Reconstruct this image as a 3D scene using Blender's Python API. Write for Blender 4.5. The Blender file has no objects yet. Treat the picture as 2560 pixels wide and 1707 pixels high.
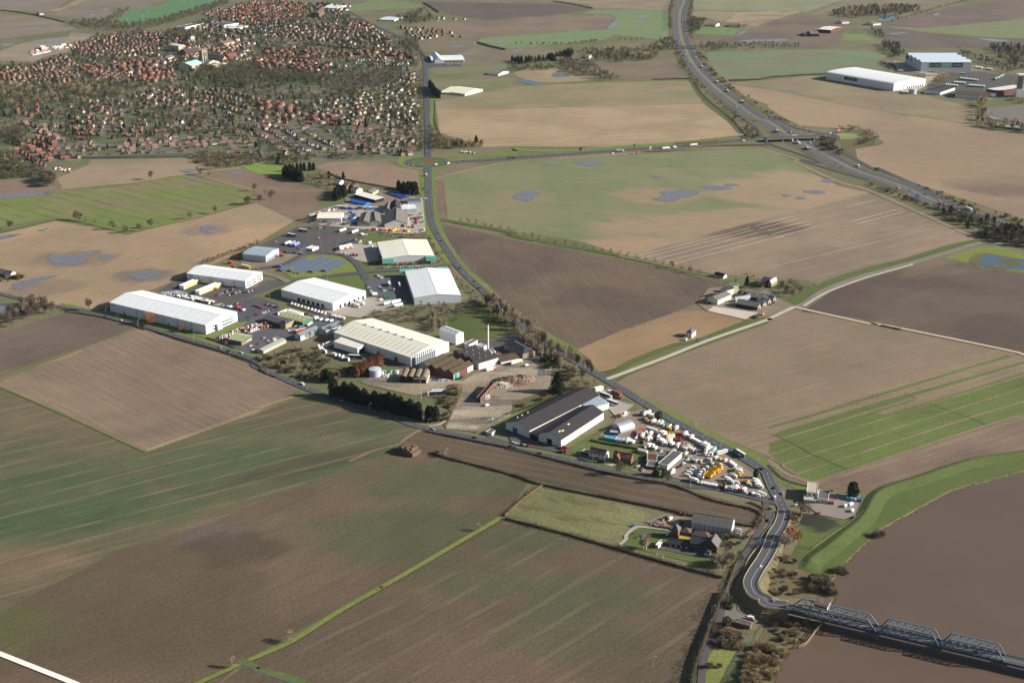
import bpy, bmesh, math, random
import numpy as np
from mathutils import Vector, Matrix
from mathutils.geometry import tessellate_polygon
SC = bpy.context.scene
COL = SC.collection
R = random.Random(7)
# camera, sky, sun, exposure
CAM_H, FPX, HORIZON, CX, CY = 500.0, 3300.0, -400.0, 1280.0, 853.5     # metres, photo pixels
PITCH = math.atan2(CY-HORIZON, FPX)
cd = bpy.data.cameras.new('camera'); cam = bpy.data.objects.new('camera', cd); COL.objects.link(cam)
cam.location = (0, 0, CAM_H); cam.rotation_euler = (math.pi/2-PITCH, 0, 0)
cd.sensor_width = 36; cd.lens = FPX/2560*36; cd.clip_start = 1; cd.clip_end = 40000
SC.camera = cam
SUN_EL, SUN_AZ = math.radians(24), math.radians(-3)      # sun off to the right; azimuth measured from +x towards +y
W = bpy.data.worlds.new('World'); SC.world = W; W.use_nodes = True
wn = W.node_tree; sky = wn.nodes.new('ShaderNodeTexSky'); sky.sky_type = 'NISHITA'; sky.sun_disc = False
sky.sun_elevation = SUN_EL; sky.sun_rotation = math.pi/2-SUN_AZ; sky.air_density = 1.0; sky.dust_density = 1.2
bg = wn.nodes['Background']; bg.inputs[1].default_value = 0.05
wn.links.new(sky.outputs[0], bg.inputs[0])
sl = bpy.data.lights.new('sun', 'SUN'); so = bpy.data.objects.new('sun', sl); COL.objects.link(so)
sl.energy = 5.0; sl.angle = math.radians(0.5); sl.color = (1.0, 0.95, 0.87)
so.rotation_euler = Vector((-math.cos(SUN_EL)*math.cos(SUN_AZ), -math.cos(SUN_EL)*math.sin(SUN_AZ), -math.sin(SUN_EL))).to_track_quat('-Z', 'Y').to_euler()
SC.view_settings.view_transform = 'Standard'; SC.view_settings.look = 'None'; SC.view_settings.gamma = 1
SC.view_settings.use_curve_mapping = False; SC.view_settings.exposure = 0.87
SC.cycles.max_bounces = 4; SC.cycles.diffuse_bounces = 2; SC.cycles.glossy_bounces = 2; SC.cycles.transmission_bounces = 2
SC.cycles.volume_bounces = 0
# survey: photo pixels -> ground metres (flat land)
CPI, SPI = math.cos(PITCH), math.sin(PITCH)
def G(sx, sy):
 u = (sx-CX)/FPX; v = (CY-sy)/FPX
 dz = -SPI+v*CPI; t = -CAM_H/dz
 return Vector((u*t, (CPI+v*SPI)*t))
TILE = {'n': (1560,1160,6.909),'o': (1860,1160,6.909),'p': (1560,1000,6.909),'q': (520,760,6.909),'r': (980,820,6.909),'s': (1700,660,6.909),'m': (420,80,10.67)}
ROW = {'a': 0, 'b': 400, 'c': 800, 'd': 1280}
def Z(t, x, y):
 if t == 'D': return G(x*1.08844, y*1.08844)
 if t in TILE: a = TILE[t]; return G(a[0]+x/a[2], a[1]+y/a[2])
 return G(int(t[1])*640+x/3.672, ROW[t[0]]+y/3.672)
def PT(s):
 out = []; t = None
 for w in s.split():
  if ',' in w:
   a, b = w.split(','); out.append(Z(t, float(a), float(b)))
  else: t = w
 return out
def P1(s): return PT(s)[0]
def pix(p, z=0.0):            # ground metres -> photo pixels (used only to rank things by size)
 d = Vector((p[0], p[1], z-CAM_H)); zc = d.y*CPI-d.z*SPI
 return CX+d.x/zc*FPX, CY-(d.y*SPI+d.z*CPI)/zc*FPX, zc
# helpers
def lin(c): c /= 255.0; return c/12.92 if c <= 0.04045 else ((c+0.055)/1.055)**2.4
def rgb(r, g, b, k=1.0): return (lin(r)*k, lin(g)*k, lin(b)*k, 1)
class N:
 def __init__(s, name):
  s.m = bpy.data.materials.new(name); s.m.use_nodes = True; s.t = s.m.node_tree
  s.b = s.t.nodes['Principled BSDF']; s.b.inputs['Specular IOR Level'].default_value = 0.2
 def n(s, k, **kw):
  x = s.t.nodes.new('ShaderNode'+k)
  for a, v in kw.items(): setattr(x, a, v)
  return x
 def put(s, sock, v):
  if hasattr(v, 'links') or isinstance(v, bpy.types.NodeSocket): s.t.links.new(v, sock)
  else: sock.default_value = v[:3] if sock.type == 'VECTOR' and len(v) == 4 else v
 def math(s, op, a, b=0.0, c=0.0, clamp=False):
  x = s.n('Math', operation=op, use_clamp=clamp)
  for i, v in enumerate((a, b, c)): s.put(x.inputs[i], v)
  return x.outputs[0]
 def mix(s, f, a, b, mode='MIX'):
  x = s.n('Mix', data_type='RGBA', blend_type=mode); s.put(x.inputs[0], f); s.put(x.inputs[6], a); s.put(x.inputs[7], b)
  return x.outputs[2]
 def noise(s, vec, scale, detail=3.0, rough=0.55, dist=0.0):
  x = s.n('TexNoise'); x.inputs['Scale'].default_value = scale; x.inputs['Detail'].default_value = detail
  x.inputs['Roughness'].default_value = rough; x.inputs['Distortion'].default_value = dist
  if vec is not None: s.t.links.new(vec, x.inputs['Vector'])
  return x.outputs[0]
 def step(s, v, a, b):
  x = s.n('MapRange', interpolation_type='SMOOTHSTEP'); s.put(x.inputs[0], v)
  x.inputs[1].default_value = a; x.inputs[2].default_value = b
  return x.outputs[0]
 def pos(s): return s.n('NewGeometry').outputs['Position']
 def scaled(s, vec, sx, sy, sz=1.0, rz=0.0):
  x = s.n('Mapping'); s.t.links.new(vec, x.inputs[0]); x.inputs['Rotation'].default_value = (0, 0, rz)
  y = s.n('VectorMath', operation='MULTIPLY'); s.t.links.new(x.outputs[0], y.inputs[0]); y.inputs[1].default_value = (sx, sy, sz)
  return y.outputs[0]
 def gain(s, col, f):
  x = s.n('VectorMath', operation='SCALE'); s.put(x.inputs[0], col); s.put(x.inputs[3], f); return x.outputs[0]
 def out(s, col, rough=0.9, bump=None, bstr=0.3, bdist=0.2):
  s.put(s.b.inputs['Base Color'], col); s.put(s.b.inputs['Roughness'], rough)
  if bump is not None:
   x = s.n('Bump'); x.inputs['Strength'].default_value = bstr; x.inputs['Distance'].default_value = bdist
   s.t.links.new(bump, x.inputs['Height']); s.t.links.new(x.outputs[0], s.b.inputs['Normal'])
  return s.m
_mc = {}
def paint(name, c, rough=0.6, var=0.12, scale=0.35, metal=0.0, spec=0.3, streak=0.0):
 key = (name, tuple(c[:3]), rough, var)
 if key in _mc: return _mc[key]
 n = N(name); p = n.n('TexCoord').outputs['Object']
 a = n.noise(p, scale, 4); b = n.noise(n.scaled(p, 1, 1, 0.12), scale*3.1, 3)
 f = n.math('ADD', n.math('MULTIPLY_ADD', a, var*1.6, 1-var*0.8), n.math('MULTIPLY_ADD', b, var, -var*0.5))
 m = n.out(n.gain(c, f), rough); n.b.inputs['Metallic'].default_value = metal; n.b.inputs['Specular IOR Level'].default_value = spec
 _mc[key] = m; return m
def fieldmat(name, c1, c2, d=None, patch=None, pth=0.58, psc=0.02, streak=0.22, fine=0.35, tram=None, big=0.008, bump=0.25,
             patch2=None, p2th=0.62, furrow=0.0, pst=3.0, spots=(), soft=0.13):
 n = N(name); p = n.pos()
 rz = 0.0 if d is None else -math.atan2((d[1]-d[0]).y, (d[1]-d[0]).x)
 col = n.mix(n.step(n.noise(p, big, 3, 0.5, 0.4), 0.36, 0.64), c1, c2)
 if patch:
  q = n.noise(n.scaled(p, 1/pst, 1, 1, rz), psc, 4, 0.6, 0.3)
  col = n.mix(n.math('MULTIPLY', n.step(q, pth, pth+soft), 0.85), col, patch)
 if patch2:
  q = n.noise(n.scaled(p, 0.7, 1, 1, rz), psc*0.53, 3, 0.6, 0.6)
  col = n.mix(n.math('MULTIPLY', n.step(q, p2th, p2th+0.1), 0.8), col, patch2)
 for c, s1, s2, ang, sc, st in spots:          # wet hollows, silted corners, green flushes: soft-edged stains in the soil itself
  v = n.n('VectorMath', operation='SUBTRACT'); n.t.links.new(p, v.inputs[0]); v.inputs[1].default_value = (c.x, c.y, 0)
  l = n.n('VectorMath', operation='LENGTH'); n.t.links.new(n.scaled(v.outputs[0], 1/s1, 1/s2, 0, -ang), l.inputs[0])
  e = n.math('ADD', l.outputs['Value'], n.math('MULTIPLY_ADD', n.noise(n.scaled(p, 0.35, 1, 1, rz), 2.2/s2, 4, 0.6), 1.1, -0.55))
  col = n.mix(n.math('MULTIPLY', n.step(e, 1.0, 0.5), st), col, sc)
 streak *= 1.35; fine *= 1.25
 f = n.math('MULTIPLY_ADD', n.noise(n.scaled(p, 0.012, 0.33, 0.3, rz), 1.0, 4, 0.65), streak*2, 1-streak)
 f = n.math('MULTIPLY', f, n.math('MULTIPLY_ADD', n.noise(p, 0.45, 2, 0.7), fine*2, 1-fine))
 f = n.math('MULTIPLY', f, n.math('MULTIPLY_ADD', n.noise(p, 0.045, 3, 0.6), 0.3, 0.85))
 if furrow:
  sx = n.n('SeparateXYZ'); n.t.links.new(n.scaled(p, 1, 1, 1, rz), sx.inputs[0])
  w = n.math('SINE', n.math('MULTIPLY_ADD', n.noise(p, 0.05, 2), 3.0, n.math('MULTIPLY', sx.outputs[1], 2*math.pi/3.4)))
  f = n.math('MULTIPLY', f, n.math('MULTIPLY_ADD', w, furrow, 1.0))
 col = n.gain(col, f)
 if tram:
  per, wid, tc, ts = tram
  sx = n.n('SeparateXYZ'); n.t.links.new(n.scaled(p, 1, 1, 1, rz), sx.inputs[0])
  wob = n.math('MULTIPLY_ADD', n.noise(p, 0.006, 1), 14.0, -7.0)
  fr = n.math('FRACT', n.math('MULTIPLY', n.math('ADD', sx.outputs[1], wob), 1/per))
  l = n.math('LESS_THAN', n.math('ABSOLUTE', n.math('SUBTRACT', n.math('ABSOLUTE', n.math('SUBTRACT', fr, 0.5)), 1.0/per)), wid*0.5/per)
  l = n.math('MULTIPLY', l, n.math('MULTIPLY', n.step(n.noise(p, 0.02, 3), 0.35, 0.6), ts) if ts < 1 else 0.85)
  col = n.mix(l, col, tc)
 t = n.n('VectorMath', operation='MULTIPLY'); n.put(t.inputs[0], col); t.inputs[1].default_value = (0.97, 0.985, 0.945); col = t.outputs[0]
 return n.out(col, 0.95, n.noise(n.scaled(p, 0.2, 1, 1, rz), 0.8, 3) if bump else None, bump, 0.5)
def link(o, parent=None):
 COL.objects.link(o)
 if parent is not None: o.parent = parent
 return o
def mesh(name, v, f, m=None, smooth=False):
 me = bpy.data.meshes.new(name); me.from_pydata([tuple(x) for x in v], [], f)
 if m is not None:
  for k in (m if isinstance(m, (list, tuple)) else [m]): me.materials.append(k)
 if smooth: me.polygons.foreach_set('use_smooth', [True]*len(me.polygons))
 return me
def bulk(name, V, F, m, mi=None):
 me = bpy.data.meshes.new(name); V = np.asarray(V, np.float32); F = np.asarray(F, np.int32)
 me.vertices.add(len(V)); me.vertices.foreach_set('co', V.ravel())
 k = F.shape[1]; me.loops.add(F.size); me.polygons.add(len(F))
 me.loops.foreach_set('vertex_index', F.ravel()); me.polygons.foreach_set('loop_start', np.arange(0, F.size, k, dtype=np.int32))
 me.polygons.foreach_set('loop_total', np.full(len(F), k, np.int32))
 for x in (m if isinstance(m, (list, tuple)) else [m]): me.materials.append(x)
 if mi is not None: me.polygons.foreach_set('material_index', np.asarray(mi, np.int32))
 me.update(); me.validate(); return me
class MB:
 def __init__(s): s.v = []; s.f = []
 def add(s, v, f):
  k = len(s.v); s.v += [tuple(x) for x in v]; s.f += [tuple(i+k for i in q) for q in f]; return s
 def box(s, x0, x1, y0, y1, z0, z1, taper=0.0):
  t = taper
  return s.add([(x0,y0,z0),(x1,y0,z0),(x1,y1,z0),(x0,y1,z0),(x0+t,y0+t,z1),(x1-t,y0+t,z1),(x1-t,y1-t,z1),(x0+t,y1-t,z1)],
                     [(3,2,1,0),(4,5,6,7),(0,1,5,4),(1,2,6,5),(2,3,7,6),(3,0,4,7)])
 def bar(s, a, b, w, h=None):
  a, b = Vector(a), Vector(b); d = (b-a).normalized(); h = h or w
  up = Vector((0,0,1)) if abs(d.z) < 0.95 else Vector((0,1,0)); x = d.cross(up).normalized()*w/2; y = x.cross(d).normalized()*h/2
  return s.add([a-x-y,a+x-y,a+x+y,a-x+y,b-x-y,b+x-y,b+x+y,b-x+y], [(0,1,2,3),(7,6,5,4),(0,4,5,1),(1,5,6,2),(2,6,7,3),(3,7,4,0)])
 def tube(s, a, b, r0, r1=None, n=6, cap=True):
  a, b = Vector(a), Vector(b); r1 = r0 if r1 is None else r1; d = (b-a).normalized()
  up = Vector((0,0,1)) if abs(d.z) < 0.95 else Vector((0,1,0)); x = d.cross(up).normalized(); y = x.cross(d)
  v = [a+(x*math.cos(i*2*math.pi/n)+y*math.sin(i*2*math.pi/n))*r0 for i in range(n)]+[b+(x*math.cos(i*2*math.pi/n)+y*math.sin(i*2*math.pi/n))*r1 for i in range(n)]
  f = [(i, i+n, (i+1)%n+n, (i+1)%n) for i in range(n)]
  if cap: f += [tuple(range(n)), tuple(range(2*n-1, n-1, -1))]
  return s.add(v, f)
 def me(s, name, m, smooth=False): return mesh(name, s.v, s.f, m, smooth)
def part(name, me, parent, loc=None, rz=0.0):
 o = bpy.data.objects.new(name, me); link(o, parent)
 if loc is not None: o.location = loc
 if rz: o.rotation_euler.z = rz
 return o
def PM(name, mb, m, parent): return part(name, mb.me(name, m), parent)
def tag(o, label, cat, group=None):
 o['label'] = label; o['category'] = cat
 if group: o['group'] = group
 return o
def thing(name, label, cat, p=(0,0), rz=0.0, group=None, z=0.0):
 o = bpy.data.objects.new(name, None); o.empty_display_size = 1; link(o)
 o.location = (p[0], p[1], z); o.rotation_euler = (0, 0, rz)
 return tag(o, label, cat, group)
def kindof(o, k): o['kind'] = k; return o
LV = {'field': 0.04, 'over': 0.14, 'water': 0.30, 'yard': 0.38, 'road': 0.52, 'island': 0.66, 'mark': 0.68}
LI = {'field': 0.0012, 'over': 0.0016, 'water': 0.0009, 'yard': 0.003, 'road': 0.004, 'island': 0.001, 'mark': 0.001}
TOP = 0.62
_lc = {}
def zlev(l):
 _lc[l] = _lc.get(l, 0)+1; return LV[l]+LI[l]*_lc[l]
def smooth(pts, n=6, closed=False):
 P = [Vector(p) for p in pts]; L = len(P); out = []
 for i in range(L if closed else L-1):
  a, b, c, d = (P[(i-1)%L], P[i], P[(i+1)%L], P[(i+2)%L]) if closed else (P[max(i-1,0)], P[i], P[i+1], P[min(i+2,L-1)])
  for k in range(n):
   t = k/n; out.append(0.5*((2*b)+(c-a)*t+(2*a-5*b+4*c-d)*t*t+(3*b-a-3*c+d)*t**3))
 if not closed: out.append(P[-1])
 return out
def sheet(name, pts, m, lvl='field', rnd=False, label=None, edge=0.0):
 p = [Vector(q[:2]) for q in pts]
 if rnd: p = smooth(p, 5, True)
 if edge:                                    # ragged outline: subdivide and shift
  q = []
  for i in range(len(p)):
   a, b = p[i], p[(i+1)%len(p)]; L = (b-a).length; k = max(1, min(40, int(L/(edge*4))))
   nrm = Vector((-(b-a).y, (b-a).x)).normalized() if L > 0 else Vector((0,0))
   for j in range(k): q.append(a.lerp(b, j/k)+nrm*R.uniform(-edge, edge)*(1 if j else 0.3))
  p = q
 z = zlev(lvl); v = [(q.x, q.y, z) for q in p]
 tri = tessellate_polygon([[Vector(q) for q in v]])
 up = [];
 for a, b, c in tri:
  n = (p[b]-p[a]).cross(p[c]-p[a]); up.append((a, b, c) if n > 0 else (a, c, b))
 o = bpy.data.objects.new(name, mesh(name, v, up, m)); link(o); kindof(o, 'structure')
 if label: o['label'] = label
 return o
def ribbon_vf(c, w, z, off=0.0):
 c = [Vector(q[:2]) for q in c]; v = []; f = []
 for i, p in enumerate(c):
  d = (c[min(i+1, len(c)-1)]-c[max(i-1, 0)]).normalized(); nr = Vector((-d.y, d.x)); ww = w[i] if isinstance(w, (list, tuple)) else w
  for s in (-0.5, 0.5): q = p+nr*(ww*s+off); v.append((q.x, q.y, z if not isinstance(z, list) else z[i]))
  if i: k = 2*i; f.append((k-2, k, k+1, k-1)[::-1])
 return v, f
def ribbon(name, pts, w, m, lvl='road', off=0.0, sm=6, z=None, label=None):
 c = smooth(pts, sm) if sm else pts
 v, f = ribbon_vf(c, w, zlev(lvl) if z is None else z, off)
 o = bpy.data.objects.new(name, mesh(name, v, f, m)); link(o); kindof(o, 'structure')
 if label: o['label'] = label
 return o
def along(pts, step, jit=0.0):
 pts = [Vector(p[:2]) for p in pts]; out = []; d = step*0.5
 for a, b in zip(pts, pts[1:]):
  L = (b-a).length; ang = math.atan2((b-a).y, (b-a).x)
  while d < L:
   q = a.lerp(b, d/L); out.append((q+Vector((R.uniform(-jit, jit), R.uniform(-jit, jit))), ang)); d += step
  d -= L
 return out
def inside(p, poly):
 x, y = p[0], p[1]; c = False; j = len(poly)-1
 for i in range(len(poly)):
  xi, yi = poly[i][0], poly[i][1]; xj, yj = poly[j][0], poly[j][1]
  if (yi > y) != (yj > y) and x < (xj-xi)*(y-yi)/(yj-yi)+xi: c = not c
  j = i
 return c
# the land: base sheet, fields, banks, water
soil_hi, soil_lo = rgb(136,116,98), rgb(110,94,80)
base_m = fieldmat('rough_land', rgb(112,104,82), rgb(96,98,66), None, patch=rgb(120,104,88), pth=0.55, psc=0.01)
gz = 0.0
kindof(link(bpy.data.objects.new('ground',mesh('ground',[(-16000,-2000,gz),(16000,-2000,gz),(16000,24000,gz),(-16000,24000,gz)],[(0,1,2,3)],base_m))),'structure')
def fld(name, s, m, **k): return sheet(name, PT(s), m, 'field', **k)
def dd(s): a = PT(s); return (a[0], a[1])
def spot(s, w, h, c, st=.8, a=0.0): return (P1(s), w, h, a, c, st)
brown, dark, sand = rgb(124,106,90), rgb(92,78,68), rgb(152,128,104)
fld('crop_field',"D -300,860 c0 0,620 1335,1212 c1 0,865 390,715 760,790 1420,985 1530,1010 1290,1150 D 905,1045 710,1105 500,1195 400,1225 275,1262 150,1328 0,1405 -300,1540",
 fieldmat('striped_winter_crop',rgb(106,92,74),rgb(94,86,66),dd("d0 0,330 1500,-60"),patch=rgb(70,86,56),pth=0.4,psc=0.012,pst=2.5,soft=.3,streak=0.42,spots=(spot("d0 100,-100",160,70,rgb(66,82,54),.7),spot("c0 1700,1350",190,60,rgb(68,84,56),.6),spot("c1 700,900",120,50,rgb(78,76,58),.5),spot("c1 500,1330",90,22,rgb(72,62,52),.6,.5)),
             tram=(24,1.2,rgb(132,112,90),0.6), patch2=rgb(120,100,82), p2th=0.6))
fld('crop_field',"c1 1290,1150 D 905,1045 710,1105 500,1195 400,1225 275,1262 150,1328 0,1405 -300,1540 -300,1900 350,1760 480,1590 555,1522 880,1342 1145,1195 1160,1185 1215,1105 c1 2350,1445 1700,1270 1500,1205",
 fieldmat('thin_winter_crop', rgb(102,86,70), rgb(90,76,62), dd("d0 650,1190 2350,420"), patch=rgb(82,88,62), pth=0.6, psc=0.018, streak=0.2,
             tram=(24,0.9,rgb(84,70,60),0.75),patch2=rgb(84,88,62),p2th=0.6,soft=.25,fine=0.45,spots=(spot("d0 1760,40",34,22,rgb(96,94,96),.55),spot("d0 1960,200",40,28,rgb(88,84,84),.5),spot("d0 2180,340",50,34,rgb(72,62,54),.65),spot("d0 2110,640",40,26,rgb(84,72,60),.5),spot("d1 1500,200",120,60,rgb(72,82,56),.6),spot("d0 100,1100",60,40,rgb(82,90,48),.5),spot("c1 1700,1480",90,50,rgb(70,82,54),.6),spot("d0 1500,1100",120,70,rgb(84,72,60),.5))))
fld('crop_field', "D 1160,1196 1440,1272 1660,1332 1640,1400 1590,1500 1555,1568 1500,1700 350,1760 480,1590 562,1527 880,1347 1140,1200",
 fieldmat('sparse_crop', rgb(100,84,70), rgb(88,76,62), dd("d2 230,1560 1400,820"), patch=rgb(86,90,62), pth=0.64, psc=0.02, streak=0.2,
             tram=(24,1.0,rgb(124,106,88),0.6),fine=0.45,soft=.3,spots=(spot("d2 700,760",60,40,rgb(76,82,58),.6),spot("d2 500,1100",70,40,rgb(78,82,58),.5),spot("d1 2100,600",60,40,rgb(80,84,58),.5),spot("d2 100,250",50,30,rgb(70,80,54),.6))))
fld('stubble_field', "D -300,880 c0 0,570 330,430 870,215 1290,80 1500,110 2350,440 c1 30,440 380,640 300,690 0,855 c0 1335,1203 0,605",
 fieldmat('drilled_soil',rgb(130,110,94),rgb(116,99,86),dd("c0 800,360 1900,900"),streak=0.3,patch=rgb(106,94,84),pth=0.62,tram=(9,0.7,rgb(96,82,72),0.6)))
fld('ploughed_field', "b0 -700,1700 -300,1620 100,1555 600,1405 960,1465 1330,1560 c0 1230,70 870,205 300,380 0,480 -300,560 -700,700",
 fieldmat('dark_soil', rgb(106,92,82), rgb(94,80,74), dd("b0 0,1567 600,1405"), streak=0.25))
fld('ploughed_field',"c1 1530,1010 1700,1050 2350,1175 c2 500,1300 900,1405 1500,1520 D 1745,1170 1740,1208 1500,1163 1230,1103 1000,1042 905,1045 c1 1290,1150",
 fieldmat('dark_drilled', rgb(92,78,64), rgb(82,70,58), dd("c2 0,1290 900,1470"), streak=0.3, tram=(12,0.8,rgb(120,104,88),0.5)))
fld('paddock', "D 1160,1182 1250,1114 1400,1150 1500,1180 1460,1215 1420,1252 1300,1218",
 fieldmat('rough_grass',rgb(122,118,84),rgb(106,104,70),dd("D 1180,1180 1420,1240"),streak=0.3,patch=rgb(92,86,60),pth=0.5,psc=0.08,fine=0.6,patch2=rgb(118,102,80),p2th=.55))
fld('bare_field', "c2 920,565 1200,425 1700,245 2350,35 b3 0,1480 230,1370 500,1420 c3 780,-5 1300,112 2200,290 1100,590 0,890 c2 1900,1065 1560,885 1200,695",
 fieldmat('pale_soil',rgb(128,110,94),rgb(118,104,86),dd("c3 0,360 1200,50"),streak=0.16,tram=(28,1.0,rgb(142,122,104),0.55),patch=rgb(112,106,82),pth=0.58))
fld('strip_crop_field', "c2 1900,1055 c3 0,885 1100,585 2200,285 2350,335 2700,480 2700,760 2350,868 400,1492 250,1412 0,1245 c2 2130,1155",
 fieldmat('strip_soil', rgb(132,114,96), rgb(120,104,88), dd("c3 0,1110 2350,440"), streak=0.3, tram=(9,0.8,rgb(150,130,110),.6)))
fld('bare_field', "c3 395,1490 2350,862 2700,750 2700,1150 2350,1208 1900,1272 1500,1400 1000,1575 700,1560",
 fieldmat('bank_soil', rgb(124,104,90), rgb(108,90,80), dd("c3 410,1490 2350,860"), streak=0.35, tram=(40,1.2,rgb(150,130,112),0.5)))
fld('ploughed_field', "b3 300,1395 420,1320 600,1195 900,1090 1600,905 1960,985 2350,1045 2700,1100 c3 2700,430 2350,305 1300,88 950,15 780,-25",
 fieldmat('east_dark_soil', rgb(98,84,75), rgb(84,72,66), dd("b3 400,1380 1900,1000"), streak=0.22, big=0.006, patch=rgb(116,100,84), pth=0.56, psc=0.006))
fld('drilled_field',"b2 1090,885 1400,785 2350,530 b3 440,425 900,298 1250,448 1900,730 1500,835 900,1015 520,1165 430,1150 370,1100 b2 2350,1095 1800,1035 1450,965",
 fieldmat('ridged_soil',rgb(136,118,100),rgb(122,106,92),dd("b2 1100,880 2350,600"),streak=0.22,tram=(30,1.0,rgb(160,142,122),0.5),patch=rgb(98,84,76),pth=0.68,psc=0.01,spots=(spot("b3 -120,640",95,45,rgb(94,80,70),.9,.2),)))
fld('crop_field',"b1 1640,180 2060,78 2350,25 b2 700,-25 a2 1500,1395 2150,1365 2350,1375 b3 240,20 440,140 650,240 920,300 440,430 b2 2350,535 1400,790 1090,890 980,862 640,748 0,652 b1 2350,642 2080,600 1700,545 1660,538 1640,300",
 fieldmat('green_crop',rgb(118,118,90),rgb(108,114,82),dd("b2 1000,290 2300,480"),streak=0.12,patch=rgb(142,120,98),pth=0.62,psc=0.006,fine=0.2,tram=(60,1.2,rgb(128,126,94),0.5),patch2=rgb(126,122,92),p2th=0.55,spots=(spot("b3 250,290",150,150,rgb(150,128,106),.95),spot("b3 -100,300",90,70,rgb(140,122,100),.7),spot("b2 1900,560",260,70,rgb(146,124,104),.9,.25),spot("b2 1000,800",200,60,rgb(150,126,104),.95,.2),spot("b2 1350,330",90,60,rgb(142,120,98),.8),spot("b2 110,340",60,70,rgb(134,118,94),.6),spot("b1 2100,450",160,120,rgb(126,116,92),.6),spot("b2 500,0",220,60,rgb(102,114,82),.5))))
fld('ploughed_field',"b1 1700,590 2080,665 b2 0,735 900,893 1350,985 1880,1115 1990,1165 1700,1310 1500,1400 1000,1560 c2 640,268 550,243 280,105 180,25 b1 2200,1240 2100,1170 1900,960 1750,700",
 fieldmat('furrowed_soil', rgb(104,88,76), rgb(90,77,68), dd("b2 500,900 900,1300"), streak=0.3, furrow=0.13, patch=rgb(84,70,64), pth=0.64))
fld('sandy_field', "c2 600,270 1060,75 b2 1100,1545 1500,1395 1800,1380 2110,1465 c2 2120,22 1800,142 1550,232 1100,382 890,512 790,480",
 fieldmat('sandy_soil', rgb(144,118,92), rgb(132,108,84), dd("c2 800,400 1900,50"), streak=0.15))
fld('stubble_field', "a1 1640,935 2060,855 2350,800 a2 0,790 1000,752 1640,745 1690,860 1760,955 0,1010 a1 1660,1010",
 fieldmat('grey_stubble', rgb(136,122,98), rgb(124,114,90), dd("a2 0,1000 1650,960"), streak=0.15, tram=(26,1.0,rgb(116,104,84),0.4)))
fld('stubble_field', "a1 1655,1010 a2 0,1005 1755,955 2050,1170 2120,1240 1500,1305 1000,1350 0,1345 a1 2080,1350 1690,1220",
 fieldmat('pale_stubble', rgb(160,138,112), rgb(146,126,102), dd("a2 0,1130 1700,1060"), streak=0.12, tram=(30,2.0,rgb(120,104,86),0.7)))
fld('bare_field',"a2 2000,772 2350,822 a3 0,818 800,982 1900,1152 1960,1190 2350,1240 2700,1300 b3 2700,620 2350,545 2000,425 1250,185 1000,85 a3 1000,1565 820,1455 800,1370 1070,1310 900,1195 600,1175 300,1155 150,1085 0,985 a2 2350,960 2150,890",
 fieldmat('tan_soil',rgb(148,126,104),rgb(130,110,94),dd("a3 0,820 1900,1150"),streak=0.14,big=0.003,patch=rgb(112,94,82),pth=0.66,psc=0.004,spots=(spot("b3 2250,230",110,100,rgb(108,92,82),.85),spot("b3 1700,100",240,120,rgb(140,118,98),.6),spot("a3 1700,1350",240,160,rgb(136,116,98),.6))))
fld('bare_field', "a3 0,735 390,700 600,722 1150,842 1450,882 1900,992 1905,1145 800,978 0,812 a2 2020,768 2200,742",
 fieldmat('grey_soil', rgb(134,122,98), rgb(126,110,90), dd("a3 0,820 1900,1150"), streak=0.14, patch=rgb(110,114,82), pth=0.57, psc=0.006))
fld('crop_field', "a2 1800,480 2350,465 a3 0,455 900,460 1100,520 1000,565 1140,650 540,692 300,692 0,712 a2 2000,742 1930,720 1780,560",
 fieldmat('patchy_green', rgb(114,108,86), rgb(108,120,90), dd("a3 0,560 900,600"), streak=0.2, patch=rgb(96,116,86), pth=0.5, psc=0.008))
fld('bare_field',"a2 720,580 1480,540 1560,650 1575,705 1280,735 1020,745 800,650",fieldmat('brown_a',rgb(118,102,88),rgb(108,94,82),dd("a2 800,600 1500,600")))
fld('pasture', "a2 0,330 880,270 960,165 900,125 640,130 740,95 1450,90 1430,350 1340,362 950,322 830,372 200,430 0,442 a1 2350,445 2000,400 2080,350",
 fieldmat('pasture', rgb(104,122,88), rgb(112,122,84), dd("a2 0,330 1400,200"), streak=0.1, patch=rgb(124,120,88), pth=0.6, psc=0.01))
fld('bare_field',"a2 0,175 400,143 850,140 945,170 860,262 0,325 a1 2350,330 1960,360 1500,262 1450,232 2350,175",fieldmat('brown_b',rgb(122,106,90),rgb(110,96,86),dd("a2 0,300 800,200"),streak=0.12))
fld('ploughed_field',"a1 1560,20 2350,30 a2 0,28 450,40 740,80 480,130 0,170 a1 2350,172 2100,187 1800,140 1640,90",fieldmat('dark_b',rgb(96,84,80),rgb(88,78,74),dd("a2 0,100 600,90"),streak=0.12))
fld('stubble_field', "a2 250,-60 1490,-60 1430,92 760,82 700,42 450,10", fieldmat('tan_b', rgb(136,120,102), rgb(126,110,94), dd("a2 700,60 1400,20")))
fld('bare_field', "a1 1600,-60 2350,-60 a2 400,-60 250,10 0,25 a1 2350,25 1600,15", fieldmat('tan_c', rgb(116,106,92), rgb(104,98,82)))
fld('bare_field',"a1 1540,390 1950,370 2060,390 2080,440 2350,470 a2 380,430 400,500 0,530 a1 2350,560 1950,555 1800,490",fieldmat('brown_c',rgb(118,106,90),rgb(108,98,84),dd("a1 1600,420 2300,520")))
fld('pasture', "a1 1620,640 2200,600 2350,580 2350,620 2100,660 1640,690", fieldmat('pasture_b', rgb(104,112,78), rgb(110,112,80)))
fld('pasture', "a1 1620,715 2000,730 2350,720 2350,800 2060,845 1640,930", fieldmat('pasture_c', rgb(116,112,84), rgb(106,108,76), fine=0.4))
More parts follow.
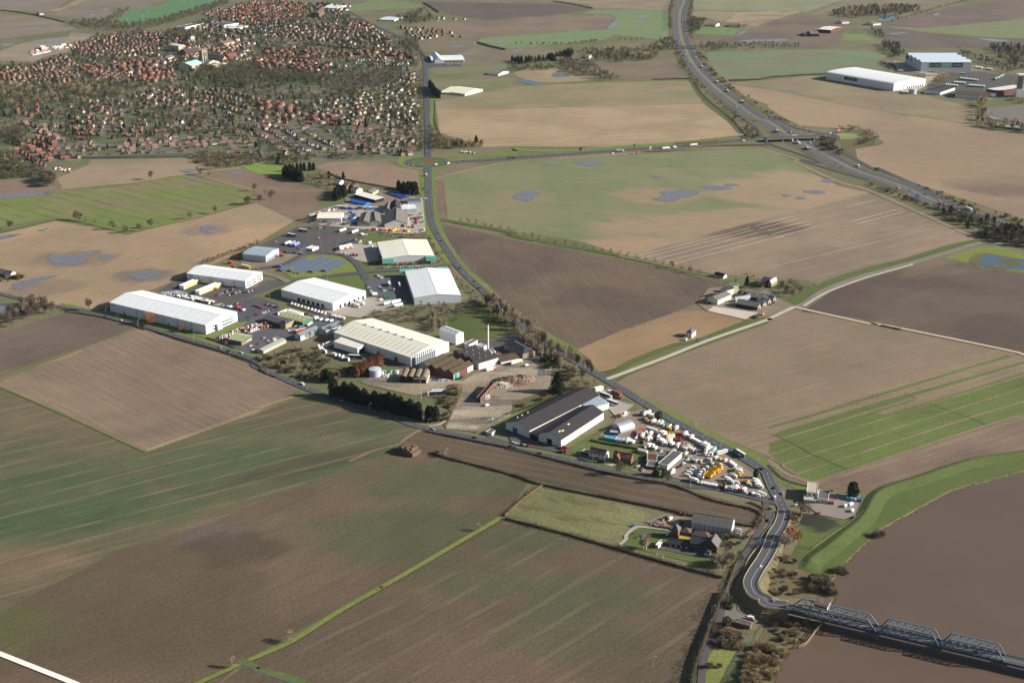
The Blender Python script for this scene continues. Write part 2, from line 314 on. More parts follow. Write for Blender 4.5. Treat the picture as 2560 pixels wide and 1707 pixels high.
fld('crop_field',"a2 1700,-60 2350,-60 a3 0,-60 900,-60 700,0 350,112 0,105 a2 2350,105 1680,95 1640,60",fieldmat('thin_green',rgb(128,128,100),rgb(122,120,98),dd("a3 300,0 0,105"),streak=0.12))
fld('stubble_field', "a2 1670,102 2080,112 1930,198 1780,165 1650,170", fieldmat('tan_d', rgb(138,124,100), rgb(128,116,92)))
fld('stubble_field', "a2 2080,112 2350,108 a3 0,105 300,112 0,205 a2 2230,245 1950,200", fieldmat('tan_e', rgb(150,132,106), rgb(128,112,92)))
fld('pasture', "a2 1720,258 2110,260 2030,326 1680,312", fieldmat('pasture_d', rgb(98,122,72), rgb(104,122,76)))
fld('bare_field',"a2 1650,322 2050,332 2200,270 2350,250 a3 0,222 250,142 620,190 700,230 650,430 290,440 a2 2350,400 1700,385",fieldmat('brown_d',rgb(112,98,84),rgb(100,88,80),dd("a3 0,250 600,300"),streak=0.2))
fld('bare_field',"a3 1060,250 1250,170 1700,60 2350,-30 2700,-60 2700,120 2350,150 2000,220 1350,262",fieldmat('brown_e',rgb(110,94,86),rgb(100,86,80),dd("a3 1200,230 2300,60"),streak=0.15))
fld('pasture',"a3 1060,242 1450,262 2350,178 2700,140 2700,350 2350,352 2000,342 1400,292",fieldmat('pasture_e',rgb(110,118,84),rgb(116,116,88),dd("a3 1400,280 2300,200")))
fld('bare_field',"a3 850,270 1050,248 1700,332 2350,360 2700,380 2700,430 2350,432 1800,445 1150,445 980,305",fieldmat('brown_f',rgb(102,90,82),rgb(94,84,78),dd("a3 1100,400 2200,380")))
fld('bare_field', "a3 400,130 720,0 900,-70 2100,-70 1700,30 1100,135 560,135", fieldmat('brown_g', rgb(124,112,94), rgb(114,104,88)))
fld('pasture', "a3 680,310 950,320 1020,375 700,375", fieldmat('pasture_f', rgb(104,124,70), rgb(110,122,76)))
fld('sandy_field',"b0 -300,730 0,680 500,560 1170,680 1480,603 2000,470 2350,392 b1 350,560 0,770 b0 1960,955 1700,1070 1350,1205 1180,1245 870,1385 500,1345 180,1290 0,1215 -300,1150",
 fieldmat('wet_sandy_soil',rgb(158,132,108),rgb(140,120,98),dd("b0 100,1250 1900,500"),streak=0.2,patch=rgb(120,104,90),pth=0.66,psc=0.012,pst=4,big=0.004,spots=(spot("b0 650,910",70,45,rgb(118,102,90),.8),spot("b0 1330,1060",50,35,rgb(108,96,92),.8),spot("b0 1900,640",45,40,rgb(112,100,96),.7),spot("b0 400,1180",60,40,rgb(120,104,90),.7,.3),spot("b0 2200,500",140,90,rgb(136,118,98),.7))))
fld('crop_field', "b0 -300,380 0,362 480,300 1140,238 1700,138 2290,282 2350,332 2350,385 1480,602 1170,672 680,547 500,532 0,612 -300,650",
 fieldmat('lime_crop',rgb(104,114,62),rgb(112,118,70),dd("b0 200,400 1100,640"),streak=0.22,patch=rgb(124,112,82),pth=0.55,psc=0.016,pst=3,tram=(24,1.6,rgb(72,78,44),0.7),spots=(spot("b0 1050,380",60,40,rgb(118,106,82),.7,.3),spot("b0 1600,430",110,50,rgb(116,110,80),.6,.3),spot("b0 1500,230",130,40,rgb(122,108,86),.7,.3),spot("b0 2100,330",80,40,rgb(110,110,74),.6),spot("b0 560,330",60,30,rgb(116,108,80),.6))))
fld('bare_field', "b0 -300,220 0,200 380,170 520,262 0,332 -300,360", fieldmat('brown_h', rgb(128,108,94), rgb(118,100,88)))
fld('bare_field',"a0 830,1468 1700,1452 b0 1900,52 1830,100 1700,127 1370,192 580,268 520,172 800,52 a0 790,1540",fieldmat('brown_i',rgb(142,124,104),rgb(128,112,94),dd("b0 600,230 1700,110"),streak=0.16))
fld('bare_field',"b0 1840,142 2250,85 b1 0,115 270,190 520,262 700,292 360,540 b0 2350,392 2350,290",fieldmat('brown_j',rgb(122,102,88),rgb(112,94,82),dd("b0 1900,150 2340,270"),streak=0.2,patch=rgb(96,84,84),pth=0.64))
fld('crop_field', "b1 -130,68 0,30 280,60 330,92 240,168 0,118", fieldmat('lime_b', rgb(108,132,60), rgb(112,130,66), fine=0.15))
fld('bare_field',"b1 550,68 640,25 900,5 1200,10 1290,60 1510,105 1515,312 1480,290 1280,262 830,182 660,112",fieldmat('brown_k',rgb(136,114,98),rgb(124,106,90),dd("b1 1000,200 1100,30"),streak=0.2))
fld('pasture', "a0 -300,1060 0,1060 350,1110 330,1150 0,1205 -300,1230", fieldmat('pasture_g', rgb(92,110,66), rgb(98,114,70)))
fld('pasture', "a0 -300,1320 0,1310 170,1300 150,1370 0,1390 -300,1390", fieldmat('pasture_h', rgb(96,112,66), rgb(98,110,68)))
fld('bare_field',"a0 -400,120 0,125 500,180 640,225 700,270 500,300 0,365 -400,400",fieldmat('brown_l',rgb(126,112,98),rgb(116,104,92),dd("a0 0,200 600,260")))
fld('bare_field', "a0 -400,-60 700,-60 500,100 300,110 0,90 -400,95", fieldmat('brown_m', rgb(124,112,104), rgb(114,104,98)))
fld('bare_field', "a0 760,-60 1650,-60 1300,80 1090,110 950,170 680,180 500,150 540,105", fieldmat('brown_n', rgb(122,110,98), rgb(112,102,92)))
fld('playing_field',"a0 1080,180 1200,88 1460,60 1650,-30 2200,-60 2000,30 1800,90 1500,180 1150,250",fieldmat('turf_a',rgb(84,116,80),rgb(88,118,82),fine=0.1,streak=0.06))
fld('playing_field', "a1 820,100 850,40 1100,10 1400,20 1530,60 1450,80 1000,100", fieldmat('turf_b', rgb(102,118,78), rgb(108,116,80), fine=0.15))
fld('playing_field', "a1 560,170 720,115 850,150 700,175", fieldmat('turf_c', rgb(92,114,66), rgb(96,114,68)))
fld('park_lawn', "a1 280,440 420,398 600,420 960,460 900,480 600,470 430,430 300,460", fieldmat('turf_d', rgb(84,106,68), rgb(88,108,70), fine=0.1))
fld('park_lawn',"a0 2190,820 2350,800 a1 0,780 300,770 650,830 640,870 350,900 0,880 a0 2350,870",fieldmat('turf_e',rgb(78,100,66),rgb(82,102,66),fine=0.1))
fld('park_lawn', "a1 660,660 980,650 1020,690 700,690", fieldmat('turf_f', rgb(76,96,62), rgb(80,98,62)))
fld('park_lawn', "a0 1840,1035 1920,1020 2040,1070 1950,1090", fieldmat('turf_g', rgb(82,110,66), rgb(84,110,66)))
fld('gravel_ground',"a0 0,470 200,400 330,370 620,340 650,300 900,320 880,420 640,480 420,520 300,570 0,560",fieldmat('site_gravel',rgb(140,126,108),rgb(126,114,104),fine=0.5,patch=rgb(112,118,132),pth=0.6,psc=0.03))
town_m = fieldmat('garden_ground', rgb(86,94,62), rgb(104,100,80), None, patch=rgb(118,114,112), pth=0.52, psc=0.05, fine=0.6)
sheet('town_ground',PT("a0 -400,560 300,590 640,480 900,300 1500,280 2000,60 2200,-40 a1 800,-40 800,80 1000,200 1350,370 1500,470 1530,1420 1300,1440 900,1480 0,1490 a0 2330,1420 1720,1430 760,1440 560,1540 300,1560 0,1380 -400,1300"),town_m,'field')
crop_m = fieldmat('strip_crop', rgb(96,108,58), rgb(88,98,54), dd("c3 0,1110 2350,440"), streak=0.3, patch=rgb(122,112,80), pth=0.6, psc=0.04, pst=6)
for s in ("c3 50,1040 1285,672 1330,705 120,1082","c3 20,1130 1340,725 1360,738 1000,850 1070,868 1470,750 1480,773 12,1229","c3 20,1236 1490,778 2350,513 2700,408 2700,512 2350,617 1660,834 135,1316","c3 1480,745 2350,480 2700,375 2700,395 2350,500 1490,765","c3 145,1325 1690,836 2350,628 2700,524 2700,634 2350,738 1840,890 265,1404","c3 268,1414 1860,899 2350,752 2700,648 2700,755 2350,860 2000,960 405,1483","c3 0,985 1150,635 2200,318 2230,335 1170,655 20,1000","c3 1300,675 2350,378 2350,400 1340,698"): sheet('crop_strip',PT(s),crop_m,'over',edge=.5)
verge = fieldmat('verge_grass', rgb(98,112,56), rgb(108,116,64), None, streak=0.1, patch=rgb(136,128,84), pth=0.6, psc=0.05)
lush = fieldmat('bank_grass', rgb(80,92,48), rgb(86,96,54), None, streak=0.12, patch=rgb(120,122,72), pth=0.63, psc=0.05)
lawn_m = fieldmat('mown_grass', rgb(80,94,50), rgb(90,100,56), None, streak=0.05, patch=rgb(112,112,64), pth=0.62, psc=0.06)
straw = fieldmat('dead_grass', rgb(148,130,100), rgb(130,114,88), None, fine=0.5)
rough = fieldmat('rough_bank', rgb(104,94,68), rgb(90,86,58), None, patch=rgb(112,92,74), pth=0.55, psc=0.06, fine=0.5)
dark_earth = fieldmat('ditch_bed', rgb(58,52,40), rgb(66,62,42), None)  # dark soil tones for the ditch strips and the spoil heap
def strip(name, s, w, m, lvl='over', sm=4, off=0.0): return ribbon(name, PT(s), w, m, lvl, off, sm)
def ov(name, s, m, **k): return sheet(name, PT(s), m, 'over', **k)
ov('river_bank',"d3 200,420 280,290 400,345 640,190 770,90 880,0 c3 1000,1580 1500,1395 1900,1268 2350,1205 2700,1150 2700,1345 2350,1395 1950,1505 1700,1568 d3 1330,0 1060,150 920,275 700,480 640,560 600,640 420,560 340,530",lush,edge=0.8)
bk = smooth(PT("d3 350,545 420,440 560,335 740,190 900,40 c3 1040,1590 1390,1468 1900,1302 2350,1234 2700,1180"), 5); V, F = [], []
for i, p in enumerate(bk):
 d = (bk[min(i+1,len(bk)-1)]-bk[max(i-1,0)]).normalized(); n_ = Vector((-d.y, d.x))
 for o_, h in ((8,0),(2,2.0),(.4,2.0),(-9,0)): q = p+n_*o_; V.append((q.x,q.y,h*min(1,i/4)+.12))
 if i:
  for j in range(3): k = 4*i+j; F.append((k-4,k-3,k+1,k)[::-1])
kindof(link(bpy.data.objects.new('flood_bank', mesh('flood_bank', V, F, lush))), 'structure')
strip('river_edge',"d3 610,640 640,570 715,480 930,275 1070,150 1330,5 c3 1700,1565 1950,1500 2350,1392 2700,1342",4.5,fieldmat('muddy_edge',rgb(136,122,84),rgb(108,104,64),None,fine=.7),sm=4)
ov('lawn',"d3 330,10 700,70 770,90 640,190 400,345 300,315 250,180 310,60",fieldmat('wet_lawn',rgb(86,98,52),rgb(92,100,56),None,streak=.05,spots=(spot("d3 420,85",17,19,rgb(44,44,38),.95),spot("d3 500,110",16,12,rgb(52,54,44),.9))))
ov('rough_bank', "d3 0,360 60,330 200,420 340,540 600,640 620,800 400,790 0,770 d2 2340,640", rough)
ov('rough_bank', "d3 -60,900 200,900 540,990 330,1235 200,1255 60,1560 -20,1640 -200,1750 d2 2000,1567 2150,1400 2260,1200 2350,1000", rough, edge=0.6)
ov('rough_bank', "d2 1960,760 2120,560 2200,740 2350,850 d3 -20,860 -30,930 d2 2330,940 2180,850 2070,820", rough)
ov('flood_bank', "d2 2350,1000 2260,1090 2200,1220 2090,1420 1990,1600 1960,1600 2060,1400 2170,1220 2240,1080 2350,980", lush)
ov('verge', "d2 1900,850 1960,850 1900,1050 1800,1250 1720,1500 1700,1600 1670,1600 1690,1480 1790,1200 1860,1000", lush)
ov('lawn',"d2 1780,1500 1800,1330 1870,1240 2050,1280 1980,1400 1900,1600 1770,1600",fieldmat('orchard_grass',rgb(128,126,76),rgb(112,116,62),None,fine=0.4))
ov('rubble_bank',"d2 1880,1600 2000,1400 2150,1130 2220,1120 2150,1270 2040,1430 1950,1600",fieldmat('stony_bank',rgb(110,106,94),rgb(70,72,50),None,fine=0.8,patch=rgb(60,66,40),pth=0.5,psc=0.15))
strip('grass_margin',"d1 2250,50 1700,370 1220,650 760,910 350,1170 0,1330 d0 2150,1420 1750,1600",4.5,fieldmat('ditch_grass',rgb(94,110,50),rgb(112,118,64),None,fine=0.4),sm=3)
strip('ditch', "d1 2260,75 1710,395 1235,670 775,930 365,1190 0,1352 d0 2150,1440 1800,1600", 1.1, dark_earth, sm=3)
strip('grass_margin', "d0 2200,1350 2350,1420 d1 0,1440 260,1500 520,1590", 5.5, lush, sm=3)
strip('ditch', "d0 2190,1385 2350,1440 d1 0,1462 250,1530 430,1600", 2.0, fieldmat('ditch_water', rgb(96,110,96), rgb(80,92,80), None), sm=3)
strip('grass_margin', "c0 0,612 700,915 1335,1210", 3.0, verge, sm=2)
strip('ditch', "c0 -20,612 700,928 1325,1216", 1.0, dark_earth, sm=2)
strip('straw_margin', "c0 1345,1198 2350,835 c1 0,815 380,690", 4.5, straw, sm=2)
strip('straw_margin', "c0 1240,65 870,210 300,390 0,520", 4.0, rough, sm=3)
strip('straw_margin', "c0 340,425 640,330 740,285", 4.0, straw, sm=3)
strip('reed_margin', "b0 560,262 1140,215 1370,180 1700,130 1850,108 2200,75", 8.0, straw, sm=3)
strip('path', "b0 1840,148 2340,280", 4.0, straw, sm=2)
strip('grass_margin', "b0 -300,720 0,668 300,600 500,552", 9.0, lush, sm=3)
strip('grass_margin', "b0 500,545 680,560 900,610 1170,682", 5.0, lush, sm=3)
strip('grass_margin', "b0 1170,682 1480,605 1750,548 2000,478 2350,385", 5.0, rough, sm=3)
strip('grass_margin', "b1 1660,545 1760,560 2080,618 2350,672 b2 0,695 400,765 980,880 1350,960 1800,1060 2000,1120", 13.0, lush, sm=3)
strip('path', "b2 980,880 1350,955 1700,1040 1950,1110", 2.5, rgb and straw, lvl='yard', sm=3)
strip('grass_margin', "b3 250,1310 420,1200 600,1110 900,1010 1300,910 1700,790 1950,740", 13.0, lush, sm=4)
ov('grass_margin', "b3 160,1280 380,1170 520,1165 440,1240 260,1330", lush)
ov('grass_margin',"b3 1620,895 1960,790 2200,810 2350,880 2700,960 2700,1080 2350,1030 1960,970",fieldmat('pond_grass',rgb(108,118,58),rgb(118,122,66),None,fine=0.4))
strip('grass_margin', "c2 880,520 1100,385 1500,230 1720,190 2100,40 2340,-30", 10.0, lush, sm=3)
strip('grass_margin', "c2 960,560 1130,470 1820,205 2350,20", 5.0, lush, sm=3)
strip('grass_margin',"c2 190,55 400,180 560,270 760,470 900,570 1200,720 1560,905 1900,1085 2200,1235 2350,1345 c3 60,1450 200,1500 340,1560",9.0,verge,sm=3)
strip('ditch', "c3 0,1330 60,1400 160,1470 330,1520 600,1570", 4.0, dark_earth, sm=3)
strip('straw_margin', "c3 0,1275 150,1400 250,1440 420,1500", 5.0, fieldmat('headland', rgb(132,112,94), rgb(122,104,88), None), sm=3)
strip('grass_margin', "b1 1625,30 1640,300 1660,520 1690,640 1760,780 1900,980 2030,1090 2130,1180 c2 40,-30", 8.0, verge, sm=3)
strip('grass_margin', "b1 1520,110 1535,300 1550,420 1560,560 1600,700 1690,830 1780,960", 9.0, verge, sm=3)
strip('ditch', "a1 1632,930 1635,1020 1630,1070 1640,1130 1660,1200", 5.0, dark_earth, sm=3)
strip('grass_margin', "a1 1610,900 1615,1000 1605,1100 1625,1200", 8.0, verge, sm=3)
strip('grass_margin', "a2 1650,745 1720,860 1850,985 2000,1110 2110,1230", 13.0, lush, sm=3)
strip('ditch', "a2 1668,755 1735,860 1865,980 2020,1105 2120,1225", 7.0, dark_earth, sm=3)
ov('verge', "a1 1300,1445 1500,1415 1560,1430 1400,1460 1350,1490 1370,1520 1290,1490", verge)
strip('verge', "a1 1800,1440 2350,1405 a2 0,1375 500,1385 1000,1350 1500,1320 2000,1270", 22.0, verge, sm=3)
strip('field_track',"b1 1640,170 2060,70 2350,20 b2 700,-30 a2 1500,1380 2150,1355 a3 0,1385 350,1490 b3 240,10 650,200 900,270 1250,420 1900,715",7.0,fieldmat('headland_b',rgb(148,126,108),rgb(136,116,98),None),sm=3)
strip('field_track', "a2 1280,735 a2 0,795", 5.0, verge, sm=0)
strip('straw_margin', "a0 480,105 600,70 760,0", 26.0, straw, sm=3)
strip('straw_margin', "c1 1520,1000 1400,1070 1290,1150 1100,1190 850,1300", 3.0, fieldmat('rutted_track', rgb(136,116,94), rgb(104,90,72), None), sm=3)
ov('rough_patch', "c2 790,480 990,440 880,505", fieldmat('rough_dark', rgb(92,78,64), rgb(84,74,60), None))
ov('headland', "b1 1645,185 1730,200 1760,540 1665,535", fieldmat('headland_c', rgb(116,98,84), rgb(106,90,78), dd("b1 1690,200 1710,500"), streak=0.35))
def water(name, c, rough_=0.12, spec=0.5, wave=0.25, ws=0.4, var=0.12):
 n = N(name); p = n.pos()
 f = n.math('MULTIPLY_ADD', n.noise(p, 0.012, 4, 0.6, 0.5), var*2, 1-var)
 m = n.out(n.gain(c, f), rough_, n.noise(p, ws, 3), wave, 0.15); n.b.inputs['Specular IOR Level'].default_value = spec; return m
river_m = water('silty_river', rgb(96,80,67), 0.28, 0.3, 0.6, 0.12, 0.16)
sheet('river',PT("c3 3000,1270 2700,1340 2350,1392 1950,1503 1700,1568 d3 1330,2 1060,155 920,278 700,482 640,562 600,640 620,800 540,990 330,1235 200,1255 60,1560 -20,1640 -200,1900 3400,2300 3600,600"),river_m,'water',edge=0.7)
pud = water('flood_water', rgb(112,108,110), 0.14, 0.6, 0.08, 0.3)
pud2 = water('pond_water', rgb(72,90,100), 0.10, 0.55, 0.05, 0.3)
PUD = ["b0 415,885 560,875 660,880 760,845 870,830 920,838 830,875 720,900 800,930 740,955 680,970 590,955 470,960",
 "b0 920,885 990,868 1070,885 1010,908 930,905", "b0 1190,1060 1290,1030 1430,1022 1480,1035 1380,1085 1290,1100 1230,1085",
 "b0 95,1160 200,1115 350,1080 540,1052 400,1110 300,1150 180,1188", "b0 -100,720 60,690 200,680 120,705 -50,740", "b0 340,650 440,628 400,655",
 "b0 1830,625 1900,600 1990,625 1900,650 1960,680 1860,665","b0 -300,335 0,322 290,295 400,295 480,312 330,332 0,358 -300,370","b0 1640,100 1740,85 1850,100 1720,118","b0 1700,165 1760,160 1830,180 1750,182",
 "b0 2100,120 2200,110 2260,125 2160,140", "b0 -300,1330 0,1320 110,1330 20,1400 -300,1430",
 "b2 5,345 60,305 130,280 250,300 215,340 150,380 60,365","b2 1290,368 1370,340 1390,320 1355,295 1480,285 1580,275 1720,285 1690,320 1560,350 1480,378 1380,382",
 "b2 1735,245 1800,232 1900,240 2030,265 1900,278 1790,268","b2 1940,228 2000,216 2090,232 1990,242","b2 580,22 700,12 838,18 800,45 700,58 620,45","b2 300,45 380,38 460,50 390,58","b2 1290,150 1340,145 1380,160 1320,166","b2 1420,50 1470,45 1490,58",
 "b3 490,188 560,180 615,195 590,215 520,205","b3 120,322 170,315 215,330 170,342","b3 250,345 310,340 350,358 290,366","b3 320,285 450,280 540,300 440,312 340,300","b3 440,130 500,140 470,148",
 "a0 140,275 300,260 400,258 300,275","a0 940,95 970,82 995,92 960,102","a0 815,140 850,132 885,142 840,148","a0 340,385 450,360 600,355 500,385 400,390","a0 0,410 130,405 60,425",
 "a1 1830,500 1920,490 1995,495 1900,510","a1 1800,432 1850,425 1900,432 1850,440","a1 1990,400 2020,385 2035,410 2000,415","a1 2140,390 2230,380 2260,395 2180,402",
 "a2 860,262 920,210 990,215 960,255 900,268","a2 1150,165 1200,148 1240,155 1190,172","a2 490,288 560,282 640,280 560,295","a2 820,102 860,97 885,105","a2 -20,470 60,455 100,460 40,480",
 "a3 -100,378 60,362 200,368 100,385","a2 2080,380 2250,365 2350,375 2200,392","a3 1930,360 2050,360 2220,378 2100,388","a3 1510,140 1550,125 1585,130 1540,148","a3 180,828 240,832 310,850 250,852","a3 1205,1052 1240,1050 1280,1065","a3 1030,985 1060,980 1090,988 1060,993","a3 1220,962 1260,958 1295,968",
 "a3 1090,312 1180,305 1280,300 1180,320", "a3 880,362 910,357 930,366 900,370", "a2 2060,325 2110,290 2170,280 2130,310"]
for s in PUD:
 q = smooth(PT(s), 7, True); c = sum(q, Vector((0,0)))/len(q); sz = max((x-c).length for x in q)
 q = [x+(x-c)*R.uniform(-.1,.06)+Vector((R.uniform(-.09,.09)*sz, R.uniform(-.02,.02)*sz)) for x in q]
 sheet('flood_pool', q, pud, 'water')
sheet('pond', PT("b3 1940,890 2000,872 2100,875 2350,935 2700,1000 2700,1060 2350,1015 2150,995 1960,970 1935,930"), pud2, 'water', rnd=True)
sheet('reed_bed', PT("b3 1840,920 1900,870 2000,855 2350,915 2700,985 2700,1000 2350,935 2100,875 1960,880 1955,950 1920,970 1860,950"), rough, 'yard')
sheet('reed_island', PT("b3 2090,915 2180,908 2280,930 2320,955 2290,980 2230,978 2150,945"), rough, 'yard', rnd=True)
sheet('reed_bed', PT("b3 1990,970 2080,970 2200,995 2190,1008 2080,995"), rough, 'yard', rnd=True)
sheet('pond', PT("a3 1010,165 1060,145 1200,150 1170,180 1080,195 1020,195"), pud2, 'water', rnd=True)
sheet('pond', PT("a2 360,700 410,680 520,690 540,700 420,712"), pud2, 'water', rnd=True)
sheet('reed_bed',PT("a2 0,680 100,640 350,615 430,640 360,690 600,700 800,705 640,750 400,760 150,750"),fieldmat('reeds',rgb(152,134,106),rgb(134,118,94),None,fine=0.5),'over',edge=2)
sheet('pond', PT("a2 50,740 150,735 280,770 200,782"), pud2, 'water', rnd=True)
sheet('garden_pond', PT("d2 1175,210 1200,198 1265,198 1280,215 1240,238 1190,235"), pud2, 'road', rnd=True)
# roads, yards, markings
def tarmac(name, c, var=0.16):
 n = N(name); p = n.pos()
 f = n.math('ADD', n.math('MULTIPLY_ADD', n.noise(p, 0.05, 4, 0.6), var*2, 1-var), n.math('MULTIPLY_ADD', n.noise(p, 0.9, 2), var, -var*0.5))
 return n.out(n.gain(c, f), 0.85)
asph, asph_d, asph_l = tarmac('asphalt', rgb(80,80,84)), tarmac('worn_asphalt', rgb(84,80,78), 0.22), tarmac('pale_asphalt', rgb(88,88,92))
conc = tarmac('concrete', rgb(178,168,150), 0.12); conc_y = tarmac('yard_concrete', rgb(158,150,138), 0.2); gravel = tarmac('gravel', rgb(126,112,98), 0.25)
demo = fieldmat('demolition_ground',rgb(164,150,130),rgb(136,122,106),None,patch=rgb(98,92,90),pth=0.47,psc=0.03,fine=0.55,patch2=rgb(148,118,98),p2th=0.58)
white_line = paint('road_paint', rgb(190,188,182), 0.7, 0.25, 0.8)
kerb_m = paint('kerb', rgb(122,118,112), 0.9, 0.15)
MAIN = PT("d3 190,862 0,835 d2 2330,795 2240,750 2195,650 2240,545 2310,440 2370,330 d3 60,215 120,120 150,20 130,-60 c3 62,1570 5,1450 c2 2330,1395 2200,1310 2000,1195 1700,1042 1500,935 1200,755 1000,630 800,512 600,392 450,305 300,195 200,125 b1 2160,1265 2060,1175 1950,1078 1850,968 1760,838 1665,690 1610,560 1588,430 1580,300 1580,130 1580,60")
ribbon('main_road', MAIN, 9.6, asph, label='two-lane main road curving from the bridge past the industrial estate')
ribbon('main_road',PT("a1 1578,1460 1577,1330 1575,1200 1567,1000 1562,850 1558,680 1545,560 1500,450 1350,362 1150,262 1000,190 870,118 800,82 815,52 880,35 1000,20"),10.5,asph)
LOWER = PT("D 1795,1158 c2 1880,1545 1700,1530 1500,1500 900,1385 500,1282 0,1182 c1 2350,1160 2000,1085 1500,983 1270,905 760,745 430,615 0,430 c0 2350,372 2050,272 1700,170 1330,62 b0 1100,1475 800,1402 560,1350 380,1325 0,1228 -300,1150")
ribbon('lower_road', LOWER, 7.5, asph, label='narrower road running along the foot of the industrial estate')
strip('verge', "c2 1500,1480 900,1365 500,1262 0,1160 c1 2350,1140 2000,1065 1500,965", 4.0, verge)
strip('verge', "c1 0,400 -20,390 c0 2350,340 2050,240 1700,140 1330,30 b0 1100,1440 800,1370 560,1320", 6.0, verge)
LANE = PT("c3 -30,1620 D 1765,1195 d2 2310,90 2200,300 2090,460 1990,700 1940,830 1905,980 1810,1200 1760,1350 1735,1600")
ribbon('lane', LANE, 5.0, asph_d)
MWAY = PT("a2 1640,-90 1590,0 1548,100 1535,200 1552,330 1590,440 1645,560 1750,690 1900,830 2090,970 2240,1080 a3 0,1115 215,1255 480,1395 b3 800,92 1200,228 1560,385 2080,590 2350,692 2800,850")
cm = smooth(MWAY, 6)
strip('motorway_verge',"a2 1640,-90 1590,0 1548,100 1535,200 1552,330 1590,440 1645,560 1750,690 1900,830 2090,970 2240,1080 a3 0,1115 215,1255 480,1395 b3 800,92 1200,228 1560,385 2080,590 2350,692 2800,850",62,rough,'over',6)
v, f = [], []
for sgn in (-1, 1): ribbon('motorway_carriageway', cm, 15.5, asph_l if sgn < 0 else asph, 'road', sgn*11.2, 0)
ribbon('central_reserve', cm, 6.0, fieldmat('reserve', rgb(132,122,92), rgb(118,112,80), None), 'yard', 0, 0)
def marks(name, lines, m=white_line):
 V, F = [], []; zz = zlev('mark')
 for c, w, off, dash in lines:
  if not dash: segs = [c]
  else:
   segs = []; q = along(c, dash[0]+dash[1])
   for p, a in q:
    d = Vector((math.cos(a), math.sin(a)))*dash[0]/2; segs.append([p-d, p+d])
  for s in segs:
   vv, ff = ribbon_vf(s, w, zz, off); k = len(V); V += vv; F += [tuple(i+k for i in q) for q in ff]
 o = bpy.data.objects.new(name, mesh(name, V, F, m)); link(o); kindof(o, 'structure'); return o
for off in (-11.2-7.2, -11.2+7.2, 11.2-7.2, 11.2+7.2): marks('edge_line', [(cm, 0.35, off, None)])
for off in (-13.2, -9.6, 9.6, 13.2): marks('lane_line', [(cm, 0.3, off, (3, 6))])
sm_main = smooth(MAIN, 6); sm_low = smooth(LOWER, 6)
marks('centre_line', [(sm_main, 0.22, 0, (4, 4))]); marks('centre_line', [(sm_low, 0.18, 0, (3, 6))])
for o_ in (-4.2, 4.2): marks('edge_line', [(sm_main, 0.12, o_, None)])
LINK = PT("a1 1730,1490 1850,1488 2100,1472 2350,1455 a2 0,1450 500,1418 1000,1382 1600,1338 2100,1288 2290,1262 a3 0,1262 200,1262 400,1250 520,1228")
ribbon('link_road', LINK, 15.5, asph, label='dual link road with lamp posts joining roundabout and motorway junction')
marks('centre_line', [(smooth(LINK, 6), 0.9, 0, None)], rough);
for o_ in (-7.2, 7.2): marks('edge_line', [(smooth(LINK, 6), 0.25, o_, None)])
RB = P1("a1 1570,1492")
def disc(name, c, r, m, lvl, n=40): return sheet(name, [c+Vector((math.cos(i*2*math.pi/n), math.sin(i*2*math.pi/n)))*r for i in range(n)], m, lvl)
disc('verge', RB, 50, verge, 'over'); disc('roundabout', RB, 37, asph, 'road'); disc('roundabout_island', RB, 27, lawn_m, 'island')
sheet('flower_bed', PT("a1 1530,1480 1570,1472 1640,1475 1650,1490 1580,1497 1530,1492"), paint('bed_soil', rgb(120,66,50), 0.9), 'mark')
strip('road_arm', "b1 1580,140 1578,95 1575,60", 12, asph, 'road')
strip('slip_road',"a2 2290,1262 2240,1170 2130,1100 2000,1000",7,asph,'road');strip('slip_road',"a3 520,1228 620,1245 640,1275 605,1310 640,1370 760,1440 1000,1570 b3 1000,75 1250,185 1500,300",8,asph,'road',5)
strip('slip_road',"a3 -60,1290 60,1340 300,1420 500,1500 b3 300,0 550,80 720,130 900,180",7,asph,'road');strip('slip_road',"a3 0,1060 150,1140 350,1200 520,1228",7,asph,'road')
ov('verge', "a3 590,1240 700,1225 830,1235 850,1260 760,1280 640,1275", fieldmat('dry_verge', rgb(140,136,88), rgb(124,126,76), None))
ov('verge', "a3 650,1290 850,1285 1000,1330 1060,1300 1040,1330 800,1370 820,1450 700,1380", rough)
strip('concrete_lane', "c2 872,545 1100,462 1450,330 1800,190 2350,0 b3 0,1465 240,1352", 5.5, conc, 'road', 4)
strip('farm_road',"b3 240,1352 330,1328 450,1240 600,1165 900,1062 1300,955 1700,838 1960,765 2250,790 2700,880",9.0,tarmac('old_airfield_strip',rgb(122,114,106),0.2),'road',5)
strip('track_edge', "b3 330,1345 480,1250 620,1185 900,1085 1250,985 1330,960", 3.5, conc, 'mark', 5)
strip('farm_track', "b3 240,1352 500,1410 1000,1520 c3 950,30 1300,95 2200,280 2350,322 2700,440", 5.0, tarmac('pale_track', rgb(182,164,138)), 'road', 4)
strip('white_path', "d0 -250,1200 0,1302 350,1440 700,1580 900,1680", 4.2, paint('chalk_track', rgb(226,220,210), 0.9, 0.08), 'road', 3)
strip('drive', "d2 2250,165 2200,170 2100,190 2050,190", 12, gravel, 'yard', 2)
strip('estate_road',"b1 1790,972 1500,1000 1000,1035 600,1078 300,1125 0,1225 b0 2250,1260 1900,1330",8.0,asph,'road');strip('estate_road',"b1 985,1040 940,985 890,925 820,880 720,860 600,852 450,865 250,960 0,1000",8.0,asph,'road',5)
strip('estate_road',"b1 300,1125 200,1075 100,1050 0,1010 b0 2350,1000 2200,960",8.0,gravel,'road');strip('estate_road',"b1 975,1030 1010,1100",9.0,asph,'road',0)
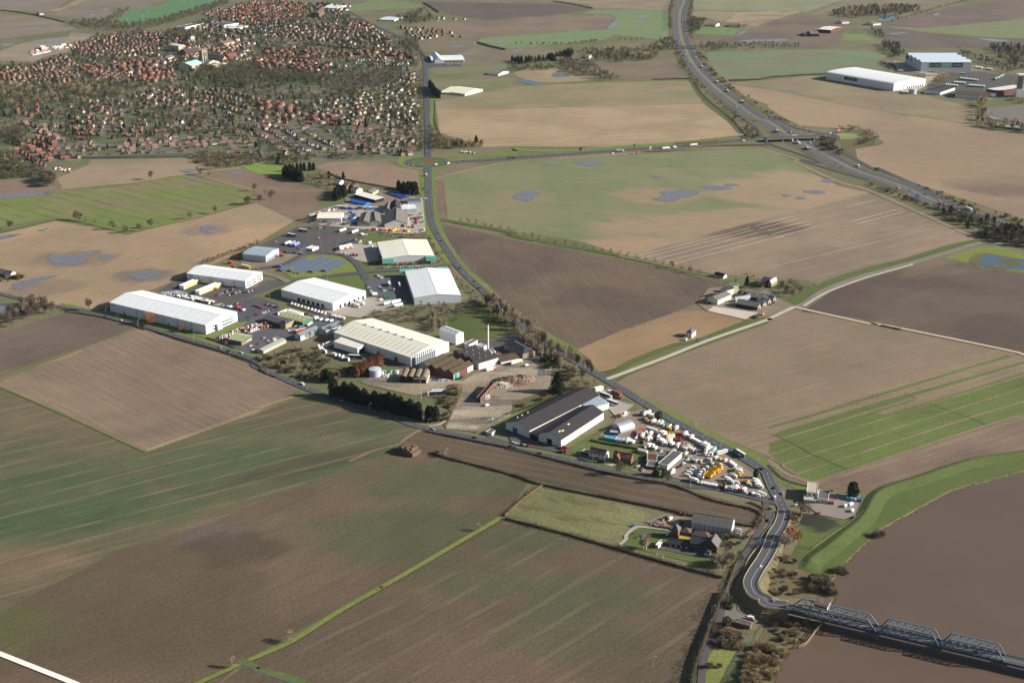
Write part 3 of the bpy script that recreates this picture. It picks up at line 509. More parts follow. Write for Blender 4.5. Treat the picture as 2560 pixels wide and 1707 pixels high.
ov('lawn',"b1 600,1085 950,1055 990,1110 1040,1240 1005,1230 820,1165 620,1110 540,1090",lawn_m);ov('lawn',"b1 250,1020 480,890 620,880 800,900 900,960 930,1020 800,1035 450,1080 330,1085",fieldmat('estate_grass',rgb(124,126,72),rgb(108,118,58),None,fine=0.4))
ov('lawn',"b1 940,740 1090,690 1200,720 1110,770 1000,760",lawn_m);ov('lawn',"b1 700,850 900,890 990,940 960,920 1050,1000 1650,975 1750,950 1640,1010 1000,1025 930,960 850,890",lawn_m)
ov('lawn',"b1 1700,1480 2000,1330 2200,1320 2350,1450 c1 2350,60 2180,170 1930,180 1830,100 1640,40",fieldmat('striped_turf',rgb(76,84,46),rgb(88,94,52),dd("b1 1700,1500 2300,1500"),streak=0.3))
ov('verge', "b0 870,1390 1010,1400 1890,1610 2205,1490 2350,1480 2350,1540 1950,1640 c0 1800,150 1330,40 b0 1100,1455", verge)
Y = lambda s, m, n='yard': sheet(n, PT(s), m, 'yard')
Y("b1 700,1385 1010,1270 1180,1250 1380,1290 1340,1360 1100,1400 950,1450 700,1420 500,1340 300,1290 240,1260 235,1250", conc_y)
Y("b1 1000,1110 1150,1070 1290,1060 1460,1290 1400,1300 1100,1270 1010,1200",asph_l);Y("b1 1060,770 1100,760 1170,960 1000,940 720,860 760,790 900,770",conc_y)
Y("b1 -100,850 380,620 600,600 1000,650 1020,690 900,770 700,830 400,850 250,840",asph_d);Y("b1 480,500 700,430 1200,330 1530,350 1560,660 1400,690 900,630 500,590",conc_y);Y("b1 800,340 1150,270 1400,300 1380,380 1100,440 850,420",gravel)
Y("b0 1590,1120 1720,1100 2260,1180 2350,1170 b1 75,1110 200,1100 250,1130 0,1215 b0 2250,1245 1900,1310 1450,1215",asph_d);Y("b1 0,950 100,940 250,870 420,840 450,870 250,960 0,1000 b0 2230,990 2200,920",gravel)
Y("b0 1440,1220 1640,1200 2000,1300 2230,1390 1900,1320",conc_y);Y("b0 2210,1490 2020,1330 2350,1260 b1 200,1320 200,1400 0,1440 b0 2350,1450",asph);Y("b0 1950,1640 2200,1560 b1 0,1410 180,1380 320,1380 700,1440 760,1470 c1 820,10 350,200 200,140 0,260 c0 2300,310 2150,260 1900,170",asph_l)
Y("c1 620,200 720,180 1010,270 1430,420 1530,450 1380,450 1200,400 960,360 860,330 640,290",asph_d);Y("c1 950,560 1150,500 1330,440 1650,560 1900,560 2050,470 2230,400 2350,380 2350,620 2350,800 2340,880 2030,1030 1740,1000 1800,860 1880,650 1650,640 1700,720 1420,690 1000,590",demo,'demolition_ground')
Y("c2 -10,380 100,340 370,400 360,520 340,640 0,760 -10,600",demo,'demolition_ground');Y("c1 1930,180 2180,190 2350,130 c2 130,180 360,300 210,380 110,360 0,420 c1 2300,420 2200,340",asph_d)
Y("c1 1600,640 1900,600 1890,660 1740,990 1720,960 1800,860",rough);Y("c2 -60,1000 -60,960 150,1090 450,1180 540,1200 500,1235 350,1200 0,1130 c1 2100,1050 2150,1100 2350,1150",asph_d)
Y("c2 790,670 850,640 930,720 1120,780 1000,880 960,900 840,760",conc_y);Y("c2 960,900 1180,820 1300,860 1450,970 1620,1050 1850,1180 2000,1260 2200,1400 2300,1567 c3 -60,1600 c2 2100,1580 1700,1500 1480,1450 1420,1400 1600,1240 1400,1200 1150,1150 800,1060 900,980",tarmac('oily_yard',rgb(134,118,104),0.28))
ov('lawn',"c2 540,1200 640,1130 760,1100 1000,1140 1240,1220 1420,1390 1500,1470 1200,1420 900,1350 640,1290",lawn_m);Y("c2 640,1230 760,1280 700,1290 610,1270",asph_l);Y("c2 850,1290 960,1330 910,1345 840,1320",conc_y);Y("c2 1080,1380 1240,1340 1420,1390 1250,1420",gravel)
ov('verge',"c2 460,1170 960,950 1000,980 540,1210",fieldmat('yard_edge',rgb(112,96,62),rgb(98,98,56),None));ov('verge',"c2 -200,960 -10,870 680,640 800,600 790,660 690,665 0,945 -120,1010",verge)
ov('verge', "c2 0,700 0,660 400,640 750,560 800,600 500,690 100,820 -30,880", rough)
Y("b2 1700,1320 1800,1180 1990,1160 2060,1200 2200,1200 2350,1180 b3 60,1250 100,1280 230,1350 -10,1440 b2 2150,1470 1790,1390",gravel);Y("b2 1795,1385 1850,1345 2260,1405 2140,1465",tarmac('pale_slab',rgb(186,174,160),0.2),'concrete_pad')
Y("c3 380,1570 480,1565 700,1610 850,1600 D 1975,1150 1960,1190 d3 880,0 700,70 480,30 D 1850,1160",tarmac('pub_car_park',rgb(132,122,114),0.2),'car_park');Y("c2 1690,170 1800,150 1830,185 1720,210",asph_l)
Y("d2 1220,90 1400,20 1540,40 1660,80 1650,140 1460,140 1300,125",gravel);Y("d2 1300,330 1430,270 1640,330 1870,380 1840,420 1640,400 1380,350",asph_d);ov('lawn',"d2 1000,290 1040,250 1150,160 1240,150 1440,180 1420,270 1290,330 1620,400 1860,440 1800,520 1600,450 1180,350",lawn_m);strip('drive',"d2 990,300 1045,250 1050,210 1120,150 1200,138 1440,165",3.0,conc_y,'yard',4)
Y("d2 1940,830 2070,810 2260,900 2290,940 2330,980 2210,1030 2050,1000 1930,960",tarmac('yard_gravel',rgb(118,108,98),0.2));ov('verge',"d2 1890,1040 2200,1080 2210,1120 2100,1120 1900,1060",rough)
Y("a1 1540,540 1600,520 1620,590 1900,590 1880,610 1620,620 1560,640",asph);Y("a3 1150,560 1400,640 1480,670 1560,680 1480,780 1300,870 1200,850 1150,830 1440,790 1440,680 1180,640",conc_y);Y("a3 1480,780 1700,680 1900,660 2200,690 2700,690 2700,860 2350,900 2080,900 1720,880 1450,870",asph_d);Y("a3 1960,1000 2350,960 2700,960 2700,1230 2350,1200 1990,1150",tarmac('lorry_park',rgb(112,104,98),0.2));Y("a3 1860,600 2100,640 2050,660 1860,650",gravel)
# building kit
glass_m = paint('window_glass', rgb(46,54,66), 0.12, 0.2, 0.8, 0, 0.6)
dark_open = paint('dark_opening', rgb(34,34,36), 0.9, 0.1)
trim_w = paint('white_trim', rgb(214,212,206), 0.5, 0.06)
CL = {}
def C_(name, r, g, b, rough=0.65, var=0.14, scale=0.25): CL[name] = paint(name, rgb(r,g,b), rough, var, scale); return CL[name]
white_clad = C_('white_cladding',222,222,218,0.5,0.06,0.05);white_roof = C_('white_roof_sheet',224,225,224,0.45,0.1,0.08);cream_clad = C_('cream_cladding',222,214,188);cream_roof = C_('cream_roof_sheet',224,219,202,0.55,0.08,0.08)
grey_clad = C_('grey_cladding',178,184,188,0.5,0.07,0.08);grey_roof = C_('grey_fibre_roof',112,108,102,0.85,0.22,0.2);dark_roof = C_('dark_fibre_roof',50,48,50,0.85,0.18,0.15);blue_roof = C_('blue_grey_roof',150,162,174,0.5,0.1)
moss_roof = C_('mossy_roof',78,68,50,0.9,0.3,0.2);green_roof = C_('green_roof_sheet',168,174,128,0.6,0.1);green_clad = C_('green_cladding',74,106,84);teal_clad = C_('teal_panel',96,166,146)
red_brick = C_('red_brick',122,84,72,0.9,0.2,0.6);dark_brick = C_('dark_brick',92,62,54,0.9,0.2,0.6);buff_brick = C_('buff_brick',158,136,108,0.9,0.15,0.6);brown_brick = C_('brown_brick',108,84,70,0.9,0.2,0.6)
render_w = C_('white_render',220,214,204,0.8,0.08,0.5);render_c = C_('cream_render',176,162,140,0.8,0.1,0.5);red_sheet = C_('red_sheeting',108,60,54,0.7,0.15);steel = paint('galvanised_steel',rgb(176,180,184),0.4,0.1,0.3,0.4);rust = C_('rusty_steel',116,82,66,0.8,0.25,0.5)
tile_o = C_('orange_tile',138,88,70,0.85,0.22,0.5);tile_r = C_('red_tile',120,82,70,0.85,0.22,0.5);tile_b = C_('brown_tile',92,76,70,0.85,0.2,0.5);tile_g = C_('grey_slate',92,90,92,0.7,0.2,0.5);tile_d = C_('dark_slate',62,62,68,0.7,0.2,0.5);tile_p = C_('pinkish_tile',126,102,92,0.85,0.2,0.5)
stone_m = C_('pale_stone',196,182,154,0.85,0.16,0.3);copper = C_('copper_roof',156,206,188,0.6,0.1,0.3);lead = C_('lead_roof',96,108,122,0.5,0.12,0.3);black_m = C_('black_trim',40,40,42);blue_m = C_('blue_sheet',40,108,190,0.5,0.2,0.3);yellow_m = C_('yellow_panel',232,184,48);timber = C_('weathered_timber',140,118,92,0.9,0.2,0.5);felt = C_('flat_felt_roof',88,86,88,0.9,0.18,0.3)
class Shed:
 def __init__(s,name,label,pts,he,rise=0.0,ridge='AB',wall=white_clad,roof=white_roof,cat='warehouse',kind='gable',sheets=0,over=0.35,group=None,thick=0.22,plinth=None,depth=None,panels=0,gap=False):
  A, B, C = [Vector(p) for p in pts[:3]]
  u = (B-A).normalized(); pr = Vector((-u.y, u.x)); dep = (C-B).dot(pr) if depth is None else depth
  s.flip = dep < 0
  if s.flip: u = -u; pr = -pr; dep = -dep; org = B
  else: org = A
  L = (B-A).length; s.L, s.W = L, dep; s.he, s.rise = he, rise
  a = Vector((0,0)); b = Vector((L,0)); c = Vector((L,dep)); d = Vector((0,dep))
  s.cor = dict(zip('ABCD', (b,a,d,c) if s.flip else (a,b,c,d)))
  s.o = thing(name, label, cat, org, math.atan2(u.y, u.x), group)
  s.alongx = ridge == 'AB'; s.kind = kind; s.roofm = roof
  n = (len(s.o.children))
  s.walls(wall, panels);
  if not gap: s.roof(roof, sheets, over, thick)
 def cross(s, t):                      # roof height at cross position t in 0..1
  k = s.kind
  if k == 'gable': return s.he+s.rise*(1-abs(2*t-1))
  if k == 'mono': return s.he+s.rise*t
  if k == 'barrel': return s.he+s.rise*math.sqrt(max(0, 1-(2*t-1)**2))
  return s.he
 def prof(s):
  if s.kind == 'gable': return [0, .5, 1]
  if s.kind == 'barrel': return [0.5-0.5*math.cos(math.pi*i/10) for i in range(11)]
  return [0, 1]
 def walls(s, m, panels):
  mb = MB(); L, W = s.L, s.W; z0 = -0.8
  hip = s.kind in ('hip', 'flat')
  def quad(p, q, h): mb.add([(p.x,p.y,z0),(q.x,q.y,z0),(q.x,q.y,h),(p.x,p.y,h)], [(0,1,2,3)])
  P = [Vector((0,0)), Vector((L,0)), Vector((L,W)), Vector((0,W))]
  if hip:
   for i in range(4): quad(P[i], P[(i+1)%4], s.he)
  else:
   T = s.prof()
   if s.alongx:
    quad(P[0], P[1], s.cross(0)); quad(P[2], P[3], s.cross(1))
    for x, o in ((0, -1), (L, 1)):
     v = [(x, W*t, s.cross(t)) for t in T]+[(x, W, z0), (x, 0, z0)]; f = tuple(range(len(v))); mb.add(v, [f if o < 0 else f[::-1]])
   else:
    quad(P[3], P[0], s.cross(0)); quad(P[1], P[2], s.cross(1))
    for y, o in ((0, 1), (W, -1)):
     v = [(L*t, y, s.cross(t)) for t in T]+[(L, y, z0), (0, y, z0)]; f = tuple(range(len(v))); mb.add(v, [f if o < 0 else f[::-1]])
  s.wall = PM('wall', mb, m, s.o)
 def slab(s, mb, x0, x1, T, over, th, lift=0.0):
  W = s.W if s.alongx else s.L
  for t0, t1 in zip(T, T[1:]):
   c0, c1 = t0*W-(over if t0 == 0 else 0), t1*W+(over if t1 == 1 else 0)
   sl = (s.cross(t1)-s.cross(t0))/((t1-t0)*W) if t1 > t0 else 0
   h0 = s.cross(t0)-(over*sl if t0 == 0 else 0)+0.05+lift; h1 = s.cross(t1)+(over*sl if t1 == 1 else 0)+0.05+lift
   q = [(x0,c0,h0),(x1,c0,h0),(x1,c1,h1),(x0,c1,h1)]
   if not s.alongx: q = [(b, a, c) for a, b, c in q][::-1]
   mb.add(q+[(a,b,c+th) for a,b,c in q], [(3,2,1,0),(4,5,6,7),(0,1,5,4),(1,2,6,5),(2,3,7,6),(3,0,4,7)])
 def roof(s, m, sheets, over, th):
  R0 = s.L if s.alongx else s.W
  if s.kind == 'hip':
   L, W, h = s.L, s.W, s.he; o = over; k = min(L, W)/2; r = s.rise
   if L >= W: a, b = (k, W/2, h+r), (L-k, W/2, h+r)
   else: a, b = (L/2, k, h+r), (L/2, W-k, h+r)
   e = [(-o,-o,h-0.1),(L+o,-o,h-0.1),(L+o,W+o,h-0.1),(-o,W+o,h-0.1)]
   f = [(0,1,5,4),(1,2,5),(2,3,4,5),(3,0,4),(3,2,1,0)] if L >= W else [(0,1,4),(1,2,5,4),(2,3,5),(3,0,4,5),(3,2,1,0)]
   s.rf = part('roof', mesh('roof', e+[a,b], f, m), s.o); return
  if s.kind == 'flat':
   mb = MB(); mb.box(-0.1, s.L+0.1, -0.1, s.W+0.1, s.he-0.25, s.he+0.05); s.rf = PM('roof', mb, m, s.o)
   mb = MB()
   for x0,x1,y0,y1 in ((-.25,s.L+.25,-.25,.1),(-.25,s.L+.25,s.W-.1,s.W+.25),(-.25,.1,.1,s.W-.1),(s.L-.1,s.L+.25,.1,s.W-.1)): mb.box(x0,x1,y0,y1,s.he-0.3,s.he+0.35)
   PM('parapet', mb, trim_w if s.rise == 0 else s.wall.data.materials[0], s.rf); return
  T = s.prof()
  if not sheets:
   mb = MB(); s.slab(mb, -over, R0+over, T, over, th); s.rf = PM('roof', mb, m, s.o)
  else:
   s.rf = None; n = max(2, round(R0/sheets)); st = (R0+2*over)/n
   mb = MB(); s.slab(mb, -over+0.05, R0+over-0.05, T, over-0.06, th*0.5); s.rf = PM('roof', mb, m, s.o)
   mb = MB(); s.slab(mb, 0.09, st-0.09, T, over, th*0.35, th*0.5); me = mb.me('roof_sheet', m)
   for i in range(n):
    q = part('roof_sheet', me, s.rf); d = -over+i*st; q.location = (d, 0, R.uniform(0, 0.05)) if s.alongx else (0, d, R.uniform(0, 0.05))
  if s.kind == 'gable':
   W = s.W if s.alongx else s.L; mb = MB(); h = s.he+s.rise+th+0.05; a = (-over, W/2, h); b = (R0+over, W/2, h)
   if not s.alongx: a, b = (a[1],a[0],a[2]), (b[1],b[0],b[2])
   part('ridge_cap', mb.bar(a, b, 0.7, 0.16).me('ridge_cap', m), s.rf)
 def face(s, f):
  p, q = s.cor[f[0]], s.cor[f[1]]; d = (q-p); ctr = Vector((s.L/2, s.W/2)); n = Vector((d.y, -d.x)).normalized()
  if n.dot((p+q)/2-ctr) < 0: n = -n
  return p, q, n
 def panel(s, name, f, t0, t1, z0, z1, m, out=0.07, parent=None):
  p, q, n = s.face(f); a = p.lerp(q, t0)-n*0.1; b = p.lerp(q, t1)-n*0.1; c = b+n*(out+0.1); d = a+n*(out+0.1)
  v = [(k.x,k.y,z) for z in (z0, z1) for k in (a,b,c,d)]
  return part(name, mesh(name, v, [(0,1,2,3),(7,6,5,4),(0,4,5,1),(1,5,6,2),(2,6,7,3),(3,7,4,0)], m), parent or s.o)
 def row(s, name, f, n, w, z0, z1, m, t0=0.04, t1=0.96, out=0.07, frame=None):
  p, q, _ = s.face(f); L = (q-p).length; hw = w/2/L
  for i in range(n):
   t = t0+(t1-t0)*(i+.5)/n
   o = s.panel(name, f, t-hw, t+hw, z0, z1, m, out)
   if frame: s.panel('sill', f, t-hw*1.15, t+hw*1.15, z0-0.18, z0-0.02, frame, out+0.08, o)
  return s
 def pipes(s, f, n, m=black_m, w=0.3):
  for i in range(1, n): s.panel('downpipe', f, i/n-w/2/(s.face(f)[1]-s.face(f)[0]).length, i/n+w/2/(s.face(f)[1]-s.face(f)[0]).length, 0, s.he-0.1, m, 0.16)
  return s
 def on_roof(s, name, x, c, dx, dc, m, h=0.08):
  W = s.W if s.alongx else s.L; mb = MB(); k = []
  for xx, cc in ((x-dx/2,c-dc/2),(x+dx/2,c-dc/2),(x+dx/2,c+dc/2),(x-dx/2,c+dc/2)):
   z = s.cross(cc)+0.36; k.append((xx, cc*W, z) if s.alongx else (cc*W, xx, z))
  mb.add(k+[(a,b,z+h) for a,b,z in k], [(3,2,1,0),(4,5,6,7),(0,1,5,4),(1,2,6,5),(2,3,7,6),(3,0,4,7)])
  return part(name, mb.me(name, m), s.rf)
 def lights(s, n, dx=1.2, m=None, cs=(0.25,0.75), dc=0.3):
  R0 = s.L if s.alongx else s.W
  for c in cs:
   for i in range(n): s.on_roof('rooflight', R0*(i+.5)/n, c, dx, dc, m or CL.get('rl') or C_('rl', 200,202,196))
  return s
 def chimney(s, x, y, m=red_brick, w=0.8, h=1.6):
  z = (s.he+s.rise) if s.kind != 'flat' else s.he
  mb = MB(); mb.box(x-w/2,x+w/2,y-w/2,y+w/2,z-1.6,z+h); o = PM('chimney', mb, m, s.rf)
  return s
 def house_bits(s, faces='AB BC', n=3, storeys=2, m=glass_m, w=1.2):
  for f in faces.split():
   p, q, _ = s.face(f); k = max(1, int((q-p).length/3.2)) if n is None else n
   for st in range(storeys): s.row('window', f, k, w, 1.0+st*2.6, 2.2+st*2.6, m, frame=trim_w)
  p,q,_ = s.face(faces.split()[0]);L = (q-p).length;s.panel('door',faces.split()[0],0.5-0.5/L,0.5+0.5/L,0,2.1,trim_w if R.random() < .5 else red_sheet,0.1)
  return s
def lettering(txt, s, f, t, z, size, m, name='lettering', out=0.12):
 cu = bpy.data.curves.new(name, 'FONT'); cu.body = txt; cu.size = size; cu.extrude = 0.03; cu.align_x = 'CENTER'
 o = bpy.data.objects.new(name, cu); COL.objects.link(o); bpy.context.view_layer.update()
 me = bpy.data.meshes.new_from_object(o.evaluated_get(bpy.context.evaluated_depsgraph_get())); bpy.data.objects.remove(o); me.name = name
 me.materials.clear(); me.materials.append(m)
 p, q, n = s.face(f); c = p.lerp(q, t)+n*out
 o = part(name, me, s.o, (c.x, c.y, z)); o.rotation_euler = (math.pi/2, 0, math.atan2(n.y, n.x)+math.pi/2)
 return o
# business park and factory
S = lambda name, label, s, *a, **k: Shed(name, label, PT(s), *a, **k)
b = S('warehouse','longest white warehouse with low pitched roof beside the lower road',"b0 1015,1388 1895,1600 2205,1482",10.5,4,sheets=6);b.pipes('AB',7);b.row('door','AB',4,1.6,0,2.4,dark_open);b.panel('window','BC',.2,.85,5.2,6.6,glass_m);b.panel('window','BC',.2,.85,1.6,3.2,glass_m);b.panel('entrance','BC',.3,.45,0,7,grey_clad,3);b.lights(14,.9,C_('faint_rooflight',204,207,208),(.25,.75),.36);b.panel('name_plate','AB',.012,.06,8,9.2,C_('lilac_plate',150,150,190),.15)
b = S('warehouse','white depot with row of dark loading bays facing a concrete apron',"b1 235,1255 708,1385 1010,1270",9,3.2,sheets=6);b.row('loading_door','AB',6,4.6,0.6,4.6,dark_open,.3,.85);b.row('loading_door','BC',6,3.4,0,4.4,dark_open,.15,.98);b.pipes('AB',5,grey_clad);b.lights(9,.9,CL['faint_rooflight'],(.25,.75),.36)
b = S('warehouse','broad white shed with grey gable and green canopies by the main road',"b1 1455,1330 1880,1305 1745,1062",8.5,3,'BC',wall=grey_clad,sheets=7);b.panel('door','AB',.3,.32,0,2.2,dark_open);b.panel('door','AB',.62,.64,0,2.2,dark_open)
b.panel('canopy', 'CD', .0, .25, 5.5, 8.9, teal_clad, 9); b.panel('canopy', 'CD', .75, 1.12, 5.5, 8.9, teal_clad, 9)
b = S('warehouse','pale-roofed warehouse with teal green corner wings and brick base',"b1 1168,965 1638,938 1500,792",8.5,2.6,'BC',wall=grey_clad,roof=cream_roof,sheets=7);b.panel('brick_base','AB',.02,.98,0,2.6,buff_brick,.25);b.row('window','AB',9,2,1,2.1,glass_m,.1,.95,.33);b.panel('corner_wing','AB',-.02,.2,3,8.4,teal_clad,4);b.panel('corner_wing','AB',.83,1.03,3,8.4,teal_clad,4)
b = S('warehouse','small blue-grey roofed depot with glazed end by the bare hedge',"b0 2230,918 b1 93,940 248,872",8,2.2,roof=blue_roof,wall=grey_clad,sheets=6);b.row('window','BC',12,1.6,.6,3,glass_m);b.panel('fascia','BC',0,1,5.2,5.7,trim_w,.2)
b = S('warehouse','white parcel depot with small amber name mark and office windows on its end',"b0 1720,1110 2258,1182 b1 78,1100",9.5,3.2,sheets=6);b.pipes('AB',5);b.row('window','BC',3,9,5.4,6.8,glass_m);b.row('window','BC',3,9,1.4,3,glass_m);b.row('door','AB',3,1.5,0,2.3,dark_open);b.lights(9,.9,CL['faint_rooflight'],(.25,.75),.36);b.panel('name_mark','AB',.04,.1,7,8,C_('amber_mark',206,150,60),.15);b.panel('sign_band','BC',.6,.98,7.6,8.8,yellow_m,.2)
for lab,s in (('shorter cross-dock with yellow doors behind the parcel depot',"b0 1690,1192 1852,1120 1830,1105"),('longer cross-dock with yellow doors behind the parcel depot',"b0 1835,1243 2040,1158 2015,1143")):
 b = S('loading_dock', lab, s, 4.6, .3, wall=white_clad, cat='loading dock', kind='flat'); b.row('dock_door', 'AB', 12, 2.4, .8, 3.6, yellow_m)
b = S('factory','huge cream-roofed factory hall with rows of rooflights beside the brown sheds',"c1 718,192 1425,428 1855,312",10,5,roof=cream_roof,wall=white_clad,sheets=6);b.lights(16,1.2,C_('translucent_sheet',184,178,158),(.22,.78),.26);b.panel('door','AB',.79,.83,0,5,rust);b.pipes('AB',12,grey_clad,.15)
for i in range(7): b.on_roof('vent', b.L*(.18+.1*i), .5, 2.2, .02, steel, 1.1)
for i in range(10):
 mb = MB(); x = b.L+2.4; y = 4+i*3.1
 if b.flip: x = -2.4
 mb.tube((x,y,0),(x,y,9.5),1.45,1.45,12).tube((x,y,9.5),(x,y,11),1.45,.5,12);q = PM('silo',mb,steel,b.o);mb = MB();mb.tube((x,y,10.8),(x,y,12.3),.35).bar((x-.8,y,12),(x+.8,y,12.2),.3);PM('filter',mb,black_m,q)
S('annexe','cream lean-to store against the long wall of the huge factory hall',"c1 718,254 935,320 1008,288",7,1.6,'AB',roof=cream_roof,wall=white_clad,cat='store',kind='mono',sheets=6).panel('door','BC',.15,.85,0,5.4,dark_open)
b = S('store_shed','tall white windowless shed standing between turf and factory hall',"r 822,185 1105,292 1250,250",11,2.2,'AB',sheets=5,cat='shed');b.lights(4,1.2,grey_clad,(.25,),.3)
a0, a1 = P1("r 480,720"), P1("r 1060,890"); e0 = P1("r 1010,470")
for i in range(4):
 p = a0.lerp(a1, i/4); q = a0.lerp(a1, (i+1)/4); d = P1("r 1480,745")-a1
 b = Shed('workshop_shed',['first mossy-roofed workshop bay beside the silos','mossy workshop bay with broken white rooflights','third mossy-roofed workshop bay with red gable','mossy workshop bay with red, white and turquoise wall panels'][i],[p,q,q+d],6,3,'BC',wall=red_sheet if i else grey_clad,roof=moss_roof,cat='workshop',sheets=8,group='mossy workshop bays')
 if i == 1:
  for k in range(7): b.on_roof('rooflight', b.W*(.15+.09*k), .3, 2, .12, trim_w)
 if i == 3: b.panel('door','BC',.0,.1,0,5,teal_clad,.2);b.panel('wall_panel','BC',.1,.3,0,5.2,teal_clad,.12);b.panel('wall_panel','BC',.3,.7,2.5,5.6,red_sheet,.12);b.panel('opening','BC',.09,.15,0,4.4,dark_open,.26);b.panel('wall_panel','BC',.7,1,0,5.6,grey_clad,.12)
a0, a1 = P1("r 1060,515"), P1("r 1500,720"); d = P1("r 1830,615")-a1
for i in range(4):
 p = a0.lerp(a1, i/4); q = a0.lerp(a1, (i+1)/4)
 b = Shed('workshop_shed',['dark roofed rear workshop bay next to the flat plant rooms','second dark roofed rear workshop bay with small vents','third dark roofed rear workshop bay with small vents','dark roofed rear workshop bay with white side wall'][i],[p,q,q+d],7,3,'BC',wall=render_w if i == 3 else dark_brick,roof=dark_roof,cat='workshop',sheets=8,group='dark rear workshop bays')
 for k in range(3): b.on_roof('vent', b.W*(.2+.3*k), .55, .8, .05, steel, .8)
a0, a1 = P1("r 140,945"), P1("r 600,962"); d = P1("r 700,830")-a1
for i in range(4):
 p = a0.lerp(a1, i/4); q = a0.lerp(a1, (i+1)/4)
 b = Shed('barrel_shed',['barrel-roofed shed at the open gravel end of the row of four','second barrel-roofed shed in the row of four','barrel-roofed shed with pale front arch and open door','barrel-roofed shed with pale side wall next to the scrap heap'][i],[p,q,q+d],5,2.6,'BC',wall=render_w if i == 3 else black_m,roof=C_('barrel_roof',122,106,84,.85,.2),cat='shed',kind='barrel',group='row of barrel-roofed sheds')
 b.panel('door', 'AB', .12, .88, 0, 4.2, dark_open if i != 2 else dark_brick)
 if i == 2: b.panel('lintel', 'AB', .05, .95, 4.6, 6, trim_w, .12)
def cyl(name, label, cat, p, r, h, m, top=None, n=24, parts=()):
 o = thing(name, label, cat, p); mb = MB(); mb.tube((0,0,-.5),(0,0,h),r,r,n); PM('shell', mb, m, o)
 mb = MB(); mb.tube((0,0,h),(0,0,h+r*.12),r*1.02,r*.1,n); PM('roof', mb, top or m, o)
 mb = MB()
 for i in range(int(h/1.6)): mb.tube((0,0,.8+i*1.6),(0,0,.95+i*1.6),r+.05,r+.05,n,False)
 PM('hoop', mb, steel, o); return o
cyl('storage_tank', 'round pale blue-grey storage tank beside brown conifers', 'tank', P1("c1 1095,510"), 6.2, 7.5, C_('tank_paint', 176,186,190))
o = thing('chimney_stack','tall slim white steel factory chimney','chimney',P1("c1 2130,283"));mb = MB();mb.tube((0,0,0),(0,0,30),1.05,.85,14);PM('flue',mb,render_w,o);mb = MB();mb.tube((0,0,29.4),(0,0,30.6),1.1,1.1,14);PM('cap',mb,black_m,o);mb = MB();mb.bar((1.15,0,0),(1.0,0,29),.25,.1);PM('ladder',mb,steel,o);mb = MB();mb.box(-1.8,1.8,-1.8,1.8,-.3,1);PM('base',mb,conc,o)
for lab,s in (('left of two silver horizontal tanks beside the chimney',"r 1700,440"),('right of two silver horizontal tanks beside the chimney',"r 1750,430")):
 o = thing('fuel_tank',lab,'tank',P1(s),.3);mb = MB();mb.tube((0,-5,2.6),(0,5,2.6),1.3,1.3,14).tube((0,-5.5,2.6),(0,-5,2.6),.6,1.3,14);PM('shell',mb,steel,o);mb = MB();mb.box(-1.2,1.2,-4,-3,0,1.6).box(-1.2,1.2,3,4,0,1.6);PM('cradle',mb,red_brick,o)
S('bund_wall','low red brick wall in front of the silver tanks',"r 1750,490 1890,460 1880,440",1.2,.3,wall=red_brick,roof=red_brick,cat='wall',kind='flat')
S('plant_room','dark flat-roofed plant room behind the rear workshops',"r 1250,330 1330,350 1540,290",4,.2,wall=white_clad,roof=felt,cat='outbuilding',kind='flat');S('plant_room','grey flat-roofed plant room at the foot of the chimney',"r 1440,370 1535,405 1645,370",4.5,.2,wall=white_clad,roof=blue_roof,cat='outbuilding',kind='flat');S('plant_room','small tan-roofed plant room between chimney and workshops',"r 1560,440 1650,475 1700,450",3.5,.2,wall=render_w,roof=C_('tan_felt',140,130,116),cat='outbuilding',kind='flat')
b = S('office_block','long brick office block with dark hipped roof by the staff car park',"r 1935,360 2260,540 c2 172,312",6.2,3,wall=buff_brick,roof=tile_d,cat='office',kind='hip');b.house_bits('AB BC',None,2)
b = S('workshop_range','low brick range with many white windows in front of the offices',"r 1870,635 2200,560 2110,470",3.6,1.6,wall=dark_brick,roof=moss_roof,cat='workshop');b.row('window','AB',9,2.4,.8,2.4,trim_w)
b = S('container','white and red shipping container beside the workshops',"r 1640,752 1790,718 1770,700",2.6,.2,wall=render_w,roof=render_w,cat='container',kind='flat');b.panel('end_panel','AB',.75,1,.1,2.5,C_('signal_red',184,64,48),.05)
b = S('ruined_building','roofless burnt-out brick building on the demolition ground',"r 1455,1290 1530,1300 1600,1010",6,.2,wall=C_('scorched_brick',112,86,72,.9,.25,.5),roof=rust,cat='ruin',kind='flat',gap=True)
for i in range(8):
 mb = MB();y = b.W*(i+.5)/8;mb.bar((0,y,6),(b.L/2,y,7.4),.3).bar((b.L/2,y,7.4),(b.L,y,6),.3).bar((0,y,6),(b.L,y,6),.25);PM('roof_truss',mb,C_('charred_timber',70,52,44),b.o)
b.row('opening', 'AB', 1, 1.6, 1, 4, dark_open); b.row('opening', 'DA', 6, 2.4, .5, 3.8, dark_open); b.row('opening', 'BC', 6, 2.4, 1, 3.8, dark_open)
b = S('warehouse','front bay of the black-roofed warehouse with long white side wall',"c2 243,1108 450,1168 962,945",7.2,4.6,'BC',wall=C_('dirty_white',206,206,196),roof=dark_roof,sheets=9,group='black-roofed warehouse bays');b.panel('door','AB',.38,.6,0,5,dark_open);b.pipes('BC',16,grey_clad,.25);b.panel('fire_door','BC',.44,.45,0,2.2,C_('signal_red',184,64,48),.2)
for k, c in ((.12,.7),(.17,.74),(.35,.65)): b.on_roof('rooflight', b.W*k, c, 3, .06, C_('yellowed_sheet', 196,188,140))
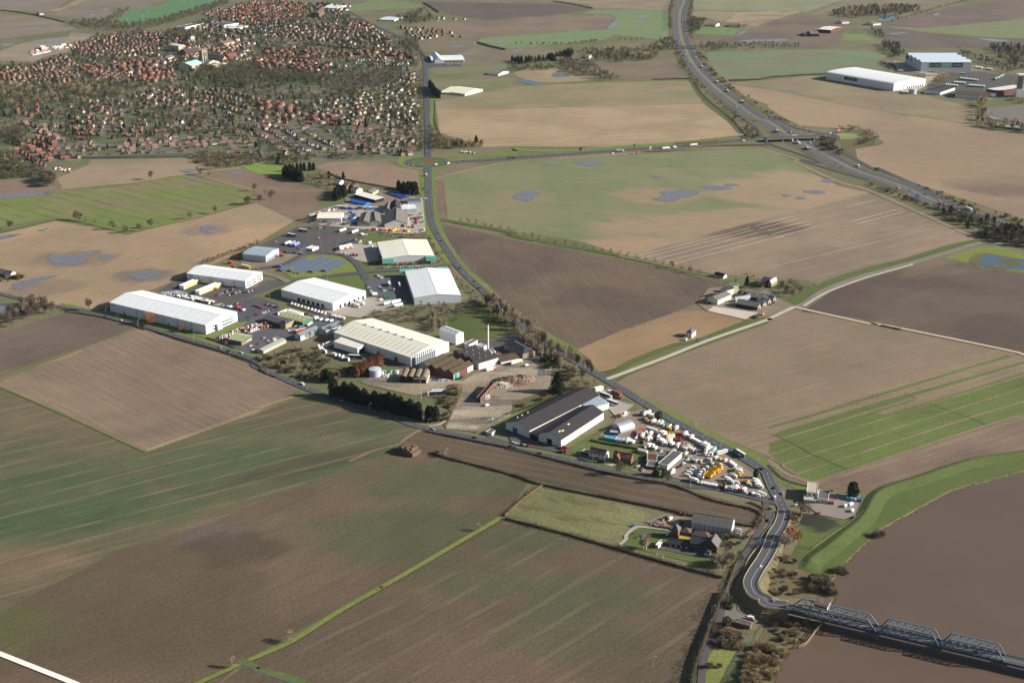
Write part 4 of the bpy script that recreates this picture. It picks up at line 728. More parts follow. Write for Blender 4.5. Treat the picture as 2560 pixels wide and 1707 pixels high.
b2 = S('warehouse','rear bay of the black-roofed warehouse with blue door',"c1 2292,1005 c2 160,1082 835,765",7.2,5,'BC',wall=CL['dirty_white'],roof=dark_roof,sheets=9,group='black-roofed warehouse bays');b2.panel('door','AB',.3,.5,0,5,C_('blue_door',62,92,120))
for k in (.1,.16,.24): b2.on_roof('vent', b2.W*k, .18, .9, .03, trim_w, 1.4)
b = S('warehouse','narrow dark valley bay between the two black-roofed warehouse bays',"c2 160,1085 243,1110 660,865",5.6,1.2,'BC',wall=C_('mid_grey',120,120,118),roof=dark_roof,kind='mono');b.panel('opening','AB',.1,.9,0,4.5,dark_open)  # walls in a darker grey than the two neighbouring bays
b = S('loading_bay','pale grey roofed loading bay at the yard end of black warehouse',"c2 705,868 890,815 835,755",6.2,1,'AB',wall=CL['dirty_white'],roof=blue_roof,kind='mono',cat='loading bay',sheets=6);b.pipes('AB',5,grey_clad)
b = S('nissen_hut','shiny silver half-round hut beside the vehicle yard',"c2 912,995 1000,1042 1095,985",0.6,6.2,'BC',wall=steel,roof=steel,cat='hut',kind='barrel',sheets=3);b.panel('door','AB',.55,.95,0,4,C_('green_door',40,110,84),.3)
def NS(lab,s,he,rise,ridge,wall,roof,**k): return S(k.pop('name','industrial_shed'),lab,s,he,rise,ridge,wall=wall,roof=roof,cat=k.pop('cat','shed'),**k)
NS('cream-roofed low shed with pale blue front among scrap yards', "b1 558,575 782,575 785,520", 6, 1.5, 'AB', grey_clad, cream_roof, sheets=6)
NS('left of twin grey gabled sheds facing the bare yard',"b1 935,612 1043,612 1045,525",5.5,3,'BC',C_('dull_grey_clad',138,138,134),grey_roof,sheets=6);NS('right of twin grey gabled sheds facing the bare yard',"b1 1046,612 1152,608 1150,520",5.5,3,'BC',CL['dull_grey_clad'],grey_roof,sheets=6)
b = NS('dark steep-roofed shed with white front and dark doorway',"b1 1182,622 1392,618 1390,505",5,6,'BC',CL['dirty_white'],grey_roof,sheets=6);b.panel('door','AB',.7,.85,0,4,dark_open)
NS('left of two small gabled sheds behind the dark steep-roofed shed',"b1 1168,496 1242,496 1240,440",5,4,'BC',CL['dull_grey_clad'],grey_roof);NS('right of two small gabled sheds behind the dark steep-roofed shed',"b1 1245,492 1325,490 1320,425",6,5,'BC',CL['dull_grey_clad'],dark_roof)
NS('white flat-topped shed with pale panels near the roadside yard',"b1 1335,486 1395,486 1390,440",5,.4,'BC',white_clad,white_roof,kind='mono');NS('grey-fronted showroom shed with white roof near the roadside yard',"b1 1398,484 1476,480 1472,440",5,.4,'BC',blue_roof,white_roof,kind='mono');NS('flat grey garage closest to the road in the north cluster',"b1 1395,412 1516,406 1510,375",4.5,.2,'BC',blue_roof,felt,kind='flat')
NS('long tan-roofed barn with pale brick end near blue tarpaulins', "b1 985,322 1070,330 1135,300", 4.5, 2, 'BC', render_c, grey_roof)
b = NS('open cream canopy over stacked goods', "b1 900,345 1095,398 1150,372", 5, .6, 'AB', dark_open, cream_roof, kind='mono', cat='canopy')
o = S('tarpaulin_stack','long stack under bright blue tarpaulin',"b1 850,392 1000,425 1035,405",2.6,2,'AB',wall=blue_m,roof=blue_m,cat='tarpaulin',sheets=3);S('tarpaulin_stack','dark blue covered stack beside evergreen trees',"b1 1205,318 1340,362 1390,342",1.4,.8,'AB',wall=C_('navy_sheet',34,58,120),roof=C_('navy_sheet',34,58,120),cat='tarpaulin',sheets=5)
b = NS('white portable office at the lorry park gate',"b1 460,832 520,842 568,816",3.4,.2,'AB',render_w,C_('cabin_roof',212,206,196),kind='flat',name='portable_office',cat='cabin');b.row('window','AB',3,1.6,1,2.2,glass_m)
b = S('merchant_shed','green-roofed builders merchant shed beside stacked bricks',"q 355,680 580,722 865,640",5,2.4,'AB',wall=green_clad,roof=green_roof,sheets=5,cat='shed');b.panel('base','BC',.05,.95,0,1.8,buff_brick,.15);b.panel('sign','BC',.12,.35,2.6,4.2,C_('signal_red',184,64,48),.2);b.row('window','BC',5,1.4,1.9,2.6,trim_w,.5,.95)
b = S('merchant_shed','pale green gabled shed behind the buff brick office',"q 1215,290 1640,395 1812,318",5.5,2.6,'AB',wall=green_clad,roof=green_roof,sheets=5,cat='shed');b.lights(6,1,trim_w,(.3,),.25)
S('merchant_shed','white sheet lean-to against the pale green shed',"q 1360,190 1600,262 1640,235",5.6,.4,'AB',wall=white_clad,roof=white_roof,kind='mono',cat='shed')
b = S('office_block','buff brick two-storey office with grey pyramid roof',"q 1245,420 1345,440 1520,370",6.4,2.4,wall=buff_brick,roof=tile_d,cat='office',kind='hip');b.house_bits('BC AB',4,2,w=1)
b = S('office_wing','grey slate-roofed wing with dark wall behind the buff office',"q 965,320 1245,410 1340,330",4.6,2,'AB',wall=dark_brick,roof=tile_g,cat='office')
S('workshop','front blue-grey arched workshop beside red trailer',"q 1500,612 1600,640 2040,540",5.5,2.4,'BC',wall=grey_clad,roof=C_('dull_blue_roof',116,124,128,.7,.15),sheets=6);S('workshop','rear blue-grey arched workshop beside bare scrub',"q 1880,500 2040,545 2349,430",5,2.4,'BC',wall=grey_clad,roof=CL['dull_blue_roof'],sheets=6)
b = S('store_range','long low store with patched grey roof beside the overgrown plot',"q 840,835 960,862 1500,700",3.2,1.2,'BC',wall=render_c,roof=C_('patched_roof',148,152,148,.8,.25,.3),sheets=4,cat='store');
b = S('public_house','white rendered flat-roofed inn block beside the river road',"o 1075,610 1250,630 1325,470",7.2,0,wall=render_w,roof=C_('pebble_roof',176,166,150),cat='inn',kind='flat');b.row('window','AB',2,1.8,4.2,5.8,glass_m,frame=trim_w);b.row('window','DA',3,1.5,4.2,5.8,glass_m)
b = S('public_house','single-storey white bow-fronted bar in front of the inn block',"o 1035,672 1240,690 1262,620",3.4,0,wall=render_w,roof=CL['pebble_roof'],cat='inn',kind='flat');b.row('window','AB',4,1.8,1,2.3,glass_m)
b = S('public_house','white and grey rear wing of the inn with terracotta lean-to',"o 1262,665 1440,690 1490,540",4.4,0,wall=render_w,roof=felt,cat='inn',kind='flat');b.panel('lean_to','BC',.0,.25,0,2.6,tile_o,5);b.row('window','AB',3,1.5,1,2.3,glass_m)
S('container','left pale blue storage container behind the inn',"o 1765,625 1860,640 1865,620",2.6,.2,wall=C_('sky_blue_steel',74,142,186),roof=CL['sky_blue_steel'],cat='container',kind='flat');S('container','right bright blue storage container behind the inn',"o 1890,650 2020,665 2028,640",2.8,.2,wall=C_('azure_steel',50,120,180),roof=CL['azure_steel'],cat='container',kind='flat')
b = S('house','white rendered house with brown roof beside the vehicle yard',"c2 708,1258 852,1292 890,1258",5.2,3,wall=render_w,roof=tile_b,cat='house');b.house_bits('AB BC',None);b.chimney(1,b.W/2);b.chimney(b.L-1,b.W/2)
S('garage','white flat garage attached beside the white house',"c2 648,1228 702,1240 706,1218",2.8,0,wall=render_w,roof=felt,cat='garage',kind='flat').row('door','AB',3,2.2,0,2.1,dark_open)
b = S('house','red brick house with red tiled roof beside the vehicle yard',"c2 928,1300 1090,1328 1128,1298",5.4,3.4,wall=red_brick,roof=tile_r,cat='house');b.house_bits('AB BC',None);b.chimney(2,b.W/2);b.chimney(b.L-2,b.W/2)
S('house_wing','red tiled cross wing of the red brick house',"c2 935,1312 985,1322 1010,1280",5,3,'BC',wall=red_brick,roof=tile_r,cat='house').house_bits('AB',1)
b = S('workshop','flat-roofed garage workshop with long white sign fascia',"p 590,1175 745,1215 1050,1010",4.6,0,wall=render_w,roof=felt,cat='workshop',kind='flat');b.panel('fascia','BC',0,1,2.8,4.9,trim_w,.4);b.panel('painted_band','BC',.12,.9,3.9,4.4,C_('faded_red_band',196,132,120),.46);b.panel('painted_band','BC',.12,.9,3.2,3.4,C_('grey_band',130,130,140),.46)
S('workshop','low flat-roofed brick annexe beside the garage workshop',"p 385,1190 590,1215 660,1120",3.2,0,wall=dark_brick,roof=felt,cat='workshop',kind='flat');S('walled_yard','roofless red brick store behind the garage workshop',"p 395,1110 560,1120 560,990",3.4,0,wall=red_brick,roof=C_('floor_brown',96,60,50),cat='store',kind='flat');S('workshop','flat concrete-edged store at the back of the garage workshop',"p 560,1010 720,1010 720,960",3,0,wall=render_c,roof=felt,cat='store',kind='flat')
b = S('static_caravan','long white site cabin behind the red brick house',"p 235,905 380,945 400,920",2.8,.5,wall=render_w,roof=C_('cabin_roof',212,206,196),cat='cabin');b.row('window','AB',3,1.2,1,1.9,glass_m)
S('container','rust-red flat storage container in the vehicle yard',"p 205,625 310,640 360,560",2.6,.2,wall=rust,roof=C_('rust_red',176,98,72),cat='container',kind='flat');S('container','dark blue storage container beside the silver hut',"c2 895,1055 975,1062 982,1035",2.6,.2,wall=C_('navy_steel',52,72,110),roof=C_('pale_steel',150,160,176),cat='container',kind='flat');S('container','teal and blue sheeted store behind the white house',"c2 850,1100 940,1115 960,1095",2.4,.3,wall=teal_clad,roof=C_('azure_sheet',84,150,196),cat='container',kind='flat');S('container','grey sheeted store beside the teal store',"c2 945,1118 1010,1128 1030,1100",2.4,.3,wall=grey_clad,roof=C_('pale_steel',150,160,176),cat='container',kind='flat')
b = S('site_cabin','small white site office at the black warehouse gate',"c1 2115,1050 2165,1062 2225,1042",2.8,.1,wall=render_w,roof=felt,cat='cabin',kind='flat');b.row('window','AB',2,1,1,1.9,glass_m)
S('container','long white container on the verge above the black warehouse',"c2 770,658 840,640 835,628",3.4,.2,wall=render_w,roof=render_w,cat='container',kind='flat')
b = S('barn','cream-walled grey-roofed grain barn at the farm',"s 470,665 648,712 848,600",6,2.6,'BC',wall=cream_clad,roof=grey_roof,cat='barn',sheets=6);b = S('barn','taller cream grain store behind the cream barn',"s 690,560 775,590 880,530",9,2.6,'BC',wall=cream_clad,roof=dark_roof,cat='barn');S('grain_tower','cream grain tower with cluttered roof at the farm',"s 860,470 890,505 970,460",9,.5,wall=cream_clad,roof=moss_roof,cat='tower',kind='flat')
S('barn','front long dark-walled barn beside the pale slab',"s 965,745 1325,808 1400,745",4.4,3.4,'AB',wall=black_m,roof=grey_roof,cat='barn',sheets=6);b = S('barn','rear long barn with six small rooflights',"s 1125,615 1490,672 1570,610",4.4,3.4,'AB',wall=black_m,roof=grey_roof,cat='barn',sheets=6);b.lights(3,1.5,trim_w,(.3,.7),.08)
for i,(s,lab) in enumerate((("s 925,650 965,672 1125,580",'pale-roofed farm range on the yard side of the barns'),("s 1345,790 1395,775 1440,700",'first white-gabled farm cottage range in the row of four'),("s 1430,750 1490,735 1520,650",'second white-gabled farm range in the row of four'),("s 1520,700 1570,685 1600,620",'third white-gabled farm range in the row of four'),("s 1610,650 1655,640 1690,570",'last white-gabled farm range beside the orchard'),("s 975,575 1130,590 1150,540",'small dark-roofed farm store between barns'),("s 1140,570 1165,560 1300,470",'narrow pale-roofed farm range behind the rear barn'))):
 b = S('farm_range',lab,s,3.6,2.6,'BC',wall=render_c if i else grey_clad,roof=C_('pale_slate',156,158,162) if i != 5 else tile_d,cat='farm building');b.panel('door','AB',.3,.6,0,2.3,dark_open)
b = S('farmhouse','dark-roofed left half of the farmhouse among bare trees',"s 1370,385 1470,405 1500,300",5.4,3.4,'AB',wall=dark_brick,roof=tile_d,cat='house');b.house_bits('AB',3);b = S('farmhouse','pale-gabled right half of the farmhouse among bare trees',"s 1520,400 1570,410 1650,345",5.4,3.6,'BC',wall=buff_brick,roof=C_('pale_slate',156,158,162),cat='house');b.house_bits('BC',3);b.chimney(b.L/2,b.W-1)
b = S('bungalow','white bungalow with dark roof at the end of the avenue',"s 585,225 745,262 800,230",2.8,2.8,wall=render_w,roof=tile_d,cat='house');b.house_bits('AB',4,1)
b = S('house','lone white house with grey hipped roof beside the concrete lane',"s 100,1260 200,1280 285,1230",5.6,3,wall=render_w,roof=tile_g,cat='house',kind='hip');b.house_bits('AB BC',2);b.chimney(b.L/2,b.W/2,dark_brick,1,1.4);S('garden_shed','small white shed beside the lone white house',"s 70,1322 105,1328 125,1312",2,1,wall=render_w,roof=render_w,cat='shed')
b = S('barn','large grey fibre-roofed barn beside the brick farmhouse',"n 1160,1110 1845,1225 1985,1090",5.6,5,'AB',wall=grey_clad,roof=grey_roof,cat='barn',sheets=5);b.panel('door','BC',.2,.7,0,4,grey_clad,.15);b.pipes('AB',9,dark_open,.2)
b = S('farmhouse','slate-roofed brick farmhouse with white windows',"n 1140,1470 1480,1530 1520,1400",5.6,3.6,'AB',wall=dark_brick,roof=tile_d,cat='house');b.house_bits('AB',5);b.chimney(b.L-1,b.W/2,h=2.2)
b = S('farmhouse','gabled cross wing of the brick farmhouse',"n 1400,1510 1600,1550 1655,1420",5.6,4.6,'BC',wall=dark_brick,roof=tile_g,cat='house');b.house_bits('AB',2);S('porch','small slate-roofed garden room in front of the brick farmhouse',"n 1380,1580 1475,1600 1500,1555",2.6,2,wall=render_c,roof=tile_g,cat='porch',kind='hip').row('window','AB',3,.9,.8,2,trim_w)
b = S('farm_range','low brick wing with slate roof joined to the farmhouse',"n 740,1420 1140,1475 1160,1410",3,2.4,'AB',wall=dark_brick,roof=tile_d,cat='farm building');b.row('door','AB',4,1,0,2.1,trim_w)
b = S('dovecote','square brick tower building with pointed pyramid roof',"n 805,1270 930,1298 975,1230",6.8,4.4,wall=red_brick,roof=tile_g,cat='outbuilding',kind='hip');b = S('farm_range','hipped brick stable range behind the pyramid-roofed tower',"n 960,1250 1130,1280 1180,1210",4.6,2.6,wall=red_brick,roof=tile_b,cat='farm building',kind='hip');b = S('farm_range','hipped brick cart shed between stables and garden',"n 1160,1285 1450,1320 1475,1260",3.8,2.4,wall=red_brick,roof=tile_b,cat='farm building',kind='hip');b.row('door','AB',4,1.4,0,2.2,dark_open)
S('courtyard','mossy yellow flat roof in the farmhouse courtyard',"n 935,1330 1130,1365 1160,1310",2.4,.1,wall=red_brick,roof=C_('moss_yellow',168,148,60),cat='outbuilding',kind='flat')
b = S('motorhome','white motorhome parked beside the brick farmhouse',"n 545,1448 590,1462 655,1370",2.9,0,wall=render_w,roof=render_w,cat='motorhome',kind='flat');b.row('window','BC',3,1,1.3,2,glass_m);b.row('window','AB',1,1.6,1.2,2,glass_m)
b = S('store_building','low grey-roofed store with red brick end in the bridge yard',"d2 2045,1040 2182,1078 2202,1042",3,1,'AB',wall=red_brick,roof=grey_roof,cat='store');b = S('brick_hut','small red brick hut beside the bridge abutment',"d2 2288,965 d3 -5,975 50,940",3.4,.6,'BC',wall=red_brick,roof=C_('rust_red',176,98,72),cat='hut',kind='mono')
b = S('warehouse','vast white curved-roof distribution warehouse with black name board',"a3 530,728 1150,838 1448,792",15,3.5,'AB',wall=white_clad,roof=white_roof,kind='barrel',sheets=16);b.panel('name_board','AB',.28,.47,6.5,13,black_m,.3);lettering('buyer.com',b,'AB',.385,8.4,5,trim_w,out=.4);lettering('e',b,'AB',.298,8.4,5,C_('dim_red',120,50,60),out=.4);b.row('loading_door','BC',8,4,0,5,dark_open,.4,.95)
b.panel('entrance_gable', 'BC', .3, .38, 0, 11, grey_clad, .5)
org = PT("a3 1400,662 1860,662 1870,575"); A_, B_, C2 = org; dep = (P1("a3 1245,580")-A_).length
for i in range(4):
 w = dep/4; p = A_+Vector((0,1))*w*i; q = B_+Vector((0,1))*w*i
 b = Shed('warehouse',['front bay of the tall grey four-ridge warehouse with name boards','second bay of the tall grey four-ridge warehouse','third bay of the tall grey four-ridge warehouse','rearmost bay of the tall grey four-ridge warehouse'][i],[p,q,q],22,4,'AB',wall=grey_clad,roof=C_('pale_blue_roof',196,206,216,.5,.06),depth=w-.02,sheets=12,group='bays of the four-ridge warehouse')
 if i == 0:
  b.panel('name_board','AB',.17,.385,11,20,black_m,.3);b.panel('name_board','AB',.395,.605,11,20,teal_clad,.3);b.panel('name_board','AB',.615,.83,11,20,black_m,.3)
  lettering('KITCHENS',b,'AB',.278,13.6,4.4,trim_w,out=.4);lettering('wren',b,'AB',.5,13,8,trim_w,out=.4);lettering('KITCHENS',b,'AB',.722,13.6,4.4,trim_w,out=.4)
 elif i > 1: b.panel('name_board', 'DA', .2, .8, 12, 19, (teal_clad, black_m)[i%2], .3)
NS('dark-roofed white-walled depot beside the curved-roof warehouse',"a3 1432,858 1580,876 1692,828",6,3,'BC',white_clad,dark_roof,sheets=8,name='depot',cat='depot');NS('long olive-roofed shed with white end near the silo tower',"a3 1715,900 2018,918 2064,882",7,4,'AB',render_w,moss_roof,sheets=8,name='depot',cat='depot')
b = NS('red brick works block with white flat roofs near the silo tower',"a3 2000,870 2110,890 2180,820",12,.2,'BC',dark_brick,C_('cabin_roof',212,206,196),kind='flat',name='works_block',cat='works');NS('white low works block beside the brick works',"a3 2000,880 2070,892 2110,860",7,.2,'BC',white_clad,blue_roof,kind='flat',name='works_block',cat='works')
o = thing('silo_tower','tall grey silo tower on a white base','tower',P1("a3 2325,890"));mb = MB();mb.box(-14,14,-9,9,-.5,17);PM('base',mb,white_clad,o);mb = MB();mb.tube((-4,0,17),(-4,0,44),8,8,20);PM('silo',mb,C_('brown_grey_concrete',128,120,114),o);mb = MB();mb.box(-13,5,-8.5,8.5,44,47);PM('top_house',mb,white_clad,o)
cyl('storage_tank', 'pale tank at the corner of the curved-roof warehouse', 'tank', P1("a3 1325,862"), 8, 10, C_('tank_paint', 176,186,190))
NS('left open-fronted barn at the far north farm',"a3 390,338 470,338 480,315",7,4,'AB',dark_brick,grey_roof,cat='barn',name='barn');NS('pale-roofed taller barn at the far north farm',"a3 460,300 575,310 580,275",9,3,'AB',dark_brick,cream_roof,cat='barn',name='barn');NS('low dark barn at the far north farm',"a3 330,338 388,338 388,318",4,2,'AB',black_m,tile_d,cat='barn',name='barn')
for s,lab in (("a3 680,222 745,218 740,205",'cream cottage at the wood edge with hedge behind'),("a3 965,238 1035,232 1030,215",'cream cottage near the small blue pond'),("a2 1990,250 2080,255 2085,235",'red-roofed cottage at the tree-lined farm'),("a2 2090,258 2160,258 2160,240",'brick cottage beside the round bush'),("a2 1790,242 1870,248 1870,235",'white glasshouse at the tree-lined farm'),("a2 670,540 705,542 705,520",'white cottage among the conifers'),("a2 1080,525 1140,525 1140,500",'white-gabled cottage in the wooded garden'),("a2 1180,520 1310,520 1310,495",'long tan-roofed house in the wooded garden'),("a2 410,565 470,565 470,545",'white-roofed barn beside dark conifers'),("a0 365,142 400,140 398,125",'white farmhouse by the western lane')):
 b = S('cottage', lab, s, 5, 3, wall=render_w, roof=tile_r if 'red' in lab or 'brick' in lab else tile_p, cat='house')
 b.row('window', 'AB', 3, 1.6, 1.2, 2.8, glass_m)
b = S('showroom','white car showroom with pointed entrance beside the road junction',"a1 1612,580 1915,574 1905,530",6,1.5,'AB',wall=grey_clad,roof=white_roof,cat='showroom',sheets=8);b.row('window','AB',8,7,.5,3.6,glass_m);S('showroom','pointed white entrance bay of the car showroom',"a1 1640,582 1720,580 1718,520",5,7,'BC',wall=grey_clad,roof=white_roof,cat='showroom')
b = S('nursery_shed','big cream glasshouse shed behind dark conifers',"a1 1705,858 1918,884 2058,838",4.5,5,'AB',wall=cream_clad,roof=C_('glasshouse_roof',228,224,196,.4,.08),sheets=7,cat='glasshouse');NS('low cream shed in front of the glasshouse',"a1 1700,868 1780,870 1790,845",4,1,'AB',render_c,cream_roof,cat='shed')
NS('pale gabled stable beside the rough paddocks', "a1 2120,690 2225,700 2235,665", 4, 3, 'AB', render_w, grey_roof, cat='stable', name='stable');
for s,lab in (("b1 730,235 765,238 790,215",'white-gabled cottage at the north cluster'),("b1 785,265 830,270 850,245",'brown-roofed house at the north cluster'),("b1 860,255 890,262 900,235",'small gabled house at the north cluster'),("b1 870,305 920,312 945,285",'brick house with white gable near blue tarpaulins'),("b0 -60,1060 20,1075 50,1040",'red-walled shed at the left smallholding'),("b0 40,1075 100,1085 115,1060",'white-roofed cabin at the left smallholding')):
 b = S('house' if 'house' in lab or 'cottage' in lab else 'shed',lab,s,4.6,2.8,wall=render_w if 'white' in lab else brown_brick,roof=tile_b if 'brown' in lab else tile_g,cat='house' if 'house' in lab or 'cottage' in lab else 'shed');b.house_bits('AB',3,1)
# bridge, jetty, approach embankment
BZ = 6.0
def GZ(p, z): return Vector(p)*(CAM_H-z)/CAM_H
b0_, b1_ = GZ(P1("d3 190,905"), BZ), GZ(P1("d3 2180,1372"), BZ)
bu = (b1_-b0_).normalized(); bn = Vector((-bu.y, bu.x)); BL = (b1_-b0_).length; BW = 7.2
br = thing('truss_bridge', 'long blue-grey steel truss road bridge over the brown river', 'bridge', b0_, math.atan2(bu.y, bu.x))
deck_m = tarmac('bridge_deck',rgb(78,78,80));bl_steel = paint('bridge_blue_paint',rgb(92,114,128),0.5,0.16,0.4);bl_dark = paint('bridge_girder_paint',rgb(58,74,88),0.6,0.2,0.4);pier_m = paint('pier_concrete',rgb(104,92,80),0.9,0.25,0.3)
mb = MB(); mb.box(-14, BL+160, -.6, BW+.6, BZ-1.3, BZ); PM('deck', mb, deck_m, br)
for y in (-.9, BW+.9):
 mb = MB(); mb.bar((-14,y,BZ-.5),(BL+160,y,BZ-.5),.35,1.6); PM('girder', mb, bl_dark, br)
 mb = MB(); mb.bar((-14,y,BZ+1.1),(BL+160,y,BZ+1.1),.12,.12)
 for i in range(int((BL+174)/4)): mb.bar((-14+i*4,y,BZ),(-14+i*4,y,BZ+1.1),.1)
 PM('parapet', mb, bl_steel, br)
mb = MB(); mb.box(0, BL+160, BW/2-.1, BW/2+.1, BZ+.01, BZ+.03); PM('centre_line', mb, white_line, br)
def xat(s): return (GZ(P1(s), BZ)-b0_).dot(bu)
ends = [0, xat("d3 1010,1085"), xat("d3 1585,1220"), BL]
TH = 7.4
def member(n, a, c, w, h=None, m=bl_steel): mb = MB(); mb.bar(a, c, w, h); part(n, mb.me(n, m), br)
for k in range(3):
 x0, x1 = ends[k]+.8, ends[k+1]-.8; n = 9 if k == 0 else 8; st = (x1-x0)/n
 for y in (-.3, BW+.3):
  member('end_post',(x0,y,BZ),(x0+st,y,BZ+TH),.7);member('end_post',(x1,y,BZ),(x1-st,y,BZ+TH),.7);member('top_chord',(x0+st,y,BZ+TH),(x1-st,y,BZ+TH),.75,.65);member('bottom_chord',(x0,y,BZ+.2),(x1,y,BZ+.2),.5,.6,bl_dark)
  for i in range(1, n):
   x = x0+i*st; member('vertical', (x,y,BZ), (x,y,BZ+TH), .4)
   if i < n-1: member('diagonal', (x,y,BZ+TH) if i < n/2 else (x,y,BZ), (x+st,y,BZ) if i < n/2 else (x+st,y,BZ+TH), .42)
 for i in range(1, n):
  x = x0+i*st; member('cross_beam', (x,-.3,BZ+TH), (x,BW+.3,BZ+TH), .3)
  if i < n-1: member('top_brace', (x,-.3,BZ+TH), (x+st,BW+.3,BZ+TH), .2); member('top_brace', (x,BW+.3,BZ+TH), (x+st,-.3,BZ+TH), .2)
for e in ends[1:]+[BL+62]:
 mb = MB()
 for y in (0, BW): mb.tube((e,y,-2),(e,y,BZ-1.2),1.5,1.3,12)
 mb.bar((e,-1.5,BZ-2),(e,BW+1.5,BZ-2),1.6,1.2); PM('pier', mb, pier_m, br)
mb = MB(); mb.box(-16,-1,-3,BW+3,-1,BZ-1); PM('abutment', mb, pier_m, br)
cx_ = xat("d3 480,960");mb = MB();mb.box(cx_-4.5,cx_+4.5,-.5,BW+2,BZ+TH+.3,BZ+TH+3);cab = PM('control_cabin',mb,render_w,br);mb = MB();mb.box(cx_-5,cx_+5,-1,BW+2.5,BZ+TH+3,BZ+TH+3.5);PM('roof',mb,tile_b,cab)
mb = MB(); mb.box(cx_-4.2,cx_+4.2,-.58,-.5,BZ+TH+1,BZ+TH+2.3); PM('window', mb, glass_m, cab)
for dx in (-1,.5): mb = MB(); mb.tube((cx_+dx,3,BZ+TH+3.4),(cx_+dx,3,BZ+TH+6),.12,.08); PM('mast', mb, trim_w, cab)
BRIDGE_AT = lambda t, y, z=BZ: (b0_+bu*(t*BL)+bn*y, z)
cpts = smooth(MAIN, 6); L = [0]
for a, c in zip(cpts, cpts[1:]): L.append(L[-1]+(c-a).length)
RAMP = 150.0
keep = [i for i in range(len(cpts)) if L[i] <= RAMP+12]
zz = [max(0.02, BZ*(1-max(0, L[i]-6)/RAMP)**1.3 if L[i] < RAMP+6 else .02)+.62 for i in keep]; cc = [GZ(cpts[i], z) for i, z in zip(keep, zz)]
zz[0] = BZ+.02
v, f = ribbon_vf(cc, 9.6, zz); kindof(link(bpy.data.objects.new('approach_road', mesh('approach_road', v, f, asph))), 'structure')
v, f = ribbon_vf(cc, .25, [z+.03 for z in zz]); kindof(link(bpy.data.objects.new('centre_line', mesh('centre_line', v, f, white_line))), 'structure')
V, F = [], []
for i, (p, z) in enumerate(zip(cc, zz)):
 d = (cc[min(i+1,len(cc)-1)]-cc[max(i-1,0)]).normalized(); n_ = Vector((-d.y, d.x))
 for o_, h in ((-6-z*1.5, -.2), (-6, z-.06), (6, z-.06), (6+z*1.5, -.2)): q = p+n_*o_; V.append((q.x,q.y,h))
 if i:
  for j in range(3): k = 4*i+j; F.append((k-4,k-3,k+1,k))
kindof(link(bpy.data.objects.new('embankment', mesh('embankment', V, F, rough))), 'structure')
for sd,lab in ((-5.4,'white-railed parapet on the river side of the bridge approach'),(5.4,'white-railed parapet on the field side of the bridge approach')):
 o = thing('guard_rail', lab, 'railing', cc[0]); base = cc[0]; mb = MB(); mp = MB(); last = None
 for i, (p, z) in enumerate(zip(cc, zz)):
  d = (cc[min(i+1,len(cc)-1)]-cc[max(i-1,0)]).normalized(); q = p+Vector((-d.y,d.x))*sd-base; w = (q.x,q.y,z+1.0)
  if last: mb.bar(last, w, .12, .3)
  mp.bar((q.x,q.y,z-.2), w, .15); last = w
 PM('rail', mb, render_w, o); part('post', mp.me('post', render_w), o)
o = thing('jetty', 'timber fender jetty at the river edge below the bridge', 'jetty', P1("d3 330,1240"))
base = P1("d3 330,1240"); js = smooth(PT("d3 215,1255 330,1240 430,1120 530,1000"), 3)
for q, ang in along(js, 3.0):
 mb = MB(); mb.tube((q.x-base.x,q.y-base.y,-1),(q.x-base.x,q.y-base.y,3.2),.25,.22,6); PM('pile', mb, timber, o)
for h in (1.2, 2.2, 3.1):
 for a, c in zip(js, js[1:]): mb = MB(); mb.bar((a.x-base.x,a.y-base.y,h),(c.x-base.x,c.y-base.y,h),.35,.3); PM('waling', mb, timber, o)
# vegetation kit
def leafmat(name, c, var=0.3):
 n = N(name); r = n.n('ObjectInfo').outputs['Random']; p = n.pos()
 f = n.math('ADD', n.math('MULTIPLY_ADD', r, var, 1-var/2), n.math('MULTIPLY_ADD', n.noise(p, 0.5, 2), var*1.4, -var*.7))
 return n.out(n.gain(c, f), 0.9)
TW = {'grey': leafmat('twigs_grey_brown',rgb(90,84,72)),'brown': leafmat('twigs_brown',rgb(88,77,64)),'red': leafmat('twigs_reddish',rgb(110,86,76)),'yellow': leafmat('twigs_willow',rgb(150,128,84)),'orange': leafmat('leaves_beech',rgb(140,94,62)),'pale': leafmat('twigs_pale',rgb(148,132,106)),'scrub': leafmat('scrub_twigs',rgb(126,108,84)),
      'ever': leafmat('evergreen_leaves',rgb(46,58,38)),'dark': leafmat('cypress_leaves',rgb(36,46,30)),'ivy': leafmat('ivy_leaves',rgb(70,78,46)),'rust': leafmat('browned_cypress',rgb(112,76,56)),'hedge': leafmat('hedge_twigs',rgb(78,68,54)),'hgreen': leafmat('hedge_leaves',rgb(74,82,50))}
bark = leafmat('bark', rgb(104,92,78)); bark_p = leafmat('birch_bark', rgb(176,164,146))
NR = np.random.RandomState(11)
def tri_cloud(n, fn, ln, wd, up=0.35, outw=1.0):
 P = fn(n);D = P*np.array([1,1,.6])*outw;D = D/(np.linalg.norm(D,axis=1,keepdims=True)+1e-6);D = D+NR.normal(0,.5,(n,3));D[:,2] += up;D /= np.linalg.norm(D,axis=1,keepdims=True)
 S_ = np.cross(D, NR.normal(0,1,(n,3))); S_ /= np.linalg.norm(S_, axis=1, keepdims=True)+1e-6
 l = ln*NR.uniform(.6,1.4,(n,1)); w = wd*NR.uniform(.6,1.4,(n,1))
 V = np.concatenate([P-S_*w, P+S_*w, P+D*l], 1).reshape(-1,3); return V, np.arange(3*n).reshape(-1,3)
